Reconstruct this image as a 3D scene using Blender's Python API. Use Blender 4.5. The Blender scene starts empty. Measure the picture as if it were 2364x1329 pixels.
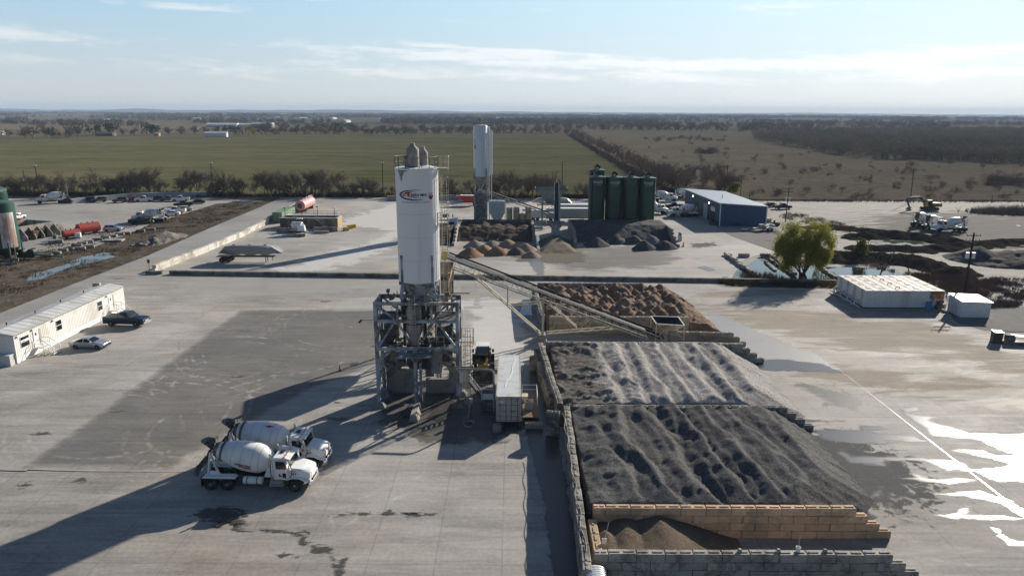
import bpy, math, random
from math import sin, cos, pi, radians, sqrt, atan2, hypot
from mathutils import Vector, Matrix, noise as NZ
import numpy as np
SC = bpy.context.scene
COL = SC.collection
RNG = random.Random(7)

# ------------------------------------------------------------------ camera
F = 1627.0; PITCH = radians(14.03); ROLL = radians(0.25); CAMH = 30.0
SUN_AZ = radians(38.5); SUN_EL = radians(22.5)
def ray(px, py):
    x = (px-1182)/F; y = (664.5-py)/F
    c, s = cos(ROLL), sin(ROLL)
    x, y = x*c-y*s, x*s+y*c
    return Vector((x, cos(PITCH)+y*sin(PITCH), -sin(PITCH)+y*cos(PITCH)))
def G(px, py, z=0.0):           # point of the photograph on the level z
    d = ray(px, py); t = (z-CAMH)/d.z
    return Vector((d.x*t, d.y*t, z))
def A(px, py, Y):               # point of the photograph at the distance Y
    d = ray(px, py); t = Y/d.y
    return Vector((d.x*t, Y, CAMH+d.z*t))
cam_d = bpy.data.cameras.new('camera'); cam = bpy.data.objects.new('camera', cam_d); COL.objects.link(cam)
up0 = Vector((0, sin(PITCH), cos(PITCH))); r0 = Vector((1, 0, 0))
cx = r0*cos(ROLL)+up0*sin(ROLL); cy = -r0*sin(ROLL)+up0*cos(ROLL); cz = cx.cross(cy)
cam.matrix_world = Matrix(((cx.x, cy.x, cz.x, 0), (cx.y, cy.y, cz.y, 0), (cx.z, cy.z, cz.z, CAMH), (0, 0, 0, 1)))
cam_d.sensor_width = 36; cam_d.lens = 36*F/2364; cam_d.clip_start = 0.5; cam_d.clip_end = 60000
SC.camera = cam
SC.cycles.transparent_max_bounces = 48

# ------------------------------------------------------------------ sky, sun, exposure
SC.view_settings.view_transform = 'Standard'; SC.view_settings.look = 'None'
SC.view_settings.exposure = 0.46
SC.view_settings.gamma = 1.0
world = bpy.data.worlds.new('World'); SC.world = world; world.use_nodes = True
class NT:
    def __init__(s, tree): s.t = tree; tree.nodes.clear()
    def n(s, typ, **kw):
        nd = s.t.nodes.new(typ)
        for k, v in kw.items():
            if k == 'i':
                for a, b in v.items():
                    if hasattr(b, 'is_output'): s.t.links.new(b, nd.inputs[a])
                    else: nd.inputs[a].default_value = b
            else: setattr(nd, k, v)
        return nd
    def m(s, op, a, b=0.0, c=None, clamp=False):
        i = {0: a, 1: b}
        if c is not None: i[2] = c
        nd = s.n('ShaderNodeMath', operation=op, i=i); nd.use_clamp = clamp
        return nd.outputs[0]
    def mix(s, f, a, b, blend='MIX'):
        nd = s.n('ShaderNodeMix', data_type='RGBA', blend_type=blend)
        for k, v in ((0, f), (6, a), (7, b)):
            if hasattr(v, 'is_output'): s.t.links.new(v, nd.inputs[k])
            else: nd.inputs[k].default_value = v if k == 0 or len(v) == 4 else (*v, 1)
        return nd.outputs[2]
    def noise(s, vec, scale, detail=4, rough=.55, dist=0):
        nd = s.n('ShaderNodeTexNoise', i={'Scale': scale, 'Detail': detail, 'Roughness': rough, 'Distortion': dist})
        if vec is not None: s.t.links.new(vec, nd.inputs['Vector'])
        return nd.outputs[0]
    def ramp(s, v, lo, hi, a=0.0, b=1.0):
        nd = s.n('ShaderNodeMapRange', interpolation_type='SMOOTHSTEP', i={0: v, 1: lo, 2: hi, 3: a, 4: b})
        return nd.outputs[0]
    def vmul(s, v, k):
        nd = s.n('ShaderNodeVectorMath', operation='MULTIPLY', i={0: v, 1: k}); return nd.outputs[0]
w = NT(world.node_tree)
sky = w.n('ShaderNodeTexSky', sky_type='NISHITA', sun_disc=False, sun_elevation=SUN_EL, sun_rotation=SUN_AZ,
          altitude=150, air_density=1.0, dust_density=0.9, ozone_density=1.6)
tc = w.n('ShaderNodeTexCoord')
sp = w.n('ShaderNodeSeparateXYZ', i={0: tc.outputs['Generated']})
az = w.m('ARCTAN2', sp.outputs[0], sp.outputs[1]); el = w.m('ARCSINE', sp.outputs[2])
def blob(a0, e0, wa, we, k, slope=0.0):
    da = w.m('DIVIDE', w.m('SUBTRACT', az, a0), wa)
    de = w.m('DIVIDE', w.m('SUBTRACT', w.m('SUBTRACT', el, e0), w.m('MULTIPLY', w.m('SUBTRACT', az, a0), slope)), we)
    r = w.m('ADD', w.m('MULTIPLY', da, da), w.m('MULTIPLY', de, de))
    return w.m('MULTIPLY', w.m('EXPONENT', w.m('MULTIPLY', r, -1.0)), k)
cv = w.n('ShaderNodeCombineXYZ', i={0: w.m('MULTIPLY', az, 7.0), 1: w.m('MULTIPLY', w.m('ADD', el, w.m('MULTIPLY', az, 0.035)), 60.0), 2: 0.0}).outputs[0]
cn = w.noise(cv, 1.0, 8, .62, .35)
cv2 = w.n('ShaderNodeCombineXYZ', i={0: w.m('MULTIPLY', az, 40.0), 1: w.m('MULTIPLY', el, 150.0), 2: 3.0}).outputs[0]
cn = w.m('ADD', w.m('MULTIPLY', cn, .72), w.m('MULTIPLY', w.noise(cv2, 1.0, 5, .6, .4), .28))
cov = None
for b in ((-.55, .152, .20, .010, .95, -.025), (-.42, .123, .08, .006, .55, -.02), (-.05, .073, .30, .011, .78, -.035), (.12, .062, .26, .009, .85, -.02), (.0, .048, .9, .012, .5, -.01), (.30, .058, .30, .010, .8, -.015), (.02, .078, .25, .005, .75, -.05), (.35, .16, .05, .004, .4, 0),
          (-.6, .083, .18, .012, .55, -.03), (-.3, .058, .3, .010, .40, -.01), (.56, .156, .17, .010, 1.05, 0.0), (.36, .127, .07, .009, .52, .0), (.55, .066, .22, .016, .62, 0.0),
          (.6, .12, .06, .004, .5, .02), (-.24, .14, .05, .005, .4, 0.0), (.48, .045, .4, .012, .6, 0)):
    q = blob(*b); cov = q if cov is None else w.m('MAXIMUM', cov, q)
cl = w.ramp(w.m('ADD', cov, w.m('MULTIPLY', w.m('SUBTRACT', cn, .5), 2.6)), .20, .85)
hor = w.mix(w.ramp(az, -.62, .62), (6.6, 7.05, 7.15), (8.7, 9.4, 9.7)); top = w.mix(w.ramp(az, -.62, .62), (4.6, 6.8, 8.5), (7.6, 9.9, 10.9))
grad = w.mix(w.ramp(el, .0, .15), hor, top)
c0 = w.mix(w.m('MULTIPLY', w.ramp(el, .15, .32, .9, 0.0), w.ramp(sp.outputs[1], -.2, .5)), w.n('ShaderNodeVectorMath', operation='MULTIPLY', i={0: sky.outputs[0], 1: (.60, .66, .76)}).outputs[0], grad)
c1 = w.mix(w.m('MULTIPLY', cl, .72), c0, w.mix(w.ramp(az, -.62, .62), (8.6, 8.9, 9.0), (11.6, 11.7, 11.7)))
bg = w.n('ShaderNodeBackground', i={'Color': c1, 'Strength': 0.075})
wo = w.n('ShaderNodeOutputWorld', i={0: bg.outputs[0]})
sun_d = bpy.data.lights.new('sun', 'SUN'); sun_d.energy = 4.9; sun_d.angle = radians(0.53); sun_d.color = (1.0, .93, .82)
sun = bpy.data.objects.new('sun', sun_d); COL.objects.link(sun)
sdir = Vector((sin(SUN_AZ)*cos(SUN_EL), cos(SUN_AZ)*cos(SUN_EL), sin(SUN_EL)))
sun.rotation_euler = sdir.to_track_quat('Z', 'Y').to_euler(); sun.location = (200, 250, 200)

# ------------------------------------------------------------------ materials
MATS = {}
def M(name, col, rough=.6, metal=0.0, var=.12, vs=1.5, dirt=None, da=.0, ds=.8, bump=0.0, bs=12.0, rnd=0.0, streak=False, spec=.5, coord='Object', corr=0.0, corra=0):
    if name in MATS: return MATS[name]
    if rough >= .88 and spec == .5: spec = .08
    m = bpy.data.materials.new(name); m.use_nodes = True; t = NT(m.node_tree)
    if coord == 'Object': vec = t.n('ShaderNodeTexCoord').outputs['Object']
    else: vec = t.n('ShaderNodeNewGeometry').outputs['Position']
    c = (*col, 1)
    if rnd:
        oi = t.n('ShaderNodeObjectInfo'); vec = t.n('ShaderNodeVectorMath', operation='ADD', i={0: vec, 1: t.vmul(oi.outputs['Location'], (.7, .7, .7))}).outputs[0]
    v = vec if not streak else t.vmul(vec, (1, 1, .12))
    f = t.noise(v, vs, 5, .6)
    fac = t.m('ADD', t.m('MULTIPLY', t.m('SUBTRACT', f, .5), 2.6*var), 1.0)
    if rnd: fac = t.m('ADD', fac, t.m('MULTIPLY', t.m('SUBTRACT', oi.outputs['Random'], .5), rnd))
    cc = t.n('ShaderNodeVectorMath', operation='SCALE', i={0: col, 'Scale': fac}).outputs[0]
    if dirt:
        g = t.noise(v, ds, 6, .65, .3)
        g = t.ramp(g, .62-da*.3, .70-da*.18)
        cc = t.mix(t.m('MULTIPLY', g, min(1, da*1.6)), cc, dirt)
    b = t.n('ShaderNodeBsdfPrincipled', i={'Roughness': rough, 'Metallic': metal, 'Specular IOR Level': spec})
    t.t.links.new(cc, b.inputs['Base Color'])
    h = None
    if bump: h = t.m('MULTIPLY', t.noise(vec, bs, 5, .65), 1.0)
    if corr:    # corrugated sheet: ribs along one object axis
        s = t.n('ShaderNodeSeparateXYZ', i={0: t.n('ShaderNodeTexCoord').outputs['Object']})
        wv = t.m('SINE', t.m('MULTIPLY', s.outputs[corra], 2*pi/corr)); wv = t.ramp(wv, -.5, .5)
        h = wv if h is None else t.m('ADD', h, wv)
    if h is not None:
        bp = t.n('ShaderNodeBump', i={'Strength': bump if bump else .6, 'Distance': .06, 'Height': h}); t.t.links.new(bp.outputs[0], b.inputs['Normal'])
    t.n('ShaderNodeOutputMaterial', i={0: b.outputs[0]})
    MATS[name] = m; return m
def glassy(name, col, rough=.06):
    return M(name, col, rough, 0, .05, 2, spec=.9)

# ------------------------------------------------------------------ mesh helper
def frame_of(d, up=Vector((0, 0, 1))):
    d = d.normalized()
    if abs(d.dot(up)) > .98: up = Vector((0, 1, 0))
    x = d.cross(up).normalized(); y = x.cross(d).normalized()
    return x, y, d
class MB:
    def __init__(s): s.v = []; s.f = []; s.m = []; s.k = 0
    def add(s, vs, fs):
        o = len(s.v); s.v += [tuple(p) for p in vs]
        s.f += [tuple(i+o for i in f) for f in fs]; s.m += [s.k]*len(fs); return s
    def box(s, x0, x1, y0, y1, z0, z1):
        return s.add([(x0,y0,z0),(x1,y0,z0),(x1,y1,z0),(x0,y1,z0),(x0,y0,z1),(x1,y0,z1),(x1,y1,z1),(x0,y1,z1)],
            [(0,3,2,1),(4,5,6,7),(0,1,5,4),(1,2,6,5),(2,3,7,6),(3,0,4,7)])
    def obox(s, c, size, rz=0.0, ry=0.0, rx=0.0):
        mt = Matrix.Translation(c) @ Matrix.Rotation(rz,4,'Z') @ Matrix.Rotation(ry,4,'Y') @ Matrix.Rotation(rx,4,'X')
        a, b, d = size[0]/2, size[1]/2, size[2]/2; n = len(s.v)
        s.box(-a,a,-b,b,-d,d)
        for i in range(n, n+8): s.v[i] = tuple(mt @ Vector(s.v[i]))
        return s
    def beam(s, a, b, w, h=None, up=Vector((0,0,1))):
        a, b = Vector(a), Vector(b); h = h or w; x, y, d = frame_of(b-a, up); x = x*w/2; y = y*h/2
        return s.add([a-x-y,a+x-y,a+x+y,a-x+y,b-x-y,b+x-y,b+x+y,b-x+y],[(0,3,2,1),(4,5,6,7),(0,1,5,4),(1,2,6,5),(2,3,7,6),(3,0,4,7)])
    def cyl(s, a, b, r0, r1=None, n=12, caps=True):
        a, b = Vector(a), Vector(b); r1 = r0 if r1 is None else r1; x, y, d = frame_of(b-a)
        vs = [a+(x*cos(2*pi*i/n)+y*sin(2*pi*i/n))*r0 for i in range(n)]+[b+(x*cos(2*pi*i/n)+y*sin(2*pi*i/n))*r1 for i in range(n)]
        fs = [(i,(i+1)%n,n+(i+1)%n,n+i) for i in range(n)]
        if caps: fs += [tuple(range(n))[::-1], tuple(range(n,2*n))]
        return s.add(vs, fs)
    def tube(s, pts, r, n=6):
        for a, b in zip(pts, pts[1:]): s.cyl(a, b, r, n=n)
        return s
    def lathe(s, prof, c=(0,0,0), n=24, axis=Vector((0,0,1))):
        x, y, d = frame_of(Vector(axis)); c = Vector(c); vs = []; fs = []
        for r, z in prof:
            for i in range(n): vs.append(c+d*z+(x*cos(2*pi*i/n)+y*sin(2*pi*i/n))*r)
        for k in range(len(prof)-1):
            for i in range(n):
                j = (i+1)%n; fs.append((k*n+i, k*n+j, (k+1)*n+j, (k+1)*n+i))
        fs.append(tuple(range(n))[::-1]); fs.append(tuple(range((len(prof)-1)*n, len(prof)*n)))
        return s.add(vs, fs)
    def prism(s, poly, axis, lo, hi):
        n = len(poly)
        def P(p, t): return (p[0], t, p[1]) if axis == 'y' else ((t, p[0], p[1]) if axis == 'x' else (p[0], p[1], t))
        vs = [P(p, lo) for p in poly]+[P(p, hi) for p in poly]
        return s.add(vs, [tuple(range(n))[::-1], tuple(range(n,2*n))]+[(i,(i+1)%n,n+(i+1)%n,n+i) for i in range(n)])
    def loft(s, rings, caps=True):
        n = len(rings[0]); vs = [p for r in rings for p in r]; fs = []
        for k in range(len(rings)-1):
            for i in range(n): fs.append((k*n+i, k*n+(i+1)%n, (k+1)*n+(i+1)%n, (k+1)*n+i))
        if caps: fs += [tuple(range(n))[::-1], tuple(range((len(rings)-1)*n, len(rings)*n))]
        return s.add(vs, fs)
    def poly(s, pts): return s.add(pts, [tuple(range(len(pts)))])
    def rail(s, pts, h=1.05, r=.03, posts=1.6, n=5, mid=True):   # hand rail along a path of points
        pts = [Vector(p) for p in pts]; Z = Vector((0,0,1))
        for a, b in zip(pts, pts[1:]):
            s.cyl(a+Z*h, b+Z*h, r, n=n)
            if mid: s.cyl(a+Z*h*.5, b+Z*h*.5, r*.8, n=n)
            k = max(1, round((b-a).length/posts))
            for i in range(k+1):
                q = a.lerp(b, i/k); s.cyl(q, q+Z*h, r, n=n)
        return s
    def mesh(s, name, mats, smooth=False):
        me = bpy.data.meshes.new(name); me.from_pydata(s.v, [], s.f)
        if not isinstance(mats, (list, tuple)): mats = [mats]
        for m in mats: me.materials.append(m)
        if len(mats) > 1: me.polygons.foreach_set('material_index', s.m)
        if smooth:
            me.polygons.foreach_set('use_smooth', [True]*len(s.f)); me.set_sharp_from_angle(angle=radians(35))
        me.update(); return me
    def build(s, name, mats, parent=None, smooth=False):
        o = bpy.data.objects.new(name, s.mesh(name, mats, smooth)); COL.objects.link(o)
        if parent: o.parent = parent
        return o
def tag(o, label=None, cat=None, group=None, kind=None):
    if label: o['label'] = label
    if cat: o['category'] = cat
    if group: o['group'] = group
    if kind: o['kind'] = kind
    return o
def thing(name, label, cat, loc=(0,0,0), rz=0.0, group=None):
    o = bpy.data.objects.new(name, None); COL.objects.link(o); o.empty_display_size = .3
    o.location = loc; o.rotation_euler = (0,0,rz); return tag(o, label, cat, group)
KIDS = None
def dup(root, loc=None, rz=None, label=None, group=None, scale=None):
    def rec(o, par):
        c = o.copy(); COL.objects.link(c)
        if par: c.parent = par
        for ch in list(o.children): rec(ch, c)
        return c
    c = rec(root, None)
    if loc is not None: c.location = loc
    if rz is not None: c.rotation_euler = (0,0,rz)
    if scale is not None: c.scale = (scale,)*3 if not isinstance(scale, tuple) else scale
    if label: c['label'] = label
    if group: c['group'] = group
    return c
def text_verts(txt, size, align='CENTER', bold=0.0, font_shear=0.0, sx=1.0):
    cu = bpy.data.curves.new('t', 'FONT'); cu.body = txt; cu.size = size; cu.align_x = align; cu.align_y = 'CENTER'
    cu.resolution_u = 2; cu.offset = bold; cu.shear = font_shear
    ob = bpy.data.objects.new('t', cu); me = ob.to_mesh()
    vs = [(v.co.x*sx, v.co.y) for v in me.vertices]; fs = [tuple(p.vertices) for p in me.polygons]
    ob.to_mesh_clear(); bpy.data.objects.remove(ob); bpy.data.curves.remove(cu)
    return vs, fs
def text_on(mb, txt, size, o, ux, uy, **kw):   # flat writing at o with right ux and up uy
    vs, fs = text_verts(txt, size, **kw); o = Vector(o); ux = Vector(ux).normalized(); uy = Vector(uy).normalized()
    return mb.add([o+ux*a+uy*b for a, b in vs], fs)

# ------------------------------------------------------------------ ground sheets
def inside(p, poly):
    x, y = p; c = False; n = len(poly)
    for i in range(n):
        x1, y1 = poly[i]; x2, y2 = poly[i-1]
        if (y1 > y) != (y2 > y) and x < (x2-x1)*(y-y1)/(y2-y1)+x1: c = not c
    return c
def sheet(name, poly, mat, z, thick=False):
    mb = MB(); mb.poly([(p[0], p[1], z) for p in poly]); o = mb.build(name, mat); return tag(o, kind='structure')
def patch(name, poly, mat, z, fade=1.0, res=26, wob=0.0):
    """thin sheet whose outline frays: 'edge' is the depth from its border over fade"""
    P = np.array([(p[0], p[1]) for p in poly], float); lo = P.min(0)-.3-fade*1.3; hi = P.max(0)+.3+fade*1.3
    nx = res; ny = res
    xs = np.linspace(lo[0], hi[0], nx); ys = np.linspace(lo[1], hi[1], ny)
    X, Y = np.meshgrid(xs, ys); d = np.full(X.shape, 1e9); ins = np.zeros(X.shape, bool); n = len(P)
    for i in range(n):
        a, b = P[i-1], P[i]; ab = b-a; L = (ab@ab) or 1e-9
        t = np.clip(((X-a[0])*ab[0]+(Y-a[1])*ab[1])/L, 0, 1)
        d = np.minimum(d, np.hypot(X-a[0]-t*ab[0], Y-a[1]-t*ab[1]))
        cond = ((b[1] > Y) != (a[1] > Y)); dy = (a[1]-b[1]) or 1e-9
        ins ^= cond & (X < (a[0]-b[0])*(Y-b[1])/dy+b[0])
    e = np.where(ins, d, -d)/fade
    vs = np.stack([X, Y, np.full(X.shape, z)], -1).reshape(-1, 3)
    q = [(j*nx+i, j*nx+i+1, (j+1)*nx+i+1, (j+1)*nx+i) for j in range(ny-1) for i in range(nx-1) if max(e[j,i], e[j,i+1], e[j+1,i], e[j+1,i+1]) > -1.5]
    me = bpy.data.meshes.new(name); me.from_pydata(vs.tolist(), [], q); me.materials.append(mat)
    at = me.attributes.new('edge', 'FLOAT', 'POINT'); at.data.foreach_set('value', e.reshape(-1).astype(np.float32))
    o = bpy.data.objects.new(name, me); COL.objects.link(o); return tag(o, kind='structure')
def PM(name, col, rough=.7, amax=1.0, nscale=.6, namt=1.2, var=.15, spec=.12, stretch=(1,1,1), bump=0.0, bs=10, holes=0.0, arcs=(), soft=(.2,.75)):
    """material of such a sheet: irregular, frayed outline"""
    m = bpy.data.materials.new(name); m.use_nodes = True; t = NT(m.node_tree)
    pos = t.n('ShaderNodeNewGeometry').outputs['Position']; pv = t.vmul(pos, stretch)
    e = t.n('ShaderNodeAttribute', attribute_name='edge').outputs['Fac']
    nz = t.noise(pv, nscale, 7, .65, .4)
    e = t.m('MINIMUM', e, 1.0+holes*-1.0) if holes else t.m('MINIMUM', e, 1.6)
    a = t.ramp(t.m('ADD', e, t.m('MULTIPLY', t.m('SUBTRACT', nz, .5), namt*2.5)), *soft)
    a = t.m('MULTIPLY', a, amax)
    if arcs: a = t.m('MULTIPLY', a, t.m('SUBTRACT', 1.0, t.m('MULTIPLY', ring_marks(t, pos, t.n('ShaderNodeSeparateXYZ', i={0: pos}), arcs), .75)))
    v = t.m('ADD', t.m('MULTIPLY', t.m('SUBTRACT', t.noise(pv, nscale*3, 6, .65), .5), 2.4*var), 1)
    cc = t.n('ShaderNodeVectorMath', operation='SCALE', i={0: col, 'Scale': v}).outputs[0]
    b = t.n('ShaderNodeBsdfPrincipled', i={'Roughness': rough, 'Specular IOR Level': spec, 'Alpha': a}); t.t.links.new(cc, b.inputs['Base Color'])
    if bump:
        bp = t.n('ShaderNodeBump', i={'Strength': bump, 'Distance': .05, 'Height': t.noise(pos, bs, 5, .65)}); t.t.links.new(bp.outputs[0], b.inputs['Normal'])
    t.n('ShaderNodeOutputMaterial', i={0: b.outputs[0]}); return m
def ring_marks(t, pos, s, arcs):
    out = None; br = t.ramp(t.noise(pos, .9, 6, .7), .42, .66)
    for cx_, cy_, R_, w_ in arcs:
        dx = t.m('SUBTRACT', s.outputs[0], cx_); dy = t.m('SUBTRACT', s.outputs[1], cy_)
        rr = t.m('SQRT', t.m('ADD', t.m('MULTIPLY', dx, dx), t.m('MULTIPLY', dy, dy)))
        q = t.m('ABSOLUTE', t.m('SUBTRACT', rr, R_)); q = t.m('MINIMUM', q, t.m('ABSOLUTE', t.m('SUBTRACT', rr, R_+2.0)))
        q = t.ramp(q, w_, w_*.2); out = q if out is None else t.m('MAXIMUM', out, q)
    return t.m('MULTIPLY', t.m('MULTIPLY', out, br), t.ramp(t.noise(pos, .11, 3, .6, .3), .42, .56))
ARCS = [(-37,82,8,.35),(-30,88,11,.3),(-33,76,5.5,.35),(-24,90,16,.3),(-38,66,9,.3),(-28,64,7,.35),(-45,58,14,.3),(-20,100,13,.25),(-12,112,18,.3),(-50,95,20,.3),(-30,40,16,.3),(0,40,14,.3),(35,60,16,.35),(48,86,11,.35),(60,75,14,.3),(40,104,10,.3),(20,122,12,.3)]
def concrete(name, col, jx=4.6, jy=6.1, jstr=.28, ox=0, oy=0, stain=1.0, arcs=(), warm=(1.06, 1.0, .93)):
    m = bpy.data.materials.new(name); m.use_nodes = True; t = NT(m.node_tree)
    pos = t.n('ShaderNodeNewGeometry').outputs['Position']; s = t.n('ShaderNodeSeparateXYZ', i={0: pos})
    dn = t.n('ShaderNodeTexNoise', i={'Scale': .25, 'Detail': 3}); t.t.links.new(pos, dn.inputs['Vector'])
    big = t.noise(pos, .035, 5, .6, .5); mid = t.noise(t.vmul(pos, (.35, 1, 1)), .35, 6, .65, .6); fine = t.noise(pos, 3.0, 6, .7)
    strk = t.noise(t.n('ShaderNodeVectorRotate', rotation_type='Z_AXIS', i={'Vector': t.vmul(pos, (.09, 1.2, 1)), 'Angle': .0}).outputs[0], .9, 6, .7, .8)
    v = t.m('ADD', t.m('MULTIPLY', t.m('SUBTRACT', big, .5), 1.1*stain), t.m('MULTIPLY', t.m('SUBTRACT', mid, .5), .75*stain))
    v = t.m('ADD', v, t.m('MULTIPLY', t.m('SUBTRACT', fine, .5), .8)); v = t.m('ADD', v, t.m('MULTIPLY', t.m('SUBTRACT', strk, .5), .75*stain))
    # every slab its own shade
    sx = t.m('FLOOR', t.m('DIVIDE', t.m('ADD', s.outputs[0], ox), jx)); sy = t.m('FLOOR', t.m('DIVIDE', t.m('ADD', s.outputs[1], oy), jy))
    wn = t.n('ShaderNodeTexWhiteNoise', noise_dimensions='2D', i={0: t.n('ShaderNodeCombineXYZ', i={0: sx, 1: sy}).outputs[0]}).outputs[0]
    v = t.m('ADD', v, t.m('MULTIPLY', t.m('SUBTRACT', wn, .5), .06))
    def joint(o, off, per, wd):
        q = t.m('ABSOLUTE', t.m('SUBTRACT', t.m('FLOORED_MODULO', t.m('ADD', t.m('ADD', o, off), t.m('MULTIPLY', t.m('SUBTRACT', mid, .5), .12)), per), per/2))
        return t.ramp(q, per/2-wd, per/2-wd*.3)
    j = t.m('MAXIMUM', joint(s.outputs[0], ox, jx, .07), joint(s.outputs[1], oy, jy, .09))
    if arcs: v = t.m('ADD', v, t.m('MULTIPLY', ring_marks(t, pos, s, arcs), .30))
    jm = t.m('MULTIPLY', j, t.m('MULTIPLY', t.ramp(t.noise(pos, .12, 3), .3, .6, .35, 1), jstr))
    vo = t.n('ShaderNodeTexVoronoi', feature='DISTANCE_TO_EDGE', i={'Scale': .10, 'Vector': t.n('ShaderNodeVectorMath', operation='ADD', i={0: pos, 1: t.vmul(dn.outputs[1], (3, 3, 3))}).outputs[0]}).outputs[0]
    ck = t.m('MULTIPLY', t.ramp(vo, .0, .009, 1, 0), t.ramp(t.noise(pos, .03, 3), .5, .62, 0, .4))
    cc = t.n('ShaderNodeVectorMath', operation='SCALE', i={0: col, 'Scale': t.m('MAXIMUM', t.m('ADD', v, 1.0), .35)}).outputs[0]
    cc = t.mix(t.ramp(t.noise(pos, .06, 4), .45, .7), cc, t.n('ShaderNodeVectorMath', operation='MULTIPLY', i={0: cc, 1: warm}).outputs[0])
    cc = t.mix(t.m('MAXIMUM', jm, ck), cc, (.06, .055, .05))
    r = t.ramp(mid, .3, .7, .70, .92)
    b = t.n('ShaderNodeBsdfPrincipled', i={'Roughness': r, 'Specular IOR Level': .22}); t.t.links.new(cc, b.inputs['Base Color'])
    bp = t.n('ShaderNodeBump', i={'Strength': .25, 'Distance': .02, 'Height': fine}); t.t.links.new(bp.outputs[0], b.inputs['Normal'])
    t.n('ShaderNodeOutputMaterial', i={0: b.outputs[0]}); return m
def soil(name, ca, cb, cc3, s1=.05, s2=.6, s3=6.0, bump=.5, bd=.15, rough=.95, stretch=(1,1,1), spec=0.0):
    m = bpy.data.materials.new(name); m.use_nodes = True; t = NT(m.node_tree)
    pos = t.n('ShaderNodeNewGeometry').outputs['Position']; pv = t.vmul(pos, stretch)
    a = t.ramp(t.noise(pv, s1, 5, .6, .3), .35, .65); b_ = t.ramp(t.noise(pv, s2, 6, .68, .4), .38, .66); f = t.noise(pos, s3, 5, .7)
    c = t.mix(a, ca, cb); c = t.mix(t.m('MULTIPLY', b_, .75), c, cc3)
    c = t.n('ShaderNodeVectorMath', operation='SCALE', i={0: c, 'Scale': t.m('ADD', t.m('MULTIPLY', t.m('SUBTRACT', f, .5), 1.3), 1)}).outputs[0]
    b = t.n('ShaderNodeBsdfPrincipled', i={'Base Color': c, 'Roughness': rough, 'Specular IOR Level': spec}) if spec else t.n('ShaderNodeBsdfDiffuse', i={'Color': c, 'Roughness': .6})
    bp = t.n('ShaderNodeBump', i={'Strength': bump, 'Distance': bd, 'Height': t.m('ADD', t.m('MULTIPLY', f, .5), t.m('MULTIPLY', b_, .5))}); t.t.links.new(bp.outputs[0], b.inputs['Normal'])
    t.n('ShaderNodeOutputMaterial', i={0: b.outputs[0]}); return m
def GP(*pts): return [(G(*p).x, G(*p).y) for p in pts]
# ================================================================== ground
m_far = soil('far_pasture', (.19,.155,.105), (.145,.128,.085), (.25,.20,.14), .004, .05, .9, .35, .25, stretch=(1,2.2,1))
m_field = soil('green_field', (.108,.124,.045), (.185,.172,.085), (.245,.20,.13), .015, .10, 1.2, .5, .2, stretch=(.5,1.6,1))
m_brown = soil('dry_pasture', (.24,.192,.13), (.175,.152,.10), (.325,.26,.182), .02, .22, 2.2, .7, .3)
m_gravel = soil('pale_gravel_soil', (.31,.285,.25), (.25,.228,.20), (.40,.375,.335), .03, .28, 4.0, .4, .08, stretch=(.55,1.5,1), spec=.2)
m_dirt = soil('brown_dirt', (.15,.118,.085), (.10,.080,.058), (.23,.195,.15), .07, .45, 3.0, .8, .2)
m_earth = soil('dark_earth', (.085,.066,.05), (.12,.095,.068), (.055,.045,.036), .15, .8, 4.0, .9, .25)
m_yard = concrete('yard_concrete', (.345,.325,.295), ox=.6, oy=.55, stain=1.3, arcs=ARCS)
m_yard2 = concrete('far_yard_concrete', (.375,.355,.325), jx=6.0, jy=6.0, ox=2, stain=1.15)
m_lot = concrete('lot_concrete', (.34,.325,.30), jx=7, jy=7, jstr=.3)
m_road = concrete('road_concrete', (.31,.30,.285), jx=40, jy=6, jstr=.25, stain=.7)
g = sheet('ground', [(-14000,-60),(14000,-60),(14000,10500),(-14000,10500)], m_far, -.16)
sheet('pasture', [(-700,20),(700,20),(700,1150),(95,1240),(75,960),(61,420),(56,255),(-700,255)], m_brown, -.12)
sheet('field', [(-760,252),(56,252),(58,320),(61,421),(74,962),(-160,935),(-318,905),(-420,830),(-561,788),(-900,770)], m_field, -.10)
sheet('gravel_ground', [(30,120),(62,60),(220,60),(260,248),(30,250)], m_gravel, -.08)
sheet('dirt_verge', [(-190,30),(-60,30),(-60,255),(-190,250)], m_dirt, -.08)
sheet('parking_lot', GP((-260,600),(20,585),(212,572),(280,545),(370,510),(500,470),(612,464),(470,455),(-150,459)), m_lot, -.04)
sheet('service_road', GP((-330,870),(0,722),(195,645),(340,590),(480,528),(600,478),(648,456),(900,455.5),(760,470),(600,540),(430,610),(250,665),(60,740),(-60,900)), m_road, -.035)
sheet('far_yard', [(-69.5,126),(60,120),(45,135),(47,143),(53,150)]+GP((1800,585),(1765,572),(1690,546),(1655,528))+[(60,205),(63,252),(-83,252.5)]+GP((722,459),(560,540),(420,600),(345,632)), m_yard2, -.02)
sheet('yard', [(-78,18),(95,18),(74,82),(68.7,90),(67.4,104.6),(69,118),(60,124.6),(-69,130.3),(-77,130.3),(-73,112),(-74,100),(-79,80)], m_yard, 0.0)

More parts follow.
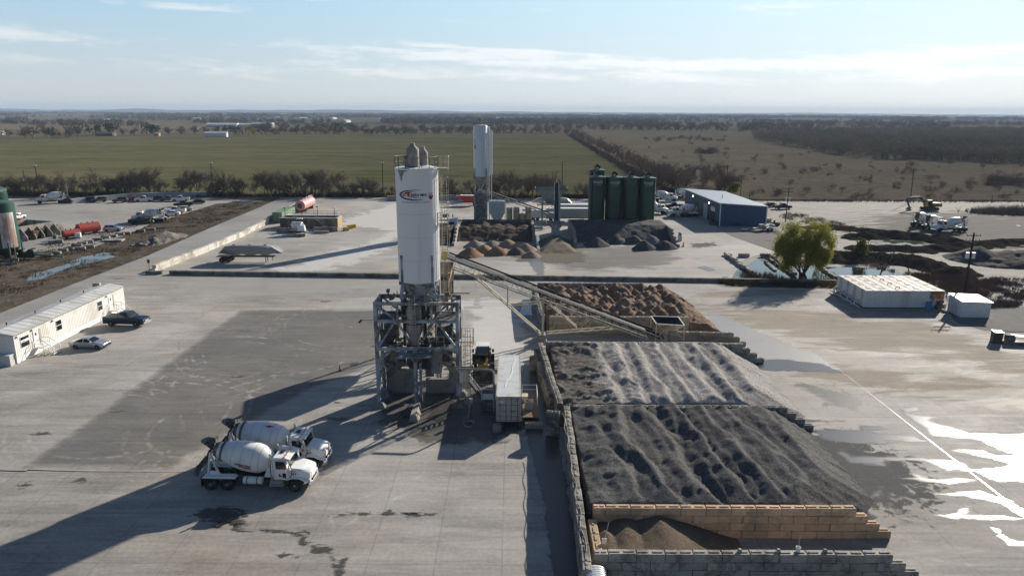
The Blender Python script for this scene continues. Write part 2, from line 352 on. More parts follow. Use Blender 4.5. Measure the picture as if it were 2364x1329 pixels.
# darker old slabs in the left of the yard
FILM = []
pm_dark = PM('dark_slab', (.15,.149,.146), .85, .42, .5, .40, .55, stretch=(.35,1.3,1), arcs=ARCS[:8])
patch('dark_slabs', [(-43.0,106.2),(-19,106.2),(-15,92),(-15,82),(-22,72),(-26,62),(-29,54.6),(-43.0,54.6)], pm_dark, .006, 2.4, 60)
pm_pale = PM('pale_dust', (.66,.64,.60), .9, .85, .3, .9, .15, stretch=(.5,1,1))
pm_pale2 = PM('pale_scuff', (.55,.53,.50), .85, .45, 1.1, 1.6, .15, stretch=(.12,.9,1))
pm_tan = PM('sand_stain', (.43,.30,.185), .9, .62, .45, 1.3, .2, stretch=(.35,1,1))
pm_tan2 = PM('sand_haze', (.40,.315,.23), .95, .38, .35, 1.7, .2, stretch=(.22,1,1))
pm_mud = PM('mud_stain', (.13,.105,.075), .9, .7, .5, 1.2, .25)
pm_wetdark = PM('wet_slab', (.085,.08,.075), .3, .82, .5, .8, .2, spec=.5)
pm_stain = PM('water_stain', (.085,.08,.072), .5, .82, 1.3, 2.1, .2, spec=.25, stretch=(.55,1.2,1), soft=(.0,.8))
pm_wet2 = PM('damp_slab', (.12,.115,.105), .4, .6, .35, 1.1, .2)
pm_gravsp = PM('gravel_spill', (.10,.10,.10), .95, .68, .9, 1.5, .35, bump=.8, bs=8)
pm_film = PM('water_film', (.10,.10,.10), .19, .95, .8, .85, .1, spec=.6, stretch=(.45,1.5,1), bump=.03, bs=3, soft=(-.12,.75))
pm_film2 = PM('muddy_sheen_film', (.44,.435,.43), .38, .62, .7, 1.25, .15, spec=.6, stretch=(.4,1.3,1))  # wet film; its whitish sheen is put into the pale colour
pm_pool = PM('pool', (.03,.038,.04), .02, 1.0, .25, .35, .05, spec=.6)
patch('pale_dust', [(-7,76),(4,78),(4.5,90),(4,110),(-2,116),(-22,112),(-24,106),(-8,104),(-9,92)], pm_pale, .005, 5, 30)
patch('pale_dust', [(-60,112),(4,112),(30,116),(55,112),(56,122),(0,126.5),(-62,129)], pm_pale2, .005, 4, 30)
patch('sand_stain', [(28,99),(34,91),(45,84),(62,78),(70,84),(64,100),(50,108),(36,113),(28,108)], pm_tan2, .006, 8, 30)
patch('sand_stain', [(30,80),(40,72),(55,70),(58,76),(40,84)], pm_tan2, .0065, 5, 26)
patch('sand_stain', [(26,112),(34,112),(56,116),(50,121),(34,121)], pm_tan2, .007, 4, 26)
patch('crack', GP((-10,1084),(60,1086),(65,1083),(200,1087),(330,1088),(470,1089),(470,1090),(330,1089.5),(200,1089),(66,1086),(55,1089),(-10,1087)), PM('crack_line', (.03,.028,.025), .9, .9, 1.5, .5, .1), .0095, .05, 160)
patch('water_film', GP((1625,712),(1700,738),(1770,770),(1850,800),(1900,820),(1960,862),(1850,856),(1760,845),(1705,795),(1640,760)), pm_film2, .009, 1.2, 60)
FILM.append((GP((1740,830),(1800,828),(1895,838),(1960,862),(1860,858),(1780,858),(1745,852)), .011))
FILM.append((GP((1838,962),(1880,968),(1960,968),(1955,974),(1850,975)), .011))
FILM.append((GP((1878,990),(1985,990),(1982,980),(2030,982),(2065,992),(2010,994),(2110,1006),(2145,1020),(2060,1020),(2050,1028),(1970,1026),(1890,1015)), .011))
FILM.append((GP((1920,1042),(1945,1036),(1970,1050),(2050,1050),(2130,1056),(2210,1062),(2245,1085),(2190,1086),(2140,1068),(2050,1064),(2045,1076),(1960,1072)), .011))
FILM.append((GP((2070,940),(2120,938),(2128,948),(2105,955),(2165,962),(2150,972),(2200,985),(2240,1000),(2330,1004),(2420,1002),(2500,1050),(2420,1060),(2330,1045),(2250,1012),(2150,1008),(2130,985),(2095,965)), .012))
FILM.append((GP((2064,1103),(2110,1100),(2105,1092),(2150,1104),(2210,1102),(2255,1108),(2190,1118),(2120,1110)), .012))
FILM.append((GP((2200,1040),(2270,1038),(2300,1052),(2420,1050),(2500,1090),(2450,1115),(2300,1110),(2245,1085),(2300,1080),(2340,1070),(2280,1056)), .0125))
FILM.append((GP((2160,1140),(2260,1134),(2310,1146),(2380,1180),(2450,1215),(2370,1200),(2310,1160),(2230,1146)), .012))
FILM.append((GP((2158,1189),(2205,1186),(2215,1172),(2240,1170),(2238,1180),(2222,1187),(2300,1190),(2420,1198),(2330,1200),(2200,1196)), .012))
FILM.append((GP((2293,1219),(2305,1222),(2325,1242),(2380,1250),(2430,1262),(2330,1258),(2310,1240)), .012))
FILM.append((GP((1990,1150),(2005,1145),(2040,1122),(2035,1142),(2000,1160)), .012))
pm_damp = PM('damp_margin', (.15,.145,.138), .38, .6, .6, .8, .15, spec=.4, stretch=(.5,1.4,1))
for i, (p_, z_) in enumerate(FILM):
    patch('damp_margin', p_, pm_damp, z_-.003-.0001*i, 1.4, 70); patch('water_film', p_, pm_film, z_+.0001*i, .75, 120)
# the long joint holding water
a, b = G(1870,800), G(2420,1230); d = (b-a).normalized(); nn = Vector((-d.y, d.x, 0))*.07
patch('wet_joint', [(p.x, p.y) for p in (a-nn, b-nn*1.7, b+nn*1.7, a+nn)], PM('joint_water', (.45,.44,.43), .3, .85, .5, .9, .1, spec=.5), .014, .07, 170)
patch('gravel_spill', [(23,52),(24,64),(28,66),(34,63),(38,57),(36,50),(30,47),(24,46.5)], pm_gravsp, .008, 4.5, 40)
patch('gravel_spill', [(34,66),(40,70),(36,76),(31,76)], pm_wet2, .007, 3, 30)
patch('wet_slab', [(1.2,83),(3.2,83),(4.6,64),(5.0,42),(4.2,34),(2.6,34),(2.4,50),(1.0,64),(.9,76)], pm_wetdark, .008, .55, 40)
patch('wet_slab', [(-8.5,71),(-5.8,71),(-5.9,65),(-8.9,65.2)], pm_wetdark, .008, .8, 26)
patch('damp_slab', [(-5,76),(1,76),(2,62),(-2,59),(-9,59),(-15,66),(-15,78)], pm_wet2, .007, 3, 30)
for p in ([(430,1190),(480,1170),(570,1172),(560,1215),(505,1218)], [(500,1200),(600,1215),(690,1225),(690,1240),(640,1230),(540,1225)], [(675,1220),(715,1228),(710,1262),(690,1258)],
          [(710,1255),(770,1255),(775,1300),(800,1285),(800,1345),(770,1330),(762,1282),(712,1275)], [(755,1184),(850,1182),(850,1190),(760,1191)], [(850,1180),(900,1178),(960,1186),(890,1190)], [(935,1183),(1010,1184),(985,1194),(940,1193)]):
    patch('water_stain', GP(*p), pm_stain, .009, .55, 70)
patch('mud_stain', GP((360,1080),(380,1063),(402,1065),(400,1080)), pm_tan, .009, .5, 20)
patch('gravel_fan', GP((1190,575),(1240,560),(1330,560),(1365,600),(1330,612),(1190,605),(1170,590)), PM('fan_gravel', (.17,.145,.115), .95, .85, .3, 1.1, .3), .004, 3, 30)
patch('gravel_fan', GP((1330,560),(1560,565),(1600,600),(1500,625),(1280,632),(1240,610)), PM('fan_dust', (.17,.165,.16), .95, .4, .4, 1.7, .3, stretch=(.3,1,1)), .003, 6, 30)
patch('pale_dust', GP((500,640),(640,600),(800,560),(1000,470),(1090,470),(900,600),(760,640)), pm_pale, .004, 9, 36)
patch('pale_dust', GP((720,520),(905,460),(1060,470),(1050,520),(900,540)), pm_pale, .0045, 8, 30)
patch('wet_slab', GP((1215,600),(1238,640),(1260,640),(1262,610),(1250,590)), PM('trickle', (.24,.25,.26), .3, .6, .7, 1.2, .1), .006, .9, 40)
patch('pool', GP((1196,728),(1232,728),(1228,690),(1205,690)), pm_pool, .01, .4, 30)
patch('pool', GP((1238,575),(1250,575),(1246,540),(1236,545)), pm_pool, .012, .4, 30)
patch('gravel_spill', GP((1580,562),(1650,558),(1668,568),(1600,575)), pm_gravsp, .006, 2, 24)
patch('shallow_pool', GP((1600,615),(1630,612),(1660,622),(1640,628),(1615,622)), PM('shallow_water', (.26,.28,.30), .2, .55, .4, 1.2, .1, stretch=(.4,1.3,1)), .006, 1.0, 40)
# left verge: long puddle; right ground: puddles
patch('puddle', GP((45,652),(70,632),(130,615),(185,592),(250,580),(275,592),(230,604),(160,620),(100,645)), PM('verge_water', (.12,.12,.115), .04, 1, .35, .9, .1, stretch=(.5,1,1)), -.01, 1.2, 60)
patch('puddle', GP((328,556),(360,548),(378,552),(350,560)), pm_pool, -.01, .6, 24)
m_dg = PM('dark_gravel_ground', (.175,.168,.16), .95, .97, .25, .5, .3, bump=.6, bs=6)
patch('gravel_bed', GP((1625,538),(1680,548),(1780,582),(1930,590),(1880,560),(1790,525)), m_dg, -.03, 3, 40)
patch('gravel_bed', GP((2180,715),(2200,745),(2270,765),(2420,770),(2420,700),(2280,712)), m_dg, .004, 1.2, 40)
pm_pud = PM('grey_puddle', (.33,.31,.28), .16, .9, .2, 1.3, .1, stretch=(.4,1.2,1))
for p in ([(1990,556),(2060,553),(2130,558),(2120,568),(2060,566)], [(2300,585),(2330,575),(2370,580),(2365,590),(2310,592)], [(2040,540),(2080,538),(2085,542),(2050,543)], [(2340,520),(2355,518),(2360,523)]):
    patch('puddle', GP(*p), pm_pud, -.02, 1.0, 26)
m_green = PM('pond_green', (.075,.085,.05), .06, 1, .3, .3, .1)
patch('pond', GP((2015,562),(2040,554),(2130,556),(2145,566),(2080,572)), m_green, -.015, 1.0, 30)
m_water = PM('pond_water', (.02,.026,.024), .015, 1, .2, .15, .05, spec=.6)
patch('pond', GP((1680,648),(1695,622),(1742,598),(1800,600),(1812,612),(1930,615),(2010,616),(2075,622),(2110,650),(1900,655)), m_water, -.015, 1.2, 50)
patch('marsh_bank', GP((1640,650),(1690,640),(1740,643),(1860,645),(1935,652),(1935,668),(1700,664)), PM('marsh_soil', (.06,.05,.035), .95, 1, .5, .8, .3), .002, .8, 40)
pm_track = PM('vehicle_tracks', (.14,.125,.11), .95, .6, .5, 1.6, .25, stretch=(.2,1.3,1))
patch('vehicle_tracks', [(85,150),(150,150),(200,180),(200,225),(110,225),(88,190)], pm_track, -.03, 18, 30)

# ================================================================== block walls
m_blk = M('block_concrete', (.36,.335,.29), .85, 0, .22, 1.8, dirt=(.16,.145,.12), da=.55, ds=.9, bump=.35, bs=5, rnd=.34)
m_blk_o = M('ochre_block', (.58,.39,.25), .85, 0, .28, 1.8, dirt=(.36,.27,.18), da=.55, ds=.9, bump=.35, bs=5, rnd=.34)
m_blk_d = M('stained_block', (.30,.275,.24), .85, 0, .25, 1.6, dirt=(.11,.10,.085), da=.7, ds=.8, bump=.35, bs=5, rnd=.34)
BL, BH, BW = 1.83, .61, .61
def chamfer_box(mb, x0, x1, y0, y1, z0, z1, c=.03):
    ring = lambda z, e: [(x0+e,y0+e,z),(x1-e,y0+e,z),(x1-e,y1-e,z),(x0+e,y1-e,z)]
    return mb.loft([ring(z0,c), ring(z0+c,0), ring(z1-c,0), ring(z1,c)])
BLOCKS = {}
def block_mesh(L, mat, top):
    k = (round(L,2), mat.name, top)
    if k not in BLOCKS:
        mb = MB(); chamfer_box(mb, -L/2+.02, L/2-.02, -BW/2+.006, BW/2-.006, .008, BH-.008, .045)
        if top:
            mb.box(-L*.42, -L*.08, -.07, .07, BH-.01, BH+.045); mb.box(L*.08, L*.42, -.07, .07, BH-.01, BH+.045)
        BLOCKS[k] = mb.mesh('concrete_block', mat)
    return BLOCKS[k]
def block_wall(label, a, b, courses, mat, steps=0, stepside=1, group='walls of stacked concrete blocks', missing=()):
    """running bond of precast blocks from a to b; the end on stepside goes down in steps"""
    a = Vector((*a, 0)); b = Vector((*b, 0)); L = (b-a).length; n = max(1, round(L/BL)); bl = L/n
    t = thing('block_wall', label, 'block wall', a, atan2((b-a).y, (b-a).x), group)
    for c in range(courses):
        off = bl/2 if c % 2 else 0.0; x = 0.0; segs = []
        cut0 = steps*c*bl*.5 if stepside < 0 else 0; cut1 = L-(steps*c*bl*.5 if stepside > 0 else 0)
        x = off-bl if off else 0
        while x < L-1e-3:
            s0, s1 = max(x, 0), min(x+bl, L)
            if steps: s0, s1 = (s0, s1) if (s0 >= cut0-1e-3 and s1 <= cut1+1e-3) else (0, 0)
            if s1-s0 > .2: segs.append((s0, s1))
            x += bl
        for s0, s1 in segs:
            mid = (s0+s1)/2; top = c == courses-1 or (steps and (s1 > cut1-bl*.6 or s0 < cut0+bl*.6) and c >= 0 and steps and (s1 > L-(steps*(c+1)*bl*.5)+1e-3 if stepside > 0 else s0 < steps*(c+1)*bl*.5-1e-3))
            o = bpy.data.objects.new('concrete_block', block_mesh(s1-s0, mat, bool(top))); COL.objects.link(o); o.parent = t
            o.location = (mid, RNG.uniform(-.04,.04), c*BH); o.rotation_euler = (0,0,RNG.uniform(-.014,.014))
    return t
block_wall('long block wall left of the dark gravel, its face turned to the wet slab', (4.75,38.2), (5.35,63.4), 4, m_blk_d)
block_wall('long block wall left of the pale gravel, nearer the white container', (4.75,63.9), (3.55,82.6), 4, m_blk_d)
block_wall('double leaf of blocks bracing the wall beside the pale gravel', (4.15,66.3), (3.0,82.2), 3, m_blk_d)
block_wall('front block wall at the bottom edge, grey faces, small blocks lying on its top', (5.35,40.15), (27.4,40.15), 4, m_blk, 1, 1)
block_wall('ochre block wall between the dark gravel and the little sand heap', (5.9,45.6), (27.6,45.6), 4, m_blk_o, 1, 1)
block_wall('block wall between the dark gravel and the pale gravel, stepped at its end', (5.9,63.5), (29.4,63.5), 4, m_blk_d, 1, 1)
block_wall('block wall behind the pale gravel, stepped down beside the grey puddle', (4.2,83.0), (31.2,82.6), 4, m_blk, 1, 1)
block_wall('yellowish block wall holding the red sand back from the conveyor', (5.2,94.2), (24.6,94.2), 4, M('cream_block', (.40,.345,.245), .85, 0, .2, 1.8, dirt=(.2,.17,.13), da=.5, ds=.9, bump=.35, bs=5, rnd=.3))
block_wall('stepped block wall beside the feed hopper at the foot of the sand', (20.8,89.4), (31.0,88.9), 3, M('brown_block', (.31,.265,.21), .85, 0, .2, 1.8, dirt=(.16,.13,.1), da=.5, ds=.9, bump=.35, bs=5, rnd=.3), 1, 1)
block_wall('low block wall in front of the feed hopper, two blocks high', (21.4,86.6), (27.4,86.4), 2, m_blk)
block_wall('block wall left of the red sand with a pool at its foot', (4.3,94.6), (3.6,113.2), 4, m_blk_d)
block_wall('hidden block wall behind the red sand, its top showing at the left', (4.2,113.8), (21,113.8), 4, m_blk_d)
block_wall('short stub of upright blocks against the long wall by the container', (3.3,62.2), (4.6,62.0), 4, m_blk_d)
block_wall('short pier of blocks at the mouth of the pale gravel bay', (2.2,79.6), (3.2,79.2), 3, m_blk_d)
block_wall('short sand bay wall behind the little sand heap, standing against the long wall', (5.75,41.2), (5.75,44.9), 3, m_blk_o)
def long_wall(label, pts, h, wd, mat, name='block_wall'):
    mb = MB()
    for a, b in zip(pts, pts[1:]):
        a = Vector((*a,0)); b = Vector((*b,0)); L = (b-a).length; n = max(1, round(L/BL)); nc = max(1, round(h/BH))
        ux = (b-a)/L; uy = Vector((-ux.y, ux.x, 0))
        for c in range(nc):
            for i in range(n):
                q = a+ux*((i+.5+(.25 if c % 2 else -.0))*L/n)+uy*RNG.uniform(-.03,.03)
                mb.obox((q.x, q.y, (c+.5)*h/nc), (L/n-.03, wd, h/nc-.015), atan2(ux.y, ux.x)+RNG.uniform(-.008,.008))
    o = mb.build(name, mat); return tag(o, label, 'block wall', 'long low walls round the yards')
m_white = M('whitewashed_block', (.66,.63,.56), .85, 0, .16, .7, dirt=(.38,.34,.28), da=.6, ds=.35, bump=.3, bs=4)
m_kerb = M('kerb_block', (.24,.225,.20), .9, 0, .2, .8, dirt=(.12,.11,.095), da=.6, ds=.5, bump=.3, bs=4)
long_wall('low dark block wall across the middle, between the near yard and the far yard', [(-64.5,129.6),(-9.5,127.4),(58.7,124.3)], .72, .75, m_kerb)
long_wall('short broken end of the low wall beside the road sign', [(-69,129.7),(-66,129.8)], .6, .75, m_kerb)
long_wall('long whitewashed block wall running back along the service road', [(-68.5,131.2),(-67.0,150),(-66.4,171.5),(-67.2,192)], 1.3, .75, m_white)
long_wall('far end of the whitewashed wall, behind the green container and the pink tank', [(-67.3,193),(-68.2,220),(-70.3,247)], 1.6, .75, m_white)
long_wall('pale block wall behind the row of parked cars', [G(165,470).xy, G(300,456).xy, G(515,452).xy], 1.6, .75, M('pale_block', (.45,.44,.42), .9, 0, .15, .6, bump=.3, bs=3))
long_wall('grey block wall along the far edge behind the main silo', [G(893,463).xy, G(1060,461).xy], 1.7, .75, M('grey_block', (.32,.31,.29), .9, 0, .15, .6, bump=.3, bs=3))

# ================================================================== heaps
def heap_mat(name, col, col2, bs=9, var=.35, rough=.95, west=None):
    m = bpy.data.materials.new(name); m.use_nodes = True; t = NT(m.node_tree)
    pos = t.n('ShaderNodeNewGeometry').outputs['Position']
    big = t.ramp(t.noise(pos, .35, 5, .65, .3), .38, .66); f = t.noise(pos, bs, 5, .75); f2 = t.n('ShaderNodeTexVoronoi', i={'Vector': pos, 'Scale': bs*1.2}).outputs['Color']
    c = t.mix(big, col, col2)
    if west:
        sx_ = t.n('ShaderNodeSeparateXYZ', i={0: pos}).outputs[0]; c = t.mix(t.ramp(t.m('ADD', sx_, t.m('MULTIPLY', t.m('SUBTRACT', t.noise(pos, .4, 4), .5), 5.0)), west[0]-1, west[0]+1, .85, 0), c, west[1])
    g = t.n('ShaderNodeSeparateColor', i={0: f2}).outputs[0]
    v = t.m('ADD', t.m('MULTIPLY', t.m('SUBTRACT', f, .5), 2.0*var), t.m('MULTIPLY', t.m('SUBTRACT', g, .5), var*1.5))
    c = t.n('ShaderNodeVectorMath', operation='SCALE', i={0: c, 'Scale': t.m('ADD', v, 1)}).outputs[0]
    b = t.n('ShaderNodeBsdfPrincipled', i={'Roughness': rough, 'Specular IOR Level': .08}); t.t.links.new(c, b.inputs['Base Color'])
    bp = t.n('ShaderNodeBump', i={'Strength': .9, 'Distance': .09, 'Height': t.m('ADD', f, g)}); t.t.links.new(bp.outputs[0], b.inputs['Normal'])
    t.n('ShaderNodeOutputMaterial', i={0: b.outputs[0]}); return m
def fbm(x, y, s, o=4, seed=0.0):
    return NZ.fractal(Vector((x*s+seed, y*s-seed*.7, seed*1.3)), .9, 2.1, o)
def heap(name, label, cat, x0, x1, y0, y1, h, mat, res=.2, group=None, base=0.0, kind=None):
    nx = max(6, int((x1-x0)/res)); ny = max(6, int((y1-y0)/res))
    xs = [x0+(x1-x0)*i/nx for i in range(nx+1)]; ys = [y0+(y1-y0)*j/ny for j in range(ny+1)]
    H = [[h(x, y) for x in xs] for y in ys]; cxm, cym = (x0+x1)/2, (y0+y1)/2
    vs = [(xs[i]-cxm, ys[j]-cym, max(H[j][i], -.12)) for j in range(ny+1) for i in range(nx+1)]
    fs = [(j*(nx+1)+i, j*(nx+1)+i+1, (j+1)*(nx+1)+i+1, (j+1)*(nx+1)+i) for j in range(ny) for i in range(nx) if max(H[j][i], H[j][i+1], H[j+1][i], H[j+1][i+1]) > -.05]
    # walls down at the border of the grid so the heap is a solid body
    bd = [i for i in range(nx+1)]+[j*(nx+1)+nx for j in range(1, ny+1)]+[ny*(nx+1)+i for i in range(nx-1, -1, -1)]+[j*(nx+1) for j in range(ny-1, 0, -1)]
    o = len(vs); vs += [(vs[i][0], vs[i][1], -.12) for i in bd]; n = len(bd)
    fs += [(bd[k], o+k, o+(k+1) % n, bd[(k+1) % n]) for k in range(n) if vs[bd[k]][2] > 0 or vs[bd[(k+1) % n]][2] > 0]
    me = bpy.data.meshes.new(name); me.from_pydata(vs, [], fs); me.materials.append(mat); me.polygons.foreach_set('use_smooth', [True]*len(fs)); me.update()
    ob = bpy.data.objects.new(name, me); COL.objects.link(ob); ob.location = (cxm, cym, base)
    return tag(ob, label, cat, group, kind)
def dumps(x0, x1, y0, y1, sx, sy, hmin, hmax, slope, ey=.6, jit=.28, seed=1, rowjit=.0):
    r = random.Random(seed); out = []; i = 0; x = x0
    while x <= x1:
        y = y0+r.uniform(0, sy); rh = r.uniform(-rowjit, rowjit)
        while y <= y1:
            out.append((x+r.uniform(-jit,jit)*sx, y+r.uniform(-jit,jit)*sy, r.uniform(hmin,hmax)+rh)); y += sy*r.uniform(.8,1.25)
        x += sx*r.uniform(.85,1.15)
    def f(px, py):
        b = 0.0
        for cx_, cy_, ch in out:
            dx = px-cx_
            if abs(dx) > 5: continue
            dy = (py-cy_)*ey
            if abs(dy) > 5: continue
            q = ch-slope*(sqrt(dx*dx+dy*dy+.02)-.12)
            if q > b: b = q
        return b
    return f
def sstep(a, b, x):
    t = min(1, max(0, (x-a)/(b-a))); return t*t*(3-2*t)
m_hdark = heap_mat('dark_gravel', (.128,.125,.122), (.102,.100,.099), 8, .55)
m_hpale = heap_mat('pale_gravel', (.37,.35,.33), (.28,.265,.25), 8, .5, west=(9.5, (.12,.108,.092)))
m_hmid = heap_mat('mid_gravel', (.26,.25,.25), (.2,.195,.195), 7)
m_hsand = heap_mat('red_sand', (.215,.142,.10), (.30,.225,.17), 6, .35)
m_htan = heap_mat('tan_sand', (.20,.15,.11), (.15,.12,.09), 10, .25)
for i in range(16):
    c_ = (RNG.uniform(-55,-2), RNG.uniform(38,118)); a_, b_ = RNG.uniform(1.5,5), RNG.uniform(.6,1.6); patch('cement_spill', [(c_[0]+a_*cos(2*pi*k/12)*RNG.uniform(.6,1.1), c_[1]+b_*sin(2*pi*k/12)*RNG.uniform(.6,1.1)) for k in range(12)], pm_pale2, .0052+.0001*i, 1.6, 30)
for i in range(22):
    c_ = (RNG.uniform(-45,1), RNG.uniform(40,112)); a_ = RNG.uniform(.25,.9); patch('oil_spot', [(c_[0]+a_*1.5*cos(2*pi*k/9), c_[1]+a_*.7*sin(2*pi*k/9)) for k in range(9)], pm_stain, .0085+.00005*i, .7, 20)
def ridges(x, y, per, warp, drift, amp, seed, frac=.74):
    u = (x+warp*fbm(x, y, .16, 3, seed)+.18*fbm(x, y, .7, 3, seed+4)+drift*y)/per; k = math.floor(u); f = u-k
    a = f/frac if f < frac else 1-(f-frac)/(1-frac); a = a*a*(3-2*a)*.5+a*.5
    q = random.Random(k*7+seed).uniform(.6, 1.15); v = y/2.3+k*.37+.5*fbm(x, y, .4, 2, seed); return amp*q*(a-.5)+.045*(abs((v % 1)-.5)*2-.5)*min(1, a+.3)
f1 = dumps(6.5, 24, 47.2, 62.5, 2.5, 3.4, 2.45, 3.3, .80, .34, .27, 3, .25)
def hd(x, y):
    wob = .5*fbm(x, y, .3, 3, 2)
    toe = min(30.2-(y-46)*.055+.9*fbm(0, y, .5, 3, 5)+1.2*sstep(47,53,y), 25.0+(y-46)*.9, 29.0)
    crest = (toe-x)*.60+.15*fbm(x*.4, y*2.0, .8, 3, 6)
    b = 2.72+ridges(x, y, 2.8, 1.1, .10, .74, 3)+.12*ridges(x+.7, y, 1.15, .5, .10, 1.0, 8)+.35*fbm(x, y, .10, 3, 1)+.04*max(0, f1(x+wob, y)-2.4); left = 2.15+(x-5.8)*.22+.35*fbm(x, y, .4, 3, 9)
    v = min(b, left, crest); v = min(v, 2.35+(y-46.0)*.42, 2.75+(63.1-y)*.55)
    return v+.03*fbm(x, y, 1.1, 4, 3)+.02*fbm(x, y, 3.2, 3, 8) if v > .02 else v
heap('gravel_heap', 'large dark grey gravel stockpile with long ridges, behind the ochre block wall', 'gravel pile', 5.7, 34, 46.0, 63.1, hd, m_hdark, .17)
f2 = dumps(10, 25.5, 65, 82, 2.5, 2.3, 2.6, 3.2, .85, .5, .13, 11, .15)
def hp(x, y):
    toe = min(31.4-(y-64)*.03+.6*fbm(0, y, .5, 3, 5), 27.4+(y-64)*1.0, 30.0); crest = (toe-x)*.56+.1*fbm(x*.4, y*2, .8, 3, 6)
    b = 2.66+ridges(x, y, 2.45, .5, .02, .58, 11, .70)+.10*ridges(x+.4, y, 1.1, .4, .02, 1.0, 5)+.2*fbm(x, y, .1, 3, 2); left = 2.0+(x-5)*.10+.55*max(0, fbm(x, y, .5, 5, 8))+.15*fbm(x, y, 1.5, 3, 8)
    v = min(b, left, crest) if x > 9.5 else min(left, 3); v = min(v, 2.45+(y-64.0)*.5, 2.5+(82.5-y)*.6)
    return v+.035*fbm(x, y, 1.3, 4, 3) if v > .02 else v
heap('gravel_heap', 'pale grey gravel stockpile in rows of scalloped dumps, behind the dark one', 'gravel pile', 4.7, 34, 63.95, 82.4, hp, m_hpale, .18)
f3 = dumps(6, 26, 96, 113, 1.7, 1.9, 1.9, 3.1, .85, .8, .38, 21, .2)
def hs(x, y):
    toe = 29.6-(y-94)*.055+.5*fbm(0, y, 1.2, 3, 5); rill = .28*fbm(x*.25, y*1.7, .9, 4, 6); crest = (toe-x)*.62+rill*sstep(0, 2.0, toe-x)
    b = max(f3(x, y), 1.35)+.45*fbm(x, y, .9, 5, 7)*.6; v = min(b, crest); v = min(v, 2.2+(y-94.5)*.55)
    if x < 8: v = min(v, 1.9+(x-5)*.4)
    return v+.20*fbm(x, y, 2.2, 5, 3) if v > .05 else v
heap('sand_heap', 'lumpy reddish brown sand stockpile behind the belt conveyor', 'sand pile', 4.9, 32, 94.7, 113.4, hs, m_hsand, .19)
def ht(x, y):
    k = max(1.85-.44*hypot((x-8.2)*.95, (y-44.3)*.45), 2.0-.34*hypot((x-10.6), (y-44.6)*.55), 1.7-.5*hypot(x-6.6, (y-43.6)*.4))
    return k+.06*fbm(x, y, .9, 4, 3) if k > .03 else k
heap('sand_heap', 'little tan sand heap in the front bay below the ochre wall', 'sand pile', 6.1, 17.2, 40.4, 45.2, ht, m_htan, .12)
# far bays
fA = dumps(-12.5, 4.5, 166, 181, 2.8, 3.0, 2.4, 3.3, .6, .7, .3, 31)
heap('sand_heap', 'dark brown sand bank filling the far bay under the second silo', 'sand pile', -13.2, 4.6, 158, 180, lambda x, y: min(fA(x, y)*.6+1.0, (y-165.5)*.42+.15*fbm(x, y, .6, 3), 3.0+.4*fbm(x, y, .25, 4))+.25*fbm(x, y, .5, 4, 3), heap_mat('brown_sand', (.105,.08,.062), (.145,.112,.088), 4, .2), .3)
heap('gravel_heap', 'dark gravel bank filling the far bay in front of the green silos', 'gravel pile', 15.0, 37.8, 158, 180, lambda x, y: min((y-165.0)*.42+.3*fbm(x, y, .2, 3), 3.1+.3*fbm(x, y, .2, 4))+.08*fbm(x, y, .6, 4, 3), m_hdark, .3)
heap('sand_heap', 'dark heap behind a block wall at the right edge of the main silo', 'sand pile', -21.5, -14.5, 160, 175, lambda x, y: min((y-160)*.4, 2.6, (x+21.5)*.9)+.15*fbm(x, y, .6, 4, 3), heap_mat('dark_soil', (.07,.06,.052), (.10,.085,.07), 4, .2), .35)
MOUNDS = [(1085,590,1.9,'red'),(1148,586,1.8,'red'),(1118,580,1.7,'tan'),(1096,568,1.5,'grey'),(1138,568,1.5,'grey'),(1172,568,1.7,'tan'),(1190,585,1.5,'dk'),(1213,577,1.7,'pink'),(1225,592,1.4,'pink')]
mm = {'red': heap_mat('mound_red', (.27,.16,.105), (.33,.20,.13), 6, .2), 'tan': heap_mat('mound_tan', (.38,.27,.17), (.34,.25,.17), 6, .15), 'grey': heap_mat('mound_grey', (.33,.29,.24), (.28,.25,.21), 6, .15), 'dk': heap_mat('mound_dark', (.13,.11,.09), (.18,.15,.12), 6, .2), 'pink': heap_mat('mound_pink', (.36,.27,.20), (.30,.23,.17), 6, .2)}
ml = {'red': 'small reddish mound, ', 'tan': 'small tan mound, ', 'grey': 'small grey tan mound, ', 'dk': 'small dark mound, ', 'pink': 'small pinkish mound, '}
mw = ['nearest of the sand mounds and leftmost', 'near row, second from the main silo', 'between the two red mounds, set back', 'back row nearest the main silo', 'back row, second from the main silo', 'back row beside the darker mound', 'in the near row between a red and a pink one', 'back row, rightmost beside the pool', 'near row, rightmost of the sand mounds']
def mound(label, X, Y, h, mat, seed, group):
    r = h/.62
    heap('gravel_mound' if 'gravel' in label else 'sand_mound', label, 'mound', X-r-1, X+r+1, Y-r-1, Y+r+1, lambda x, y: h-.72*(sqrt((x-X)**2+(y-Y)**2+.35)-.4)+.22*fbm(x, y, .5, 4, seed), mat, .28, group)
for i, (px, py, h, k) in enumerate(MOUNDS):
    q = G(px, py); mound(ml[k]+mw[i], q.x, q.y, h, mm[k], i*3.1, 'sand mounds in front of the far bay')
for i, (px, py, h, s) in enumerate([(1378,566,2.0,'nearest to the loading ramp'),(1425,560,1.9,'second from the loading ramp, set back'),(1462,560,1.9,'middle of the back row'),(1488,574,1.9,'nearest of the gravel mounds'),(1505,561,1.8,'paler bluish one right of the middle'),(1535,572,1.9,'rightmost, by the end of the bay wall'),(1385,556,1.6,'half buried in the bank at the left')]):
    q = G(px, py); mound('small dark gravel mound, '+s, q.x, q.y, h, m_hmid if 'paler' in s else m_hdark, i*2.3+50, 'gravel mounds in front of the far bay')
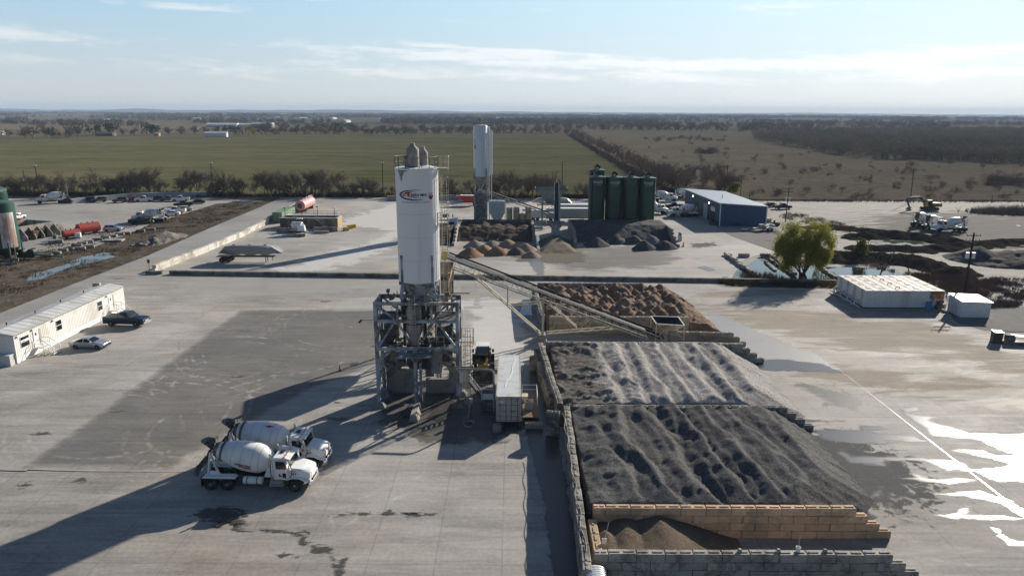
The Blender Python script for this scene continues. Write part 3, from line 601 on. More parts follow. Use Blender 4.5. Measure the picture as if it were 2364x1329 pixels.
def ramp_h(x, y): return min((y-151)*.18, 1.6, 2.0-abs(x-10.2)*.5)+.12*fbm(x, y, .5, 4, 3)
heap('earth_ramp', 'packed earth loading ramp climbing to the far feed hopper', 'ramp', 5.5, 15, 148, 166, ramp_h, heap_mat('ramp_earth', (.17,.14,.11), (.22,.185,.145), 3, .2), .35)
# ================================================================== vegetation
m_bark = M('bark', (.075,.062,.050), .95, 0, .3, 3)
m_twig = M('bare_twigs', (.25,.21,.17), .95, 0, .25, .6, rnd=.3)
m_twig_r = M('brown_twigs', (.22,.165,.135), .95, 0, .25, .6, rnd=.3)
m_ever = M('evergreen_leaves', (.035,.048,.020), .9, 0, .35, .8, rnd=.3)
def leafmat(name, col, tr=.45):
    m = bpy.data.materials.new(name); m.use_nodes = True; t = NT(m.node_tree)
    pos = t.n('ShaderNodeNewGeometry').outputs['Position']
    v = t.m('ADD', t.m('MULTIPLY', t.m('SUBTRACT', t.noise(pos, 1.2, 5, .7), .5), 1.6), 1)
    c = t.n('ShaderNodeVectorMath', operation='SCALE', i={0: col, 'Scale': v}).outputs[0]
    a = t.n('ShaderNodeBsdfDiffuse', i={'Color': c}); b = t.n('ShaderNodeBsdfTranslucent', i={'Color': c})
    x = t.n('ShaderNodeMixShader', i={0: tr, 1: a.outputs[0], 2: b.outputs[0]}); t.n('ShaderNodeOutputMaterial', i={0: x.outputs[0]}); return m
m_willow = leafmat('willow_leaves', (.235,.24,.05), .5); m_ygreen = leafmat('yellow_green_leaves', (.16,.18,.03)); m_drygrass = leafmat('dry_grass', (.125,.095,.055), .12); m_gr = leafmat('green_grass', (.10,.13,.03), .3)
def rdir(r, d, ang):
    d = d.normalized(); x, y, _ = frame_of(d); a = r.uniform(0, 2*pi)
    return (d*cos(ang)+(x*cos(a)+y*sin(a))*sin(ang)).normalized()
def twig(mb, a, b, w, r):
    d = b-a; s = d.cross(Vector((r.uniform(-1,1), r.uniform(-1,1), r.uniform(-1,1))))
    if s.length < 1e-4: return
    s = s.normalized()*w/2; u = d.cross(s).normalized()*w/2
    mb.add([a-s, a+s, b, a+u, a-u], [(0,1,2),(3,4,2)])
def bare_tree(seed, h, lean=0.0, dens=1.0, tw=.075, lv=4, spread=.62, t0=.26):
    r = random.Random(seed); tr = MB(); cr = MB()
    def grow(p, d, L, rad, lvl):
        n = 3 if lvl < 2 else 2; pts = [p]; q = p; dd = d
        for i in range(n):
            dd = (dd+Vector((r.uniform(-.22,.22), r.uniform(-.22,.22), r.uniform(-.03,.2)))).normalized(); q = q+dd*L/n; pts.append(q)
        if lvl <= 1:
            for i in range(n): tr.cyl(pts[i], pts[i+1], rad*(1-.22*i), rad*(1-.22*(i+1)), n=5 if lvl == 0 else 4, caps=False)
        else:
            for i in range(n): twig(cr, pts[i], pts[i+1]+(pts[i+1]-pts[i])*.15, max(rad*1.9*(1-.2*i), tw), r)
        if lvl >= lv: return
        k = {0: r.randint(5,7), 1: r.randint(4,6), 2: r.randint(4,5), 3: r.randint(3,4)}.get(lvl, 3)
        k = max(2, round(k*dens))
        for i in range(k):
            t = r.uniform(.30 if lvl else .35, 1.0); j = min(n-1, int(t*n)); b = pts[j].lerp(pts[j+1], t*n-j)
            nd = rdir(r, dd, r.uniform(.35, .95)*spread/.62); nd.z = nd.z*.8+.12
            grow(b, nd.normalized(), (h*r.uniform(.26,.46) if lvl == 0 else L*r.uniform(.48,.74)), rad*.52, lvl+1)
    grow(Vector((0,0,0)), Vector((lean,0,1)).normalized(), h*t0, h*.018, 0)
    return tr, cr
def scaled_to(trcr, h):
    tr, cr = trcr; zs = [v[2] for v in cr.v]; k = h/max(zs)
    for m in (tr, cr): m.v = [(x*k, y*k, z*k) for x, y, z in m.v]
    return tr, cr
def tree_proto(name, label, seed, h, group, twm=m_twig, **kw):
    tr, cr = scaled_to(bare_tree(seed, h, **kw), h)
    t = thing(name, label, 'tree', (0,0,0), 0, group); tr.build('trunk', m_bark, t); cr.build('crown', twm, t); return t
USED = set()
def place(proto, loc, rz, label, group, scale=1.0):
    if proto.name not in USED:
        USED.add(proto.name); o = proto; o.location = loc; o.rotation_euler = (0,0,rz); o['label'] = label; o['group'] = group
        o.scale = (scale,)*3 if not isinstance(scale, tuple) else scale; return o
    return dup(proto, loc, rz, label, group, scale)
B = [tree_proto('bare_tree', 'leafless tree', 40+i, 9.0, 'trees', m_twig if i % 3 else m_twig_r, lean=(.25 if i in (1,4) else 0), dens=1.0 if i % 2 else 1.15) for i in range(6)]
r = random.Random(5)
x = -186.0; k = 0
while x < 47:
    Y = 256+r.uniform(-2.5, 4.5); s = r.choice([.5,.65,.8,1.0,1.1,.75,.9,.6])*r.uniform(.9,1.15)
    if -52 < x < -30 or 15 < x < 30: s *= .85
    if x < -85: lb = 'bare leafless tree in the row behind the parked cars'
    elif x < -20: lb = 'bare leafless tree in the row between the parked cars and the main silo'
    else: lb = 'bare leafless tree in the row between the two tall silos and the green silos'
    place(B[(k*5+k//3) % 6], (x, Y, -.1), r.uniform(0, 6.28), lb, lb.replace('bare leafless tree', 'trees'), s); k += 1
    x += r.uniform(1.1, 2.9)*(1.0 if r.random() < .9 else 2.0)
place(B[4], (-13.5,251,-.1), 1.2, 'big round bare tree close behind the second silo', 'single big trees', 1.3)
for i in range(22):
    px = r.uniform(1480, 1700); py = r.uniform(410, 452); q = G(px, py)
    if q.y < 252: continue
    place(B[i % 6], (q.x, q.y, -.12), r.uniform(0,6), 'bare tree on the dry slope behind the green silos and the blue building', 'trees behind the green silos', r.uniform(.55,1.15))
# brush under the row
def brush(name, label, pts, n, h, wd, mat, group=None, seed=3, tw=.07, cat='undergrowth'):
    r = random.Random(seed); mb = MB()
    for i in range(n):
        k = r.randrange(len(pts)-1); a = Vector((*pts[k],0)).lerp(Vector((*pts[k+1],0)), r.random()); p = a+Vector((r.gauss(0,wd*.4), r.gauss(0,wd*.4), -.1))
        hh = h*r.uniform(.3,1.0)*(.6+.7*(fbm(p.x, p.y, .08, 3, 2)+.5))
        for j in range(3): twig(mb, p, p+Vector((r.gauss(0,.35)*hh, r.gauss(0,.35)*hh, hh*r.uniform(.6,1))), tw*2, r)
    o = mb.build(name, mat); return tag(o, label, cat, group, 'stuff')
brush('undergrowth', 'dark tangled brush under the bare trees along the field edge', [(-190,255),(-100,255.5),(20,255),(52,256),(62,262)], 5200, 2.9, 4.5, M('brush_twigs', (.10,.082,.065), .95, 0, .3, .3), tw=.1)
brush('undergrowth', 'reddish dry brush along the bank edge of the gravel ground', [(62,250),(120,248),(260,250)], 2200, 1.2, 3.0, m_twig_r, seed=8, tw=.07)
# hedge between the fields
hb = [tree_proto('hedge_tree', 'bushy bare tree', 70+i, 8.0, 'hedge', m_twig_r, dens=1.0, tw=.12, lv=3, spread=.95, t0=.14) for i in range(3)]
for i in range(62):
    t = (i/61)**1.9; Y = 290+(955-290)*t; xx = 61+(Y-290)*.0195+r.uniform(1,7)
    place(hb[i % 3], (xx+2, Y, -.1), r.uniform(0,6), 'bushy bare tree in the hedge line dividing the green field from the dry pasture', 'hedge trees between the fields', r.uniform(.6,1.15)*(1.0+.35*t))
brush('hedge_brush', 'low brush at the foot of the hedge dividing the two fields', [(60,285),(63,420),(70,700),(76,955)], 2600, 2.6, 4, m_twig_r, seed=9, tw=.22)
# far trees, one by one
fb = [tree_proto('far_tree', 'far bare tree', 90+i, 12.0, 'far', m_twig, dens=1.1, tw=.45, lv=3, spread=.8) for i in range(3)]
def ever_mesh(seed, h, w, n=420, s=.8):
    r = random.Random(seed); tr = MB(); cr = MB(); tr.cyl((0,0,0),(0,0,h*.4),h*.03,h*.015,n=5)
    cs = [(r.uniform(-.5,.5)*w, r.uniform(-.5,.5)*w, h*r.uniform(.3,.8), h*r.uniform(.16,.3)) for _ in range(9)]
    for i in range(n):
        c = r.choice(cs); d = Vector((r.gauss(0,1), r.gauss(0,1), r.gauss(0,1))).normalized(); p = Vector(c[:3])+d*c[3]*r.uniform(.6,1.05)
        u = rdir(r, d, 1.2)*s*r.uniform(.5,1); v = rdir(r, d, 1.2)*s*r.uniform(.5,1); cr.add([p-u, p+v, p+u, p-v], [(0,1,2,3)])
    return tr, cr
def ever_proto(name, label, seed, h, w, mat, group, **kw):
    tr, cr = ever_mesh(seed, h, w, **kw); t = thing(name, label, 'tree', (0,0,0), 0, group); tr.build('trunk', m_bark, t); cr.build('crown', mat, t); return t
fe = [ever_proto('evergreen_tree', 'dark tree', 5+i, 11, 11, m_ever, 'e') for i in range(2)]
for i in range(54):
    px = 1335+ i*10.6 + r.uniform(-5,5); py = 300+(px-1335)/570*7+r.uniform(-1,1); q = G(px, py)
    if r.random() < .12: continue
    place(fb[i % 3], (q.x, q.y, -.2), r.uniform(0,6), 'bare tree of the far tree line beyond the dry pasture', 'trees of the far tree line', r.uniform(.85,1.45))
for i in range(74):
    px = 590+i*9.9+r.uniform(-6,6); q = G(px, 309+r.uniform(-2.5,3.5))
    place(fb[i % 3], (q.x, q.y, -.2), r.uniform(0,6), 'bare tree of the dark band along the far end of the green field', 'trees at the far end of the green field', r.uniform(.7,1.25))
for i, (px, py, s, e) in enumerate([(20,318,.9,0),(58,320,1.2,0),(75,319,1.3,0),(105,317,1.3,0),(118,318,1.2,0),(165,316,1.4,0),(180,317,1.3,0),(215,313,1.2,1),(238,312,1.35,1),(262,311,1.4,1),(285,314,.9,0),(310,313,.9,0),(345,312,1.3,1),(360,312,1.3,1),(390,313,1.0,0),(420,312,1.0,0),(450,311,1.1,0),(475,310,.9,0),(500,309,1.0,0),(530,311,1.2,1),(548,312,1.1,1),(132,319,.7,1),(157,318,.6,1)]):
    q = G(px, py); place((fe if e else fb)[i % 2], (q.x, q.y, -.2), r.uniform(0,6), ('dark evergreen tree by the farm beyond the green field' if e else 'round bare tree standing apart beyond the left end of the green field'), 'farm evergreens' if e else 'farm trees', s)
q = G(575, 314); ever_proto('autumn_tree', 'bright yellow tree among the dark trees of the distant farm', 33, 14, 10, leafmat('autumn_leaves', (.22,.17,.035)), 'single coloured trees', n=500).location = q
q = G(1693, 452); ever_proto('small_tree', 'small round yellow green tree behind the blue building', 34, 5.2, 3.6, m_ygreen, 'single coloured trees', n=1400, s=.32).location = (q.x, q.y, -.1)
# shrubs of the dry pasture
sh = [tree_proto('bare_shrub', 'bare shrub', 120+i, 3.4, 'shrubs', m_twig if i else m_twig_r, dens=1.1, tw=.055, lv=3, spread=1.1, t0=.06) for i in range(3)]
m_shr = M('shrub_twigs', (.27,.225,.175), .95, 0, .25, .6, rnd=.3)
for o_ in sh: o_.children[1].data.materials[0] = m_shr
sh[2].children[1].data.materials[0] = M('olive_twigs', (.22,.20,.11), .95, 0, .25, .6, rnd=.3)
spots = []
while len(spots) < 125:
    px = r.uniform(1470, 2364); py = r.choice([r.uniform(395,458), r.uniform(330,400), r.uniform(375,455)])
    if py < 330+(px-1470)*.062 and px > 1700: continue
    spots.append((px, py))
for i, (px, py) in enumerate(spots):
    q = G(px, py)
    if q.y < 254 or q.y > 800: continue
    place(sh[i % 3], (q.x, q.y, -.15), r.uniform(0,6), 'bare scrubby bush scattered over the dry pasture', 'bushes of the dry pasture', r.uniform(.3,1.15)*(1 if q.y < 420 else 1.2))
for i in range(34):
    px = r.uniform(1490, 1680); q = G(px, 322+r.uniform(-4,5)); place(sh[i % 3], (q.x, q.y, -.15), r.uniform(0,6), 'bush of the thicket in the middle of the dry pasture', 'bushes of the mid pasture thicket', r.uniform(.8,1.6))
for i in range(12):
    q = G(r.uniform(1612,1655), 352+r.uniform(-3,3)); place(sh[i % 3], (q.x, q.y, -.15), r.uniform(0,6), 'dark bush of the small round thicket in the dry pasture', 'bushes of the small thicket', r.uniform(1.0,1.8))
for i in range(16):
    q = G(r.uniform(2285,2364), 425+r.uniform(-5,4)); place(sh[i % 3], (q.x, q.y, -.15), r.uniform(0,6), 'dark bush of the clump under the power lines', 'bushes under the power lines', r.uniform(1.0,1.7))
# wood on the right: one mass of crowns
def merge_masses(name, label, proto_mbs, spots, mat, cat='woods'):
    V = []; Fc = []; o = 0
    for i, (x_, y_, s) in enumerate(spots):
        vv, ff = proto_mbs[i % len(proto_mbs)]; a = r.uniform(0, 6.28); c, sn = cos(a)*s, sin(a)*s
        w_ = np.empty_like(vv); w_[:,0] = vv[:,0]*c-vv[:,1]*sn+x_; w_[:,1] = vv[:,0]*sn+vv[:,1]*c+y_; w_[:,2] = vv[:,2]*s-.2; V.append(w_); Fc.append(ff+o); o += len(vv)
    V = np.concatenate(V); Fc = np.concatenate(Fc); me = bpy.data.meshes.new(name)
    me.vertices.add(len(V)); me.vertices.foreach_set('co', V.astype(np.float32).reshape(-1)); nf, k = Fc.shape
    me.loops.add(nf*k); me.loops.foreach_set('vertex_index', Fc.astype(np.int32).reshape(-1)); me.polygons.add(nf)
    me.polygons.foreach_set('loop_start', np.arange(0, nf*k, k, dtype=np.int32)); me.update(calc_edges=True); me.materials.append(mat)
    ob = bpy.data.objects.new(name, me); COL.objects.link(ob); return tag(ob, label, cat, None, 'stuff')
def crown_mass(seed, h, w, n, s):
    r = random.Random(seed); vs = []
    for i in range(n):
        u = Vector((r.gauss(0,1), r.gauss(0,1), r.gauss(0,1))).normalized(); rr = r.uniform(.35,1.0)
        p = Vector((u.x*w/2*rr, u.y*w/2*rr, h*.56+u.z*h*.46*rr)); d = rdir(r, u, .9)*s*r.uniform(.6,1.2); e = rdir(r, d, 1.3)*s*.32
        vs += [p-d-e, p-d+e, p+d]
    for i in range(4):
        p = Vector((r.uniform(-.5,.5), r.uniform(-.5,.5), 0)); vs += [p-Vector((.2,0,0)), p+Vector((.2,0,0)), p+Vector((r.uniform(-1,1), 0, h*.5))]
    return np.array([tuple(v) for v in vs]), np.arange(len(vs)).reshape(-1, 3)
pol = GP((1735,322),(1800,333),(1900,350),(1950,362),(2100,369),(2430,381),(2430,306),(2200,303),(1950,306),(1850,311),(1745,313)); pts = []
bx = [min(p[0] for p in pol), max(p[0] for p in pol), min(p[1] for p in pol), max(p[1] for p in pol)]
while len(pts) < 2300:
    Y = bx[2]*(bx[3]/bx[2])**r.random(); p = (r.uniform(bx[0],bx[1]), Y)
    if inside(p, pol) and (r.random() < .75 or Y < 700): pts.append((*p, r.uniform(.7,1.25)))
mas = [crown_mass(i, 9.5, 9, 150, .75) for i in range(5)]
m_wood = M('wood_crowns', (.24,.20,.165), .95, 0, .5, .012, dirt=(.19,.20,.12), da=.5, ds=.02, coord='World')
merge_masses('woods', 'grey brown bare wood spreading over the right of the dry pasture', mas, pts, m_wood)
# distant belts of trees as far as the horizon
def belt_spots(n, y0, y1, x0f=-.85, x1f=.85, seed=1, gap=.45, s0=.9, s1=1.6):
    r = random.Random(seed); out = []
    while len(out) < n:
        Y = y0*(y1/y0)**r.random(); row = round(math.log(Y)*9)/9; Yr = math.exp(row)*(1+r.gauss(0,.006)); X = r.uniform(x0f, x1f)*Yr
        if fbm(X/Yr*6+row*3, row*7, 1.0, 3, seed) > gap-.5: out.append((X, Yr, r.uniform(s0, s1)))
    return out
big = [crown_mass(20+i, 12, 16, 46, 2.6) for i in range(4)]
m_belt = M('belt_crowns', (.17,.15,.125), .95, 0, .3, .004, coord='World')
merge_masses('distant_woods', 'dark belts of trees on the far plain', big, belt_spots(1500, 1250, 3000, seed=4, gap=.64, s0=.6, s1=1.2)+[(r.uniform(*( -.18*Y, .20*Y)), Y, r.uniform(.9,1.4)) for Y in [r.uniform(1700,2000) for _ in range(700)]], m_belt)
huge = [crown_mass(30+i, 14, 60, 50, 6) for i in range(4)]
merge_masses('distant_woods', 'bluish belts of trees near the horizon', huge, belt_spots(2200, 3000, 9800, seed=6, gap=.50, s0=.7, s1=1.3), m_belt)
# low hills at the horizon
for nm, a0, a1, Yh, hh, sd in (('hills', -.95, .1, 10300, 62, 3), ('hills', -.3, .95, 10200, 34, 7)):
    mb = MB(); n = 160; top = []
    for i in range(n+1):
        a = a0+(a1-a0)*i/n; e = sin(pi*i/n)**.35; top.append((a*Yh, Yh, 4+hh*e*(.62+.5*fbm(a*6, 0, 1.0, 4, sd))))
    mb.add([(p[0], p[1]-260, -1) for p in top]+top+[(p[0], p[1]+260, -1) for p in top], [(i, i+1, n+2+i, n+1+i) for i in range(n)]+[(n+1+i, n+2+i, 2*n+3+i, 2*n+2+i) for i in range(n)])
    tag(mb.build(nm, m_belt), kind='structure')
# ploughed and grassy far fields
for i, (pp, c) in enumerate([([(0,288),(330,284),(700,290),(520,297),(0,300)], (.24,.19,.12)), ([(560,283),(900,282),(880,287),(600,288)], (.10,.13,.05)), ([(1330,286),(1900,283),(2364,283),(2364,296),(1850,298),(1400,294)], (.25,.18,.12)), ([(1000,276),(1500,275),(1500,279),(1000,280)], (.22,.18,.12)),
        ([(0,272),(500,272),(420,277),(0,278)], (.21,.17,.11)), ([(1900,275),(2364,275),(2364,279),(1900,280)], (.24,.18,.13)), ([(0,303),(250,306),(240,320),(0,326)], (.17,.15,.085)), ([(1120,297),(1330,297),(1320,305),(1130,306)], (.25,.19,.13))]):
    sheet('far_field', GP(*pp), soil('far_field_soil_%d' % i, c, tuple(v*.85 for v in c), tuple(v*1.15 for v in c), .006, .06, .8, .3, .2), -.05+.004*i)
# ------------------------------------------------------------------ willow
def willow():
    q = G(1850, 641); t = thing('willow_tree', 'bushy yellow green willow with a double crown beside the pond', 'tree', (q.x, q.y, 0), 0); r = random.Random(12); tr = MB(); cr = MB()
    lobes = [((-2.9,.4,6.6),(2.6,2.3,3.6)), ((-1.0,0,8.2),(2.2,2.2,2.7)), ((2.7,-.2,7.0),(2.6,2.2,3.3)), ((3.9,.3,6.0),(1.5,1.6,2.6)), ((-4.3,-.3,5.2),(1.5,1.6,2.4)), ((.5,-.8,5.4),(3.2,1.9,2.6)), ((-1.2,.9,4.2),(2.4,1.7,1.8)), ((3.0,.2,3.6),(1.6,1.5,1.6)), ((-3.4,0,3.6),(1.6,1.5,1.5))]
    for i in range(9):
        lb = lobes[i % len(lobes)]; b = Vector((r.uniform(-.7,1.0), r.uniform(-.4,.4), -.05)); m = b.lerp(Vector(lb[0]), .5)+Vector((r.uniform(-.3,.3), 0, .3)); e = Vector(lb[0])
        tr.cyl(b, m, .17, .11, n=6); tr.cyl(m, e, .11, .03, n=5)
        for j in range(7):
            d = Vector((r.gauss(0,1)*lb[1][0]*.6, r.gauss(0,1)*lb[1][1]*.6, abs(r.gauss(0,1))*lb[1][2]*.5)); tr.cyl(m.lerp(e, r.random()), e+d, .035, .008, n=3, caps=False)
    for i in range(2700):     # sprays of narrow leaves hanging from twig ends
        c, s = r.choice(lobes); d = Vector((r.gauss(0,1), r.gauss(0,1), r.gauss(0,1))).normalized(); k = r.uniform(.45, 1.08)
        p = Vector((c[0]+d.x*s[0]*k, c[1]+d.y*s[1]*k, c[2]+d.z*s[2]*k))
        if NZ.noise(p*.55+Vector((3,1,7))) < -.24: continue
        out = (d+Vector((0,0,.5))).normalized()
        for j in range(17):
            a = p+out*r.uniform(0,.9)+Vector((r.gauss(0,.22), r.gauss(0,.22), r.gauss(0,.2))); v = (out*.3+Vector((r.gauss(0,.4), r.gauss(0,.4), -.55+r.gauss(0,.35)))).normalized()*r.uniform(.25,.5)
            w_ = v.cross(Vector((r.uniform(-1,1), r.uniform(-1,1), r.uniform(-1,1)))).normalized()*.06; cr.add([a-w_, a+w_, a+v], [(0,1,2)])
    t.scale = (.92, .92, 1.0)
    tr.build('trunk', M('willow_bark', (.06,.05,.04), .95, 0, .3, 3), t); cr.build('crown', m_willow, t)
willow()
# reeds, weeds, brush round the ponds and in the verge
def weeds(name, label, pol, n, h, mat, seed=1, lean=.25, tw=.035, z=0.0, clump=.0):
    r = random.Random(seed); mb = MB(); xs = [p[0] for p in pol]; ys = [p[1] for p in pol]; k = 0
    while k < n:
        p = (r.uniform(min(xs),max(xs)), r.uniform(min(ys),max(ys)))
        if not inside(p, pol): continue
        if clump and fbm(p[0], p[1], .22, 3, seed) < clump-.5: k += .2; continue
        hh = h*r.uniform(.35,1.1); b = Vector((*p, z))
        for j in range(3): twig(mb, b, b+Vector((r.gauss(0,lean)*hh, r.gauss(0,lean)*hh, hh*r.uniform(.6,1))), tw*2, r)
        k += 1
    return tag(mb.build(name, mat), label, 'weeds', None, 'stuff')
weeds('marsh_reeds', 'dry reeds and seed heads along the low wall by the pond', GP((1655,652),(1700,632),(1760,632),(1850,648),(1930,652),(1935,664),(1680,660)), 1300, 1.15, m_drygrass, 2, clump=.5)
weeds('marsh_grass', 'fresh green grass at the pond edge beside the white tanks', GP((1870,652),(1880,620),(1925,628),(1945,655),(1935,664)), 240, .7, m_gr, 3)
weeds('bramble_scrub', 'dark brown scrub on the bank behind the white tanks', GP((2080,650),(2110,632),(2250,640),(2420,650),(2420,705),(2260,712),(2190,690),(2180,668)), 6500, .95, m_twig_r, 4, .4, clump=.30)
weeds('bramble_scrub', 'dry scrub on the pond bank below the mixer trucks', GP((1900,600),(2000,590),(2130,600),(2230,632),(2120,640),(1990,612)), 2200, .7, m_twig_r, 5, .4, clump=.4)
weeds('dry_weeds', 'dry weeds over the brown verge left of the service road', GP((0,690),(0,600),(120,560),(300,520),(430,490),(540,465),(615,465),(520,505),(430,530),(330,575),(200,630)), 5200, .42, m_drygrass, 6, .35, z=-.05, clump=.55)
weeds('dry_weeds', 'dry weeds in the strip between the gravel ground and the blue building', GP((1790,500),(1830,490),(1960,520),(2060,545),(2040,552),(1900,525)), 1300, 1.0, m_drygrass, 7, .35, clump=.4)
weeds('dry_weeds', 'tufts along the foot of the whitewashed wall', GP((655,490),(700,466),(725,463),(690,482),(640,505)), 700, .35, m_drygrass, 8, .3)
bt = tree_proto('bare_sapling', 'thin bare sapling leaning over the pond behind the white tanks', 150, 6.5, 'saplings', m_twig, dens=.6, lv=3, tw=.04, lean=.2); bt.location = G(2030, 640)
b2 = dup(bt, G(2098, 626), 2.0, 'thin bare sapling on the dark bank right of the pond', 'saplings', .75)
ever_proto('young_willow', 'small drooping green willow by the pond, right of the big one', 36, 4.4, 2.0, leafmat('dull_willow', (.12,.125,.04)), 'single coloured trees', n=1300, s=.22).location = G(1992, 600)
sn = MB(); q0 = Vector((0,0,0)); sn.cyl((0,0,0),(0,0,4.2),.3,.2,n=6); sn.cyl((0,0,2.4),(.9,0,4.6),.16,.1,n=5); sn.cyl((0,0,2.8),(-.7,.2,5.0),.15,.1,n=5); sn.cyl((0,0,3.4),(.2,0,5.6),.16,.1,n=5)
o = sn.build('dead_tree', M('bleached_wood', (.34,.31,.27), .9)); o.location = G(157, 458); tag(o, 'pale pruned dead tree stump behind the far left mixer truck', 'tree')
# ================================================================== vehicles
m_white_p = M('white_paint', (.80,.80,.79), .32, 0, .05, .8, dirt=(.55,.52,.47), da=.35, ds=.7)
m_drum = M('drum_paint', (.78,.78,.76), .45, 0, .08, .6, dirt=(.56,.53,.49), da=.38, ds=.7)
m_chrome = M('chrome', (.72,.72,.72), .14, 1.0, .04)
m_steel = M('steel', (.42,.43,.44), .45, .8, .15)
m_black = M('black_plastic', (.018,.018,.019), .5, 0, .2)
m_tyre = M('tyre', (.028,.027,.026), .9, 0, .25, 3, dirt=(.11,.10,.085), da=.5, ds=1.5)
m_rim = M('rim', (.45,.44,.42), .4, .6, .15)
m_dark = M('dark_frame', (.04,.039,.038), .7, 0, .3, 2, dirt=(.16,.145,.125), da=.5, ds=1.2)
m_glass = glassy('window_glass', (.012,.016,.018))
m_grimed = M('grimy_steel', (.085,.082,.078), .75, .2, .35, 2, dirt=(.27,.25,.22), da=.6, ds=1.4)
m_orange = M('orange_lens', (.75,.22,.03), .3); m_red = M('red_paint', (.48,.035,.03), .4); m_navy = M('navy_paint', (.02,.03,.12), .4)
m_ink = M('black_ink', (.015,.015,.016), .6); m_whiteink = M('white_ink', (.75,.75,.74), .6)
m_lamp = M('lamp_lens', (.75,.76,.76), .12)
WH = {}
def wheel(parent, x, y, r_, w_, rimmat=None, dish=True):
    k = (r_, w_, (rimmat or m_rim).name)
    if k not in WH:
        t = MB(); n = 20; b = r_*.07
        t.lathe([(r_*.56,-w_/2),(r_-b,-w_/2),(r_,-w_/2+b),(r_,w_/2-b),(r_-b,w_/2),(r_*.56,w_/2)], n=n, axis=Vector((0,1,0)))
        q = MB(); q.lathe([(.02,-w_/2-.012),(r_*.18,-w_/2-.012),(r_*.2,-w_/2+.05),(r_*.45,-w_/2+.06),(r_*.57,-w_/2-.006),(r_*.57,w_/2+.006),(r_*.45,w_/2-.06),(r_*.2,w_/2-.05),(r_*.18,w_/2+.012),(.02,w_/2+.012)], n=n, axis=Vector((0,1,0)))
        WH[k] = (t.mesh('wheel', m_tyre, True), q.mesh('rim', rimmat or m_rim, True))
    a, b = WH[k]; o = bpy.data.objects.new('wheel', a); COL.objects.link(o); o.parent = parent; o.location = (x, y, r_)
    p = bpy.data.objects.new('rim', b); COL.objects.link(p); p.parent = o; return o
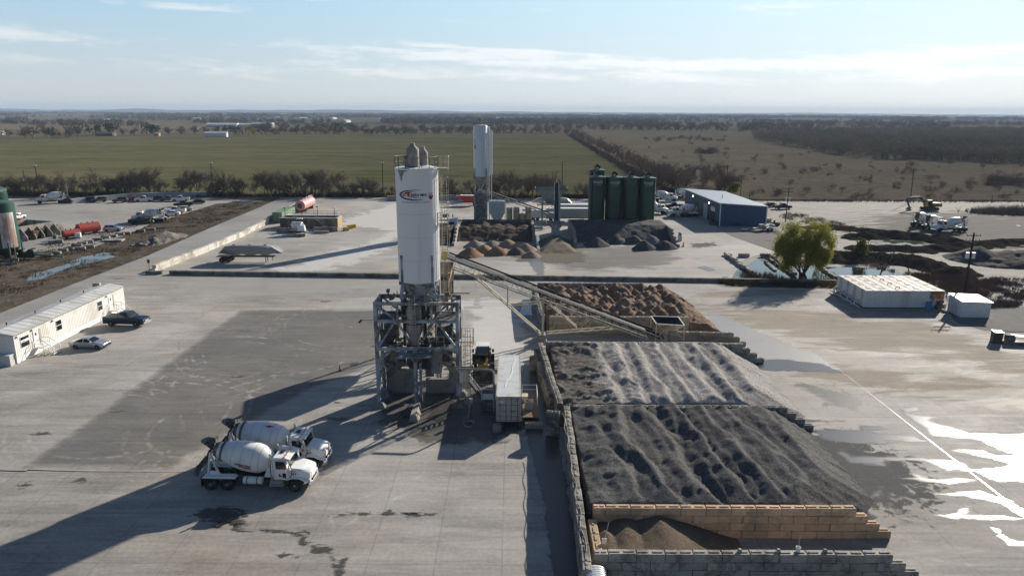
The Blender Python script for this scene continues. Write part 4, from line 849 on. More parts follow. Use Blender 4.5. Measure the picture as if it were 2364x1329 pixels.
def make_mixer():
    t = thing('mixer_truck', 'white concrete mixer truck', 'mixer truck')
    mb = MB()
    for s in (-1,1): mb.box(-4.15,4.3,s*.43-.06,s*.43+.06,.78,1.02)
    for x in (-3.7,-2.35,3.25): mb.box(x-.09,x+.09,-.95,.95,.44,.62)
    for x in (-4.1,-1.5,.4,2.0): mb.box(x-.06,x+.06,-.45,.45,.82,.98)
    mb.box(-1.4,1.2,-.5,.5,.55,.8); mb.box(-4.2,-4.1,-1.1,1.1,.75,.95); mb.build('chassis', m_dark, t)
    for s in (-1,1):
        wheel(t, 3.25, s*1.03, .54, .36, m_rim)
        for x in (-3.72,-2.35): wheel(t, x, s*.90, .53, .66, m_grimed)
    for s in (-1,1):
        f = MB(); y0, y1 = sorted((s*.66, s*1.24)); f.prism([(-4.35,1.06),(-4.25,1.20),(-1.75,1.24),(-1.55,1.13),(-1.55,1.06)], 'y', y0, y1); f.build('rear_fender', m_white_p, t)
        f = MB(); f.box(-4.42,-4.38,y0,y1,.3,1.15); f.build('mud_flap', m_black, t)
        f = MB(); n = 10; pr = [(3.25+.68*cos(a), .56+.62*sin(a)) for a in [pi*(.02+.96*i/n) for i in range(n+1)]]; pin = [(3.25+.60*cos(a), .56+.55*sin(a)) for a in [pi*(.02+.96*i/n) for i in range(n+1)]]
        for i in range(n): f.add([(pr[i][0],s*.72,pr[i][1]),(pr[i+1][0],s*.72,pr[i+1][1]),(pr[i+1][0],s*1.24,pr[i+1][1]),(pr[i][0],s*1.24,pr[i][1]),(pin[i][0],s*1.24,pin[i][1]),(pin[i+1][0],s*1.24,pin[i+1][1])], [(0,1,2,3),(3,2,5,4)])
        f.build('wheel_arch', m_black, t)
        f = MB(); f.box(*sorted((1.15,2.28)), *sorted((s*.75, s*1.16)), .42, .62); f.box(1.2,2.22,*sorted((s*.75,s*1.08)),.62,.92); f.build('cab_step', m_steel, t)
    cab = MB(); pr = [(1.55,.98),(2.78,.98),(3.0,1.2),(2.98,1.92),(2.66,2.80),(2.5,2.92),(1.62,2.95),(1.52,2.85)]
    cab.loft([[(x,-1.06,z) for x, z in pr], [(x,-1.14,z) if z < 2.1 else (x,-1.10,z) for x, z in pr], [(x,1.14,z) if z < 2.1 else (x,1.10,z) for x, z in pr], [(x,1.06,z) for x, z in pr]])
    cb = cab.build('cab', m_white_p, t)
    v = MB(); v.prism([(2.5,2.86),(2.95,2.74),(2.97,2.78),(2.5,2.95)], 'y', -1.06, 1.06); v.build('sun_visor', m_white_p, cb)
    ws = MB(); ws.add([(3.0,-.98,1.98),(3.0,.98,1.98),(2.74,.92,2.74),(2.74,-.92,2.74)], [(0,1,2,3)]); ws.build('windshield', m_glass, cb)
    for s in (-1,1):
        d = MB(); d.prism([(1.72,1.04),(2.72,1.04),(2.82,1.3),(2.82,2.0),(2.58,2.72),(1.72,2.76)], 'y', *sorted((s*1.13, s*1.155))); dd = d.build('door', m_white_p, cb)
        d = MB(); d.prism([(1.8,1.98),(2.74,1.98),(2.53,2.64),(1.8,2.68)], 'y', *sorted((s*1.15, s*1.165))); d.build('door_window', m_glass, dd)
        d = MB(); d.prism([(2.32,1.22),(2.6,1.22),(2.6,1.62),(2.32,1.62)], 'y', *sorted((s*1.15, s*1.163))); d.build('lower_window', m_glass, dd)
        d = MB(); d.cyl((2.75,s*1.15,2.5),(2.82,s*1.42,2.52),.02); d.cyl((2.75,s*1.15,1.95),(2.82,s*1.42,1.95),.02); d.box(2.76,2.86,*sorted((s*1.34,s*1.52)),1.85,2.58); d.build('mirror', m_chrome, t)
        d = MB(); d.cyl((1.38,s*.98,.85),(1.38,s*.98,3.05),.085,n=10); d.cyl((1.38,s*.98,1.3),(1.38,s*.98,2.4),.13,n=10); d.tube([(1.38,s*.98,3.05),(1.28,s*.98,3.2)],.085,10); d.build('exhaust_stack', m_chrome, t)
    l = MB()
    for y in (-.9,-.45,0,.45,.9): l.box(2.42,2.56,y-.07,y+.07,2.93,2.99)
    l.build('marker_light', m_orange, cb); l = MB(); l.box(1.9,2.2,-.22,.22,2.95,3.05); l.build('roof_hatch', m_black, cb)
    h = MB(); ring = lambda x, hw, zb, zt, c: [(x,-hw,zb),(x,-hw,zt-c),(x,-hw+c*1.3,zt),(x,hw-c*1.3,zt),(x,hw,zt-c),(x,hw,zb)]
    h.loft([ring(2.92,1.05,1.08,2.0,.09), ring(3.7,.99,1.08,1.88,.10), ring(4.3,.91,.98,1.72,.11), ring(4.46,.85,.92,1.64,.12)]); hd_ = h.build('hood', m_white_p, t, True)
    for s in (-1,1):
        f = MB(); f.loft([[(2.6,s*.8,1.0),(2.6,s*1.2,1.0),(2.6,s*1.2,1.12),(2.6,s*.8,1.2)], [(3.0,s*.8,1.18),(3.0,s*1.22,1.18),(3.0,s*1.19,1.25),(3.0,s*.9,1.33)], [(3.6,s*.8,1.18),(3.6,s*1.22,1.18),(3.6,s*1.18,1.23),(3.6,s*.9,1.31)], [(4.1,s*.7,.95),(4.1,s*1.18,.92),(4.1,s*1.14,1.02),(4.1,s*.7,1.25)], [(4.4,s*.6,.8),(4.4,s*1.05,.8),(4.4,s*1.0,.92),(4.4,s*.6,1.05)]]); f.build('front_fender', m_white_p, t, True)
        f = MB(); f.box(4.36,4.49,*sorted((s*.70,s*1.02)),.86,1.08); f.build('headlight', m_lamp, t)
    g_ = MB(); g_.box(4.44,4.49,-.62,.62,.95,1.56)
    for i in range(8): g_.box(4.485,4.51,-.60,.60,.99+i*.072,1.025+i*.072)
    g_.build('grille', M('grille_silver', (.62,.62,.62), .35, .5, .05), t)
    b = MB(); b.loft([[(4.42,y,.42),(4.42+e,y,.42),(4.46+e,y,.64),(4.42+e,y,.84),(4.42,y,.84)] for y, e in ((-1.2,.06),(-.8,.22),(.8,.22),(1.2,.06))]); b.build('bumper', m_chrome, t)
    b = MB(); b.box(4.46,4.58,-.5,.5,.86,.96); b.build('tow_bar', m_black, t)
    # drum and what carries it
    ax0 = Vector((1.12,0,2.08)); ax1 = Vector((-3.3,0,3.02)); ax = (ax1-ax0).normalized()
    d = MB(); d.lathe([(.30,-.10),(.52,-.08),(.60,0),(.86,.28),(1.13,.82),(1.21,1.35),(1.21,2.25),(1.06,3.05),(.80,3.95),(.66,4.38),(.62,4.46)], ax0, 36, ax); dr = d.build('drum', m_drum, t, True)
    d = MB()
    for rr, z in ((1.135,.82),(1.215,1.36),(1.215,2.24),(1.065,3.05)): d.lathe([(rr-.03,z-.014),(rr+.006,z-.012),(rr+.006,z+.012),(rr-.03,z+.014)], ax0, 36, ax)
    d.build('drum_seam', M('seam', (.42,.41,.40), .6), dr)
    d = MB(); d.lathe([(.70,3.95),(.86,3.97),(.86,4.13),(.70,4.16)], ax0, 30, ax); d.lathe([(.60,4.44),(.66,4.45),(.56,4.75),(.5,4.75)], ax0, 24, ax); d.build('drum_ring', m_grimed, dr)
    d = MB(); d.cyl(ax0-ax*.05, ax0-ax*.42, .34, .3, 14); d.box(1.0,1.42,-.55,.55,1.02,1.5); d.build('drum_drive', m_grimed, t)
    d = MB()
    for s in (-1,1): d.prism([(.62,1.02),(1.50,1.02),(1.22,1.95),(.98,1.95)], 'y', *sorted((s*.74, s*.66)))
    d.build('front_pedestal', m_white_p, t)
    d = MB(); d.cyl((1.26,-.95,1.62),(1.26,-.25,1.62),.27,n=14); d.cyl((1.26,.25,1.62),(1.26,.95,1.62),.27,n=14); d.build('water_tank', m_white_p, t)
    d = MB()
    for s in (-1,1):
        d.beam((-3.0,s*.78,1.02),(-3.72,s*.66,3.05),.17,.10); d.beam((-4.0,s*.78,1.02),(-3.75,s*.66,2.9),.13,.09); d.prism([(-3.9,1.02),(-2.85,1.02),(-3.05,1.5),(-3.8,1.5)], 'y', *sorted((s*.82, s*.74)))
    d.beam((-3.72,-.68,2.95),(-3.72,.68,2.95),.14); d.build('rear_pedestal', m_white_p, t)
    d = MB(); d.loft([[(-3.85+.2*cos(a), .26*sin(a), 3.22) for a in [2*pi*i/12 for i in range(12)]], [(-3.98+.52*cos(a)*(1.25 if cos(a) < 0 else .8), .60*sin(a), 3.78+.10*(cos(a) < -.3)) for a in [2*pi*i/12 for i in range(12)]], [(-3.98+.50*cos(a)*(1.25 if cos(a) < 0 else .8), .57*sin(a), 3.74) for a in [2*pi*i/12 for i in range(12)]], [(-3.86+.15*cos(a), .2*sin(a), 3.24) for a in [2*pi*i/12 for i in range(12)]]]); d.build('charge_hopper', m_grimed, t)
    d = MB(); d.tube([(-3.5,-.5,3.55),(-3.5,-.5,3.95),(-3.5,.5,3.95),(-3.5,.5,3.55)], .025, 5); d.tube([(-4.05,.85,1.0),(-4.05,.85,3.4)], .03, 5); d.tube([(-4.05,1.15,1.0),(-4.05,1.15,3.4)], .03, 5)
    for i in range(7): d.cyl((-4.05,.85,1.2+i*.32),(-4.05,1.15,1.2+i*.32),.02,n=5)
    d.build('ladder', m_grimed, t)
    def trough(mb, a, b, w0, w1):
        a, b = Vector(a), Vector(b); x, y, dd = frame_of(b-a); n = 8; rg = []
        for p, w_ in ((a,w0),(b,w1)):
            o_ = [p+x*w_*cos(pi+pi*i/n)+y*w_*.75*sin(pi+pi*i/n) for i in range(n+1)]; i_ = [p+x*(w_-.03)*cos(pi+pi*i/n)+y*(w_*.75-.03)*sin(pi+pi*i/n) for i in range(n, -1, -1)]; rg.append(o_+i_)
        mb.loft(rg)
    d = MB(); d.loft([[(-4.0,-.35,3.05),(-4.0,.35,3.05),(-3.85,.35,2.95),(-3.85,-.35,2.95)], [(-4.35,-.28,2.25),(-4.35,.28,2.25),(-4.2,.28,2.15),(-4.2,-.28,2.15)]]); trough(d, (-4.25,0,2.35), (-4.75,-.75,1.72), .34, .30); d.build('chute', m_grimed, t)
    d = MB(); trough(d, (-4.72,-.7,1.85), (-4.95,-1.05,1.15), .33, .27); d.build('chute_extension', m_grimed, t)
    d = MB(); d.cyl((-.95,-.98,.86),(.55,-.98,.86),.31,n=16); d.build('fuel_tank', m_white_p, t, True)
    d = MB()
    for x in (-.62,.2): d.cyl((x-.03,-.98,.86),(x+.03,-.98,.86),.325,n=16)
    d.build('tank_strap', m_black, t)
    d = MB(); d.box(-.9,.9,.7,1.15,.6,1.1); d.build('tool_box', m_dark, t)
    return t, ax0, ax
def drum_pt(ax0, ax, s, ang, r_):
    side = Vector((0,-1,0)); upv = ax.cross(side).normalized()
    if upv.z < 0: upv = -upv
    return ax0+ax*s+(side*cos(ang)+upv*sin(ang))*r_
def drum_text(parent, ax0, ax, txt, size, s, ang, mat, rad=1.225, flip=False, name='drum_lettering', side=1):
    vs, fs = text_verts(txt, size, bold=.01); mb = MB(); k = -1 if flip else 1; out = []
    for a, b in vs:
        p = drum_pt(ax0, ax, s-a*k*side, ang+b*k/rad, rad); out.append((p.x, p.y*side, p.z))
    mb.add(out, fs); return mb.build(name, mat, parent)
def drum_shape(parent, ax0, ax, poly, s, ang, mat, rad=1.225, name='drum_emblem', side=1):
    out = []
    for a, b in poly:
        p = drum_pt(ax0, ax, s-a*side, ang+b/rad, rad); out.append((p.x, p.y*side, p.z))
    mb = MB(); c = sum((Vector(o) for o in out), Vector())/len(out); c = drum_pt(ax0, ax, s, ang, rad); c = Vector((c.x, c.y*side, c.z)); n = len(out)
    mb.add([tuple(c)]+out, [(0, i+1, (i+1) % n+1) for i in range(n)]); return mb.build(name, mat, parent)
MIX, AX0, AX = make_mixer()
def mixer(loc, rz, label, group, first=False):
    return place(MIX, (loc[0], loc[1], loc[2] if len(loc) > 2 else 0), rz, label, group)
def kid(o, nm): return [c for c in o.children if c.name.split('.')[0] == nm][0]
ma = mixer((-20.75,52.8), radians(-2.0), 'white mixer truck nearest the camera, number 311 on its hood, sunlit cab', 'white mixer trucks in the near yard')
mc = mixer((-20.55,56.5), radians(-2.0), 'white mixer truck parked behind the nearest one, mostly in the silo shadow', 'white mixer trucks in the near yard')
for o in (ma, mc):
    hh = kid(o, 'hood'); mb = MB(); text_on(mb, '311', .30, (3.2,-1.095,1.52), (1,0,0), (0,0,1), bold=.012); mb.build('number', m_ink, hh)
    mb = MB(); text_on(mb, 'PM 311', .15, (3.2,-1.092,1.78), (1,0,0), (0,0,1), bold=.006); mb.build('lettering', m_red, hh)
    mb = MB(); mb.poly([(2.0,-1.16,1.3),(2.26,-1.16,1.3),(2.3,-1.16,1.42),(2.15,-1.16,1.46),(2.12,-1.16,1.62),(1.98,-1.16,1.5)]); mb.build('door_emblem', m_red, [c for c in kid(o, 'cab').children if c.name.startswith('door')][0])
    mb = MB(); mb.poly([(2.86,-1.15,1.24),(2.94,-1.15,1.24),(3.05,-1.15,1.42),(2.98,-1.15,1.42)]); mb.build('vent', m_black, hh)
dr = kid(ma, 'drum'); drum_text(dr, AX0, AX, 'SMALL BUENO', .20, 2.0, -.18, m_ink, 1.235, True)
drum_shape(dr, AX0, AX, [(-.55,.05),(-.2,.02),(.05,-.1),(.55,.0),(.5,.12),(.1,.08),(-.3,.16)], 1.85, -.38, m_red, 1.232)
dr = kid(mc, 'drum'); drum_shape(dr, AX0, AX, [(-.4,-.12),(.1,-.12),(.42,.1),(-.05,.12)], 1.75, 1.25, m_red, 1.235); drum_shape(dr, AX0, AX, [(-.3,-.07),(.3,-.07),(.3,.07),(-.3,.07)], 1.45, 1.0, m_whiteink, 1.238)
mixer(A(120,470,233).xy, radians(205), 'old mixer truck with rounded white drum facing left, far left lot', 'mixer trucks of the left lot')
o = mixer(G(345,512).xy, radians(183), 'mixer truck with dark arched lettering on its drum, behind the black pickup', 'mixer trucks of the left lot'); dr = kid(o, 'drum')
drum_text(dr, AX0, AX, 'GONZALEZ', .42, 2.2, .42, m_navy, 1.24, side=-1); drum_text(dr, AX0, AX, 'MIX', .3, 2.2, .02, m_navy, 1.24, side=-1)
G5 = 'mixer trucks by the green silos'
o = mixer(G(1533,465).xy, radians(-6), 'mixer truck with blue stripe lettering, beyond the green silos facing right', G5); drum_text(kid(o, 'drum'), AX0, AX, 'ROADRUNNER', .36, 2.0, .1, m_navy, 1.24)
mixer((62,252), radians(-8), 'mixer truck half hidden at the far side of the green silos', G5)
o = mixer(G(1577,500).xy, radians(184), 'mixer truck with red swirl and blue star on its drum, before the blue building', G5); dr = kid(o, 'drum')
star = [((.40 if i % 2 == 0 else .16)*sin(2*pi*i/10), (.40 if i % 2 == 0 else .16)*cos(2*pi*i/10)) for i in range(10)]
drum_shape(dr, AX0, AX, star, 3.1, .1, m_navy, 1.06, side=-1); drum_shape(dr, AX0, AX, [(.48*cos(a), .48*sin(a)) for a in [radians(60+i*20) for i in range(13)]]+[(.2*cos(a)+.1, .22*sin(a)) for a in [radians(290-i*20) for i in range(12)]], 1.1, .05, m_red, 1.2, side=-1)
for x in (-.9,.2): wheel(o, x, .95, .42, .5, m_rim); wheel(o, x, -.95, .42, .5, m_rim)
mixer(G(1509,492).xy, radians(-35), 'mixer truck cut off by the green silos, only its rear showing', G5)
G6 = 'mixer trucks on the gravel ground'
mixer(G(2128,520).xy, radians(38), 'mixer truck facing away with open rear hopper, leftmost of the three', G6)
mixer(G(2154,527).xy, radians(35), 'mixer truck facing away, middle one of the three on the gravel', G6)
o = mixer(G(2190,534).xy, radians(187), 'mixer truck facing left with dark stripes on its drum, by the muddy bank', G6); drum_text(kid(o, 'drum'), AX0, AX, 'REDI MIX', .36, 2.1, -.2, m_ink, 1.24, side=-1)
# ------------------------------------------------------------------ cars
def rrect(x0, x1, hw, z, c, n=3):
    out = []
    for cx_, cy_, a0 in ((x1-c,hw-c,0),(x0+c,hw-c,pi/2),(x0+c,-hw+c,pi),(x1-c,-hw+c,1.5*pi)):
        for i in range(n+1): a = a0+pi/2*i/n; out.append((cx_+c*cos(a), cy_+c*sin(a), z))
    return out
PAINT = {}
def paint(nm, col, metal=.0, rough=.28):
    return M(nm+'_car_paint', col, rough, metal, .03, 1, spec=.6)
def car(label, kind, loc, rz, pm, group, s=1.0, wheelmat=None):
    K = dict(sedan=(4.8,.92,.72,.98,1.45,-1.75,1.15,-.95,.35), coupe=(4.65,.91,.72,.96,1.40,-1.7,.95,-.75,.2), suv=(4.8,.96,.86,1.15,1.80,-2.25,.95,-2.0,.35), pickup=(5.8,1.0,.90,1.20,1.90,-.75,1.15,-.55,.55), crossover=(4.5,.92,.8,1.08,1.65,-2.05,.95,-1.6,.3))[kind]
    L, hw, zl, zb, H, gx0, gx1, rx0, rx1 = K; hl = L/2; wr = .42 if kind in ('pickup','suv') else .34; wx = hl*.60
    t = thing('pickup_truck' if kind == 'pickup' else 'parked_car', label, 'pickup truck' if kind == 'pickup' else 'car', (loc[0], loc[1], loc[2] if len(loc) > 2 else 0), rz, group); t.scale = (s,s,s)
    b = MB(); zc = .24 if wr < .4 else .36
    def sec(x, w_, z0, z1, sh): return [(x,-w_*.93,z0),(x,-w_,z0+.14),(x,-w_,z1-sh),(x,-w_*.9,z1),(x,w_*.9,z1),(x,w_,z1-sh),(x,w_,z0+.14),(x,w_*.93,z0)]
    hood = zb-(.08 if kind in ('pickup','suv') else .10)
    if kind == 'pickup':
        st = [(-hl,.95,zc+.2,zb-.02,.06),(-hl+.06,1,zc,zb,.06),(gx0,1,zc,zb,.06),(gx1,1,zc,zb,.08),(hl-.5,.98,zc,hood,.1),(hl-.06,.93,zc,hood-.08,.12),(hl,.86,zc+.1,hood-.22,.12)]
    else:
        st = [(-hl,.84,zc+.2,zb-.22,.1),(-hl+.10,.92,zc,zb-.04,.1),(-hl*.62,1,zc,zb+.01,.12),(0,1,zc,zb,.12),(gx1+.1,1,zc,zb-.01,.12),(hl*.72,.97,zc,hood-.06,.12),(hl-.12,.88,zc,hood-.18,.14),(hl,.74,zc+.12,hood-.34,.1)]
    b.loft([sec(x, hw*w_, z0, z1, sh) for x, w_, z0, z1, sh in st]); bd = b.build('body', pm, t, True)
    gw = MB(); gw.loft([rrect(gx0, gx1, hw*.90, zb-.03, .12), rrect(gx0*.5+rx0*.5, gx1*.52+rx1*.48, hw*.84, (zb+H)/2, .12), rrect(rx0-.02, rx1+.05, hw*.72, H-.06, .12)]); gw.build('window', m_glass, t, True)
    rf = MB(); rf.loft([rrect(rx0-.04, rx1+.06, hw*.735, H-.075, .14), rrect(rx0, rx1, hw*.71, H-.02, .14), rrect(rx0+.2, rx1-.2, hw*.55, H, .1)]); rf.build('roof', pm, t, True)
    mid = (rx0+rx1)/2
    for sd in (-1,1):
        for xb, xt in ((gx0+.05, rx0),(mid-.1, mid-.05),(gx1-.04, rx1+.03)): pl = MB(); pl.beam((xb, sd*hw*.905, zb-.03),(xt, sd*hw*.735, H-.07),.09,.05); pl.build('pillar', pm, t)
    if kind == 'pickup':
        q = MB(); q.box(-hl+.1,gx0-.06,-hw*.82,hw*.82,zb-.01,zb+.012); q.build('cargo_bed', m_black, t)
        q = MB()
        for sd in (-1,1): q.box(-hl+.05,gx0-.02,*sorted((sd*hw*.84,sd*hw*.97)),zb,zb+.06)
        q.box(-hl+.04,-hl+.12,-hw*.9,hw*.9,zb,zb+.06); q.build('bed_rail', pm, t)
    for sd in (-1,1):
        for x in (-wx, wx*1.02): wheel(t, x, sd*(hw-.12), wr, .24, wheelmat)
        q = MB(); q.box(hl-.22,hl-.02,*sorted((sd*hw*.52,sd*hw*.86)),hood-.30,hood-.16); q.build('headlight', m_lamp, t)
        q = MB(); q.box(-hl-.01,-hl+.12,*sorted((sd*hw*.62,sd*hw*.9)),zb-.32,zb-.12); q.build('tail_light', m_red, t)
        q = MB(); q.obox((gx1-.25, sd*(hw+.08), zb+.04),(.16,.2,.13)); q.build('mirror', pm, t)
    q = MB(); q.box(hl-.10,hl+.05,-hw*.85,hw*.85,zc+.04,zc+.30); q.build('bumper', m_chrome if kind == 'pickup' else m_black, t)
    q = MB(); q.box(hl-.06,hl+.015,-hw*.45,hw*.45,zc+.32,hood-.25); q.build('grille', m_chrome if kind == 'pickup' else m_black, t); return t
P_ = dict(white=paint('white',(.78,.78,.78)), black=paint('black',(.012,.012,.014)), silver=paint('silver',(.55,.56,.58),.7,.3), grey=paint('grey',(.14,.145,.15),.5), red=paint('red',(.42,.02,.02)), navy=paint('navy',(.012,.022,.05)), pale=paint('pale_green',(.42,.48,.46),.5), dgrey=paint('dark_grey',(.05,.052,.056),.4))
car('silver coupe parked beside the white office trailer', 'coupe', (-54.9,87.2), radians(-3), P_['silver'], 'vehicles beside the office trailer')
o = car('lifted dark navy pickup truck parked at the office trailer', 'pickup', (-55.2,96.9), radians(-5), P_['navy'], 'vehicles beside the office trailer', 1.05); o.location.z = .12
GL = 'cars parked in the left lot'
rows = [(155,467,'dgrey','sedan','dark grey car right next to the old mixer truck'),(177,465,'grey','sedan','grey car, second to the right of the old mixer truck'),(203,465,'dgrey','suv','dark car with sun glare on its roof, in the back row'),(231,465,'grey','suv','grey hatchback right of the car with the glare'),(278,466,'grey','suv','lone grey vehicle in the gap of the back row'),(310,463,'red','sedan','small red car left of a white pickup'),(333,464,'white','pickup','white pickup right beside the small red car'),(362,463,'dgrey','suv','dark vehicle between the first white pickup and a grey truck'),(390,463,'grey','pickup','grey pickup left of the rightmost white pickup'),(417,463,'white','pickup','white pickup at the right end of the back row')]
for px, py, c, k, lb in rows: car(lb, k, G(px, py+1).xy, radians(198+RNG.uniform(-5,5)), P_[c], GL)
car('black sedan alone at the right end of the left lot', 'sedan', G(456,470).xy, radians(200), P_['black'], GL)
car('black pickup at the verge behind the pale green car', 'pickup', G(424,476).xy, radians(200), P_['black'], GL)
car('pale green car at the verge, right of a white pickup', 'sedan', G(425,487).xy, radians(195), P_['pale'], GL)
car('white pickup at the verge beside the pale green car', 'pickup', G(406,491).xy, radians(190), P_['white'], GL)
car('white car half hidden behind the lettered mixer truck', 'sedan', G(396,497).xy, radians(190), P_['white'], GL)
car('black pickup in front of the lettered mixer truck', 'pickup', G(325,516).xy, radians(5), P_['black'], GL)
car('silver car alone beside the concrete block rows', 'crossover', G(262,533).xy, radians(12), P_['silver'], GL)
GB = 'vehicles round the blue building'
car('white pickup with open bed, nose inside the blue building door', 'pickup', (61.3,201.0), radians(15), P_['white'], GB)
car('dark navy pickup among the mixer trucks beyond the green silos', 'pickup', G(1556,480).xy, radians(180), P_['navy'], GB)
car('black pickup parked on the gravel right of the blue building', 'pickup', G(1806,482).xy, radians(8), P_['black'], GB)
car('black sedan next to the black pickup right of the blue building', 'sedan', G(1780,477).xy, radians(20), P_['dgrey'], GB)
q = G(30,500); car('red car nosed behind the green silo at the left edge', 'sedan', G(32,515).xy, radians(60), P_['red'], GL); car('white van shaped car beyond the green silo, left edge', 'suv', G(40,506).xy, radians(80), P_['white'], GL)
# ------------------------------------------------------------------ wheel loader, excavator
m_yeld = M('machine_dull_yellow', (.30,.20,.04), .6, 0, .25, 1, dirt=(.06,.055,.05), da=.7, ds=1.2)
m_yel = M('machine_yellow', (.58,.36,.035), .5, 0, .12, 1, dirt=(.2,.15,.09), da=.5, ds=1.2)
def loader():
    t = thing('wheel_loader', 'yellow wheel loader with its bucket down, between the tower and the white container', 'wheel loader', (-3.4,79.3,0), radians(-88))
    for x in (-1.5,1.5):
        for s in (-1,1): wheel(t, x, s*1.05, .78, .6, m_yel)
    b = MB(); b.loft([[(x,-w_,z0),(x,w_,z0),(x,w_,z1),(x,-w_*.9,z1+.05),(x,-w_,z1)] for x, w_, z0, z1 in ((-3.1,.8,.9,1.75),(-2.6,.95,.7,2.0),(-.6,.95,.7,2.15),(-.4,.9,.7,1.6))]); b.box(-.4,2.0,-.55,.55,.6,1.35); b.build('body', m_yeld, t)
    c = MB(); c.prism([(-.95,1.6),(.55,1.6),(.72,2.2),(.45,3.2),(-.9,3.2)], 'y', -.74, .74); cb = c.build('cab', m_black, t)
    c = MB(); c.add([(.58,-.62,1.7),(.58,.62,1.7),(.735,.62,2.2),(.735,-.62,2.2),(.48,.62,3.1),(.48,-.62,3.1)], [(0,1,2,3),(3,2,4,5)])
    for s in (-1,1): c.prism([(-.8,1.75),(.45,1.75),(.58,2.2),(.36,3.1),(-.8,3.1)], 'y', *sorted((s*.74,s*.755)))
    c.build('cab_window', m_glass, cb); c = MB(); c.box(-1.0,.6,-.8,.8,3.2,3.3); c.build('cab_roof', m_white_p, cb)
    a = MB()
    for s in (-1,1): a.beam((.6,s*.45,1.9),(2.0,s*.45,1.35),.3,.12); a.beam((2.0,s*.45,1.35),(3.0,s*.45,.45),.28,.12)
    a.build('lift_arm', m_yeld, t)
    k = MB(); pr = [(3.0,.05),(4.1,.02),(4.15,.08),(3.2,.2),(3.0,.55),(3.12,1.05),(3.35,1.25),(3.28,1.3),(2.98,1.1),(2.86,.5)]; k.prism(pr, 'y', -1.35, 1.35)
    for s in (-1,1): k.prism([(3.0,.05),(4.05,.05),(3.4,1.2),(2.95,1.0)], 'y', *sorted((s*1.35,s*1.30)))
    k.build('bucket', m_grimed, t)
    k = MB(); k.cyl((-1.9,.3,2.1),(-1.9,.3,2.75),.06); k.build('exhaust_pipe', m_black, t)
    for s in (-1,1): k = MB(); k.beam((.55,s*.74,2.9),(.7,s*1.15,2.9),.04); k.box(.62,.72,*sorted((s*1.05,s*1.3)),2.55,2.95); k.build('mirror', m_black, t)
loader()
def excavator():
    q = G(2145,485); t = thing('excavator', 'yellow tracked excavator with its arm folded down on the gravel ground', 'excavator', (q.x, q.y, 0), radians(180))
    for s in (-1,1):
        b = MB(); b.prism([(-2.0,.25),(-1.7,.02),(1.7,.02),(2.0,.25),(2.0,.65),(1.7,.9),(-1.7,.9),(-2.0,.65)], 'y', *sorted((s*.85,s*1.45))); b.build('track', m_dark, t)
    b = MB(); b.box(-1.2,1.2,-.85,.85,.4,1.05); b.build('undercarriage', m_dark, t)
    b = MB(); b.prism([(-2.7,1.1),(1.2,1.1),(1.2,1.9),(-.4,2.15),(-2.4,2.15),(-2.7,1.8)], 'y', -1.35, 1.35); b.build('house', m_yeld, t)
    b = MB(); b.prism([(.05,1.2),(1.55,1.2),(1.6,2.0),(1.25,2.95),(.1,2.95)], 'y', .3, 1.35); cb = b.build('cab', m_yel, t); b = MB(); b.prism([(.2,1.9),(1.45,1.9),(1.2,2.8),(.2,2.8)], 'y', 1.35, 1.37); b.prism([(.2,1.9),(1.45,1.9),(1.2,2.8),(.2,2.8)], 'y', .28, .3); b.build('cab_window', m_glass, cb)
    b = MB(); b.beam((.8,-.2,1.6),(3.0,-.2,3.6),.42,.6); b.beam((2.9,-.2,3.55),(6.2,-.2,3.3),.38,.55); b.build('boom', m_grimed, t); t.scale = (1.12,1.12,1.12)
    b = MB(); b.beam((6.0,-.2,3.5),(7.0,-.2,2.9),.3,.4); b.beam((6.8,-.2,3.2),(5.6,-.2,.7),.3,.42); b.build('stick', m_grimed, t)
    b = MB(); b.prism([(5.3,.9),(5.9,.8),(6.3,.1),(5.6,-.02),(5.0,.2),(5.2,.3),(5.7,.2)], 'y', -.85, .45); b.build('bucket', m_grimed, t)
    b = MB(); b.cyl((1.4,-.2,1.6),(3.0,-.2,3.1),.09); b.cyl((3.2,-.2,4.0),(5.9,-.2,3.75),.08); b.build('hydraulic_ram', m_steel, t)
excavator()
# ================================================================== the near batching plant
m_silo = M('silo_paint', (.80,.81,.82), .38, 0, .04, .5, dirt=(.62,.60,.57), da=.35, ds=.35, streak=True)
m_frame = M('frame_paint', (.36,.40,.45), .55, 0, .10, .9, dirt=(.13,.125,.12), da=.62, ds=.7)  # whitish paint; the blue grey it takes in shade is mixed into the colour
m_cream = M('cream_paint', (.56,.50,.38), .6, 0, .12, 1, dirt=(.30,.26,.2), da=.45, ds=1.2)
m_dustc = M('dusty_metal', (.27,.255,.235), .85, .0, .2, 1.2, dirt=(.42,.40,.37), da=.45, ds=.8)
m_grate = M('dark_grating', (.06,.06,.06), .8, .2, .35, 2, dirt=(.22,.21,.2), da=.5, ds=1)
m_conc = M('cast_concrete', (.26,.25,.235), .9, 0, .2, 1, dirt=(.13,.125,.12), da=.5, ds=.6, bump=.3)
m_blackr = M('black_rubber', (.02,.02,.02), .7, 0, .25)
SX, SY, SR = -9.62, 71.2, 2.10
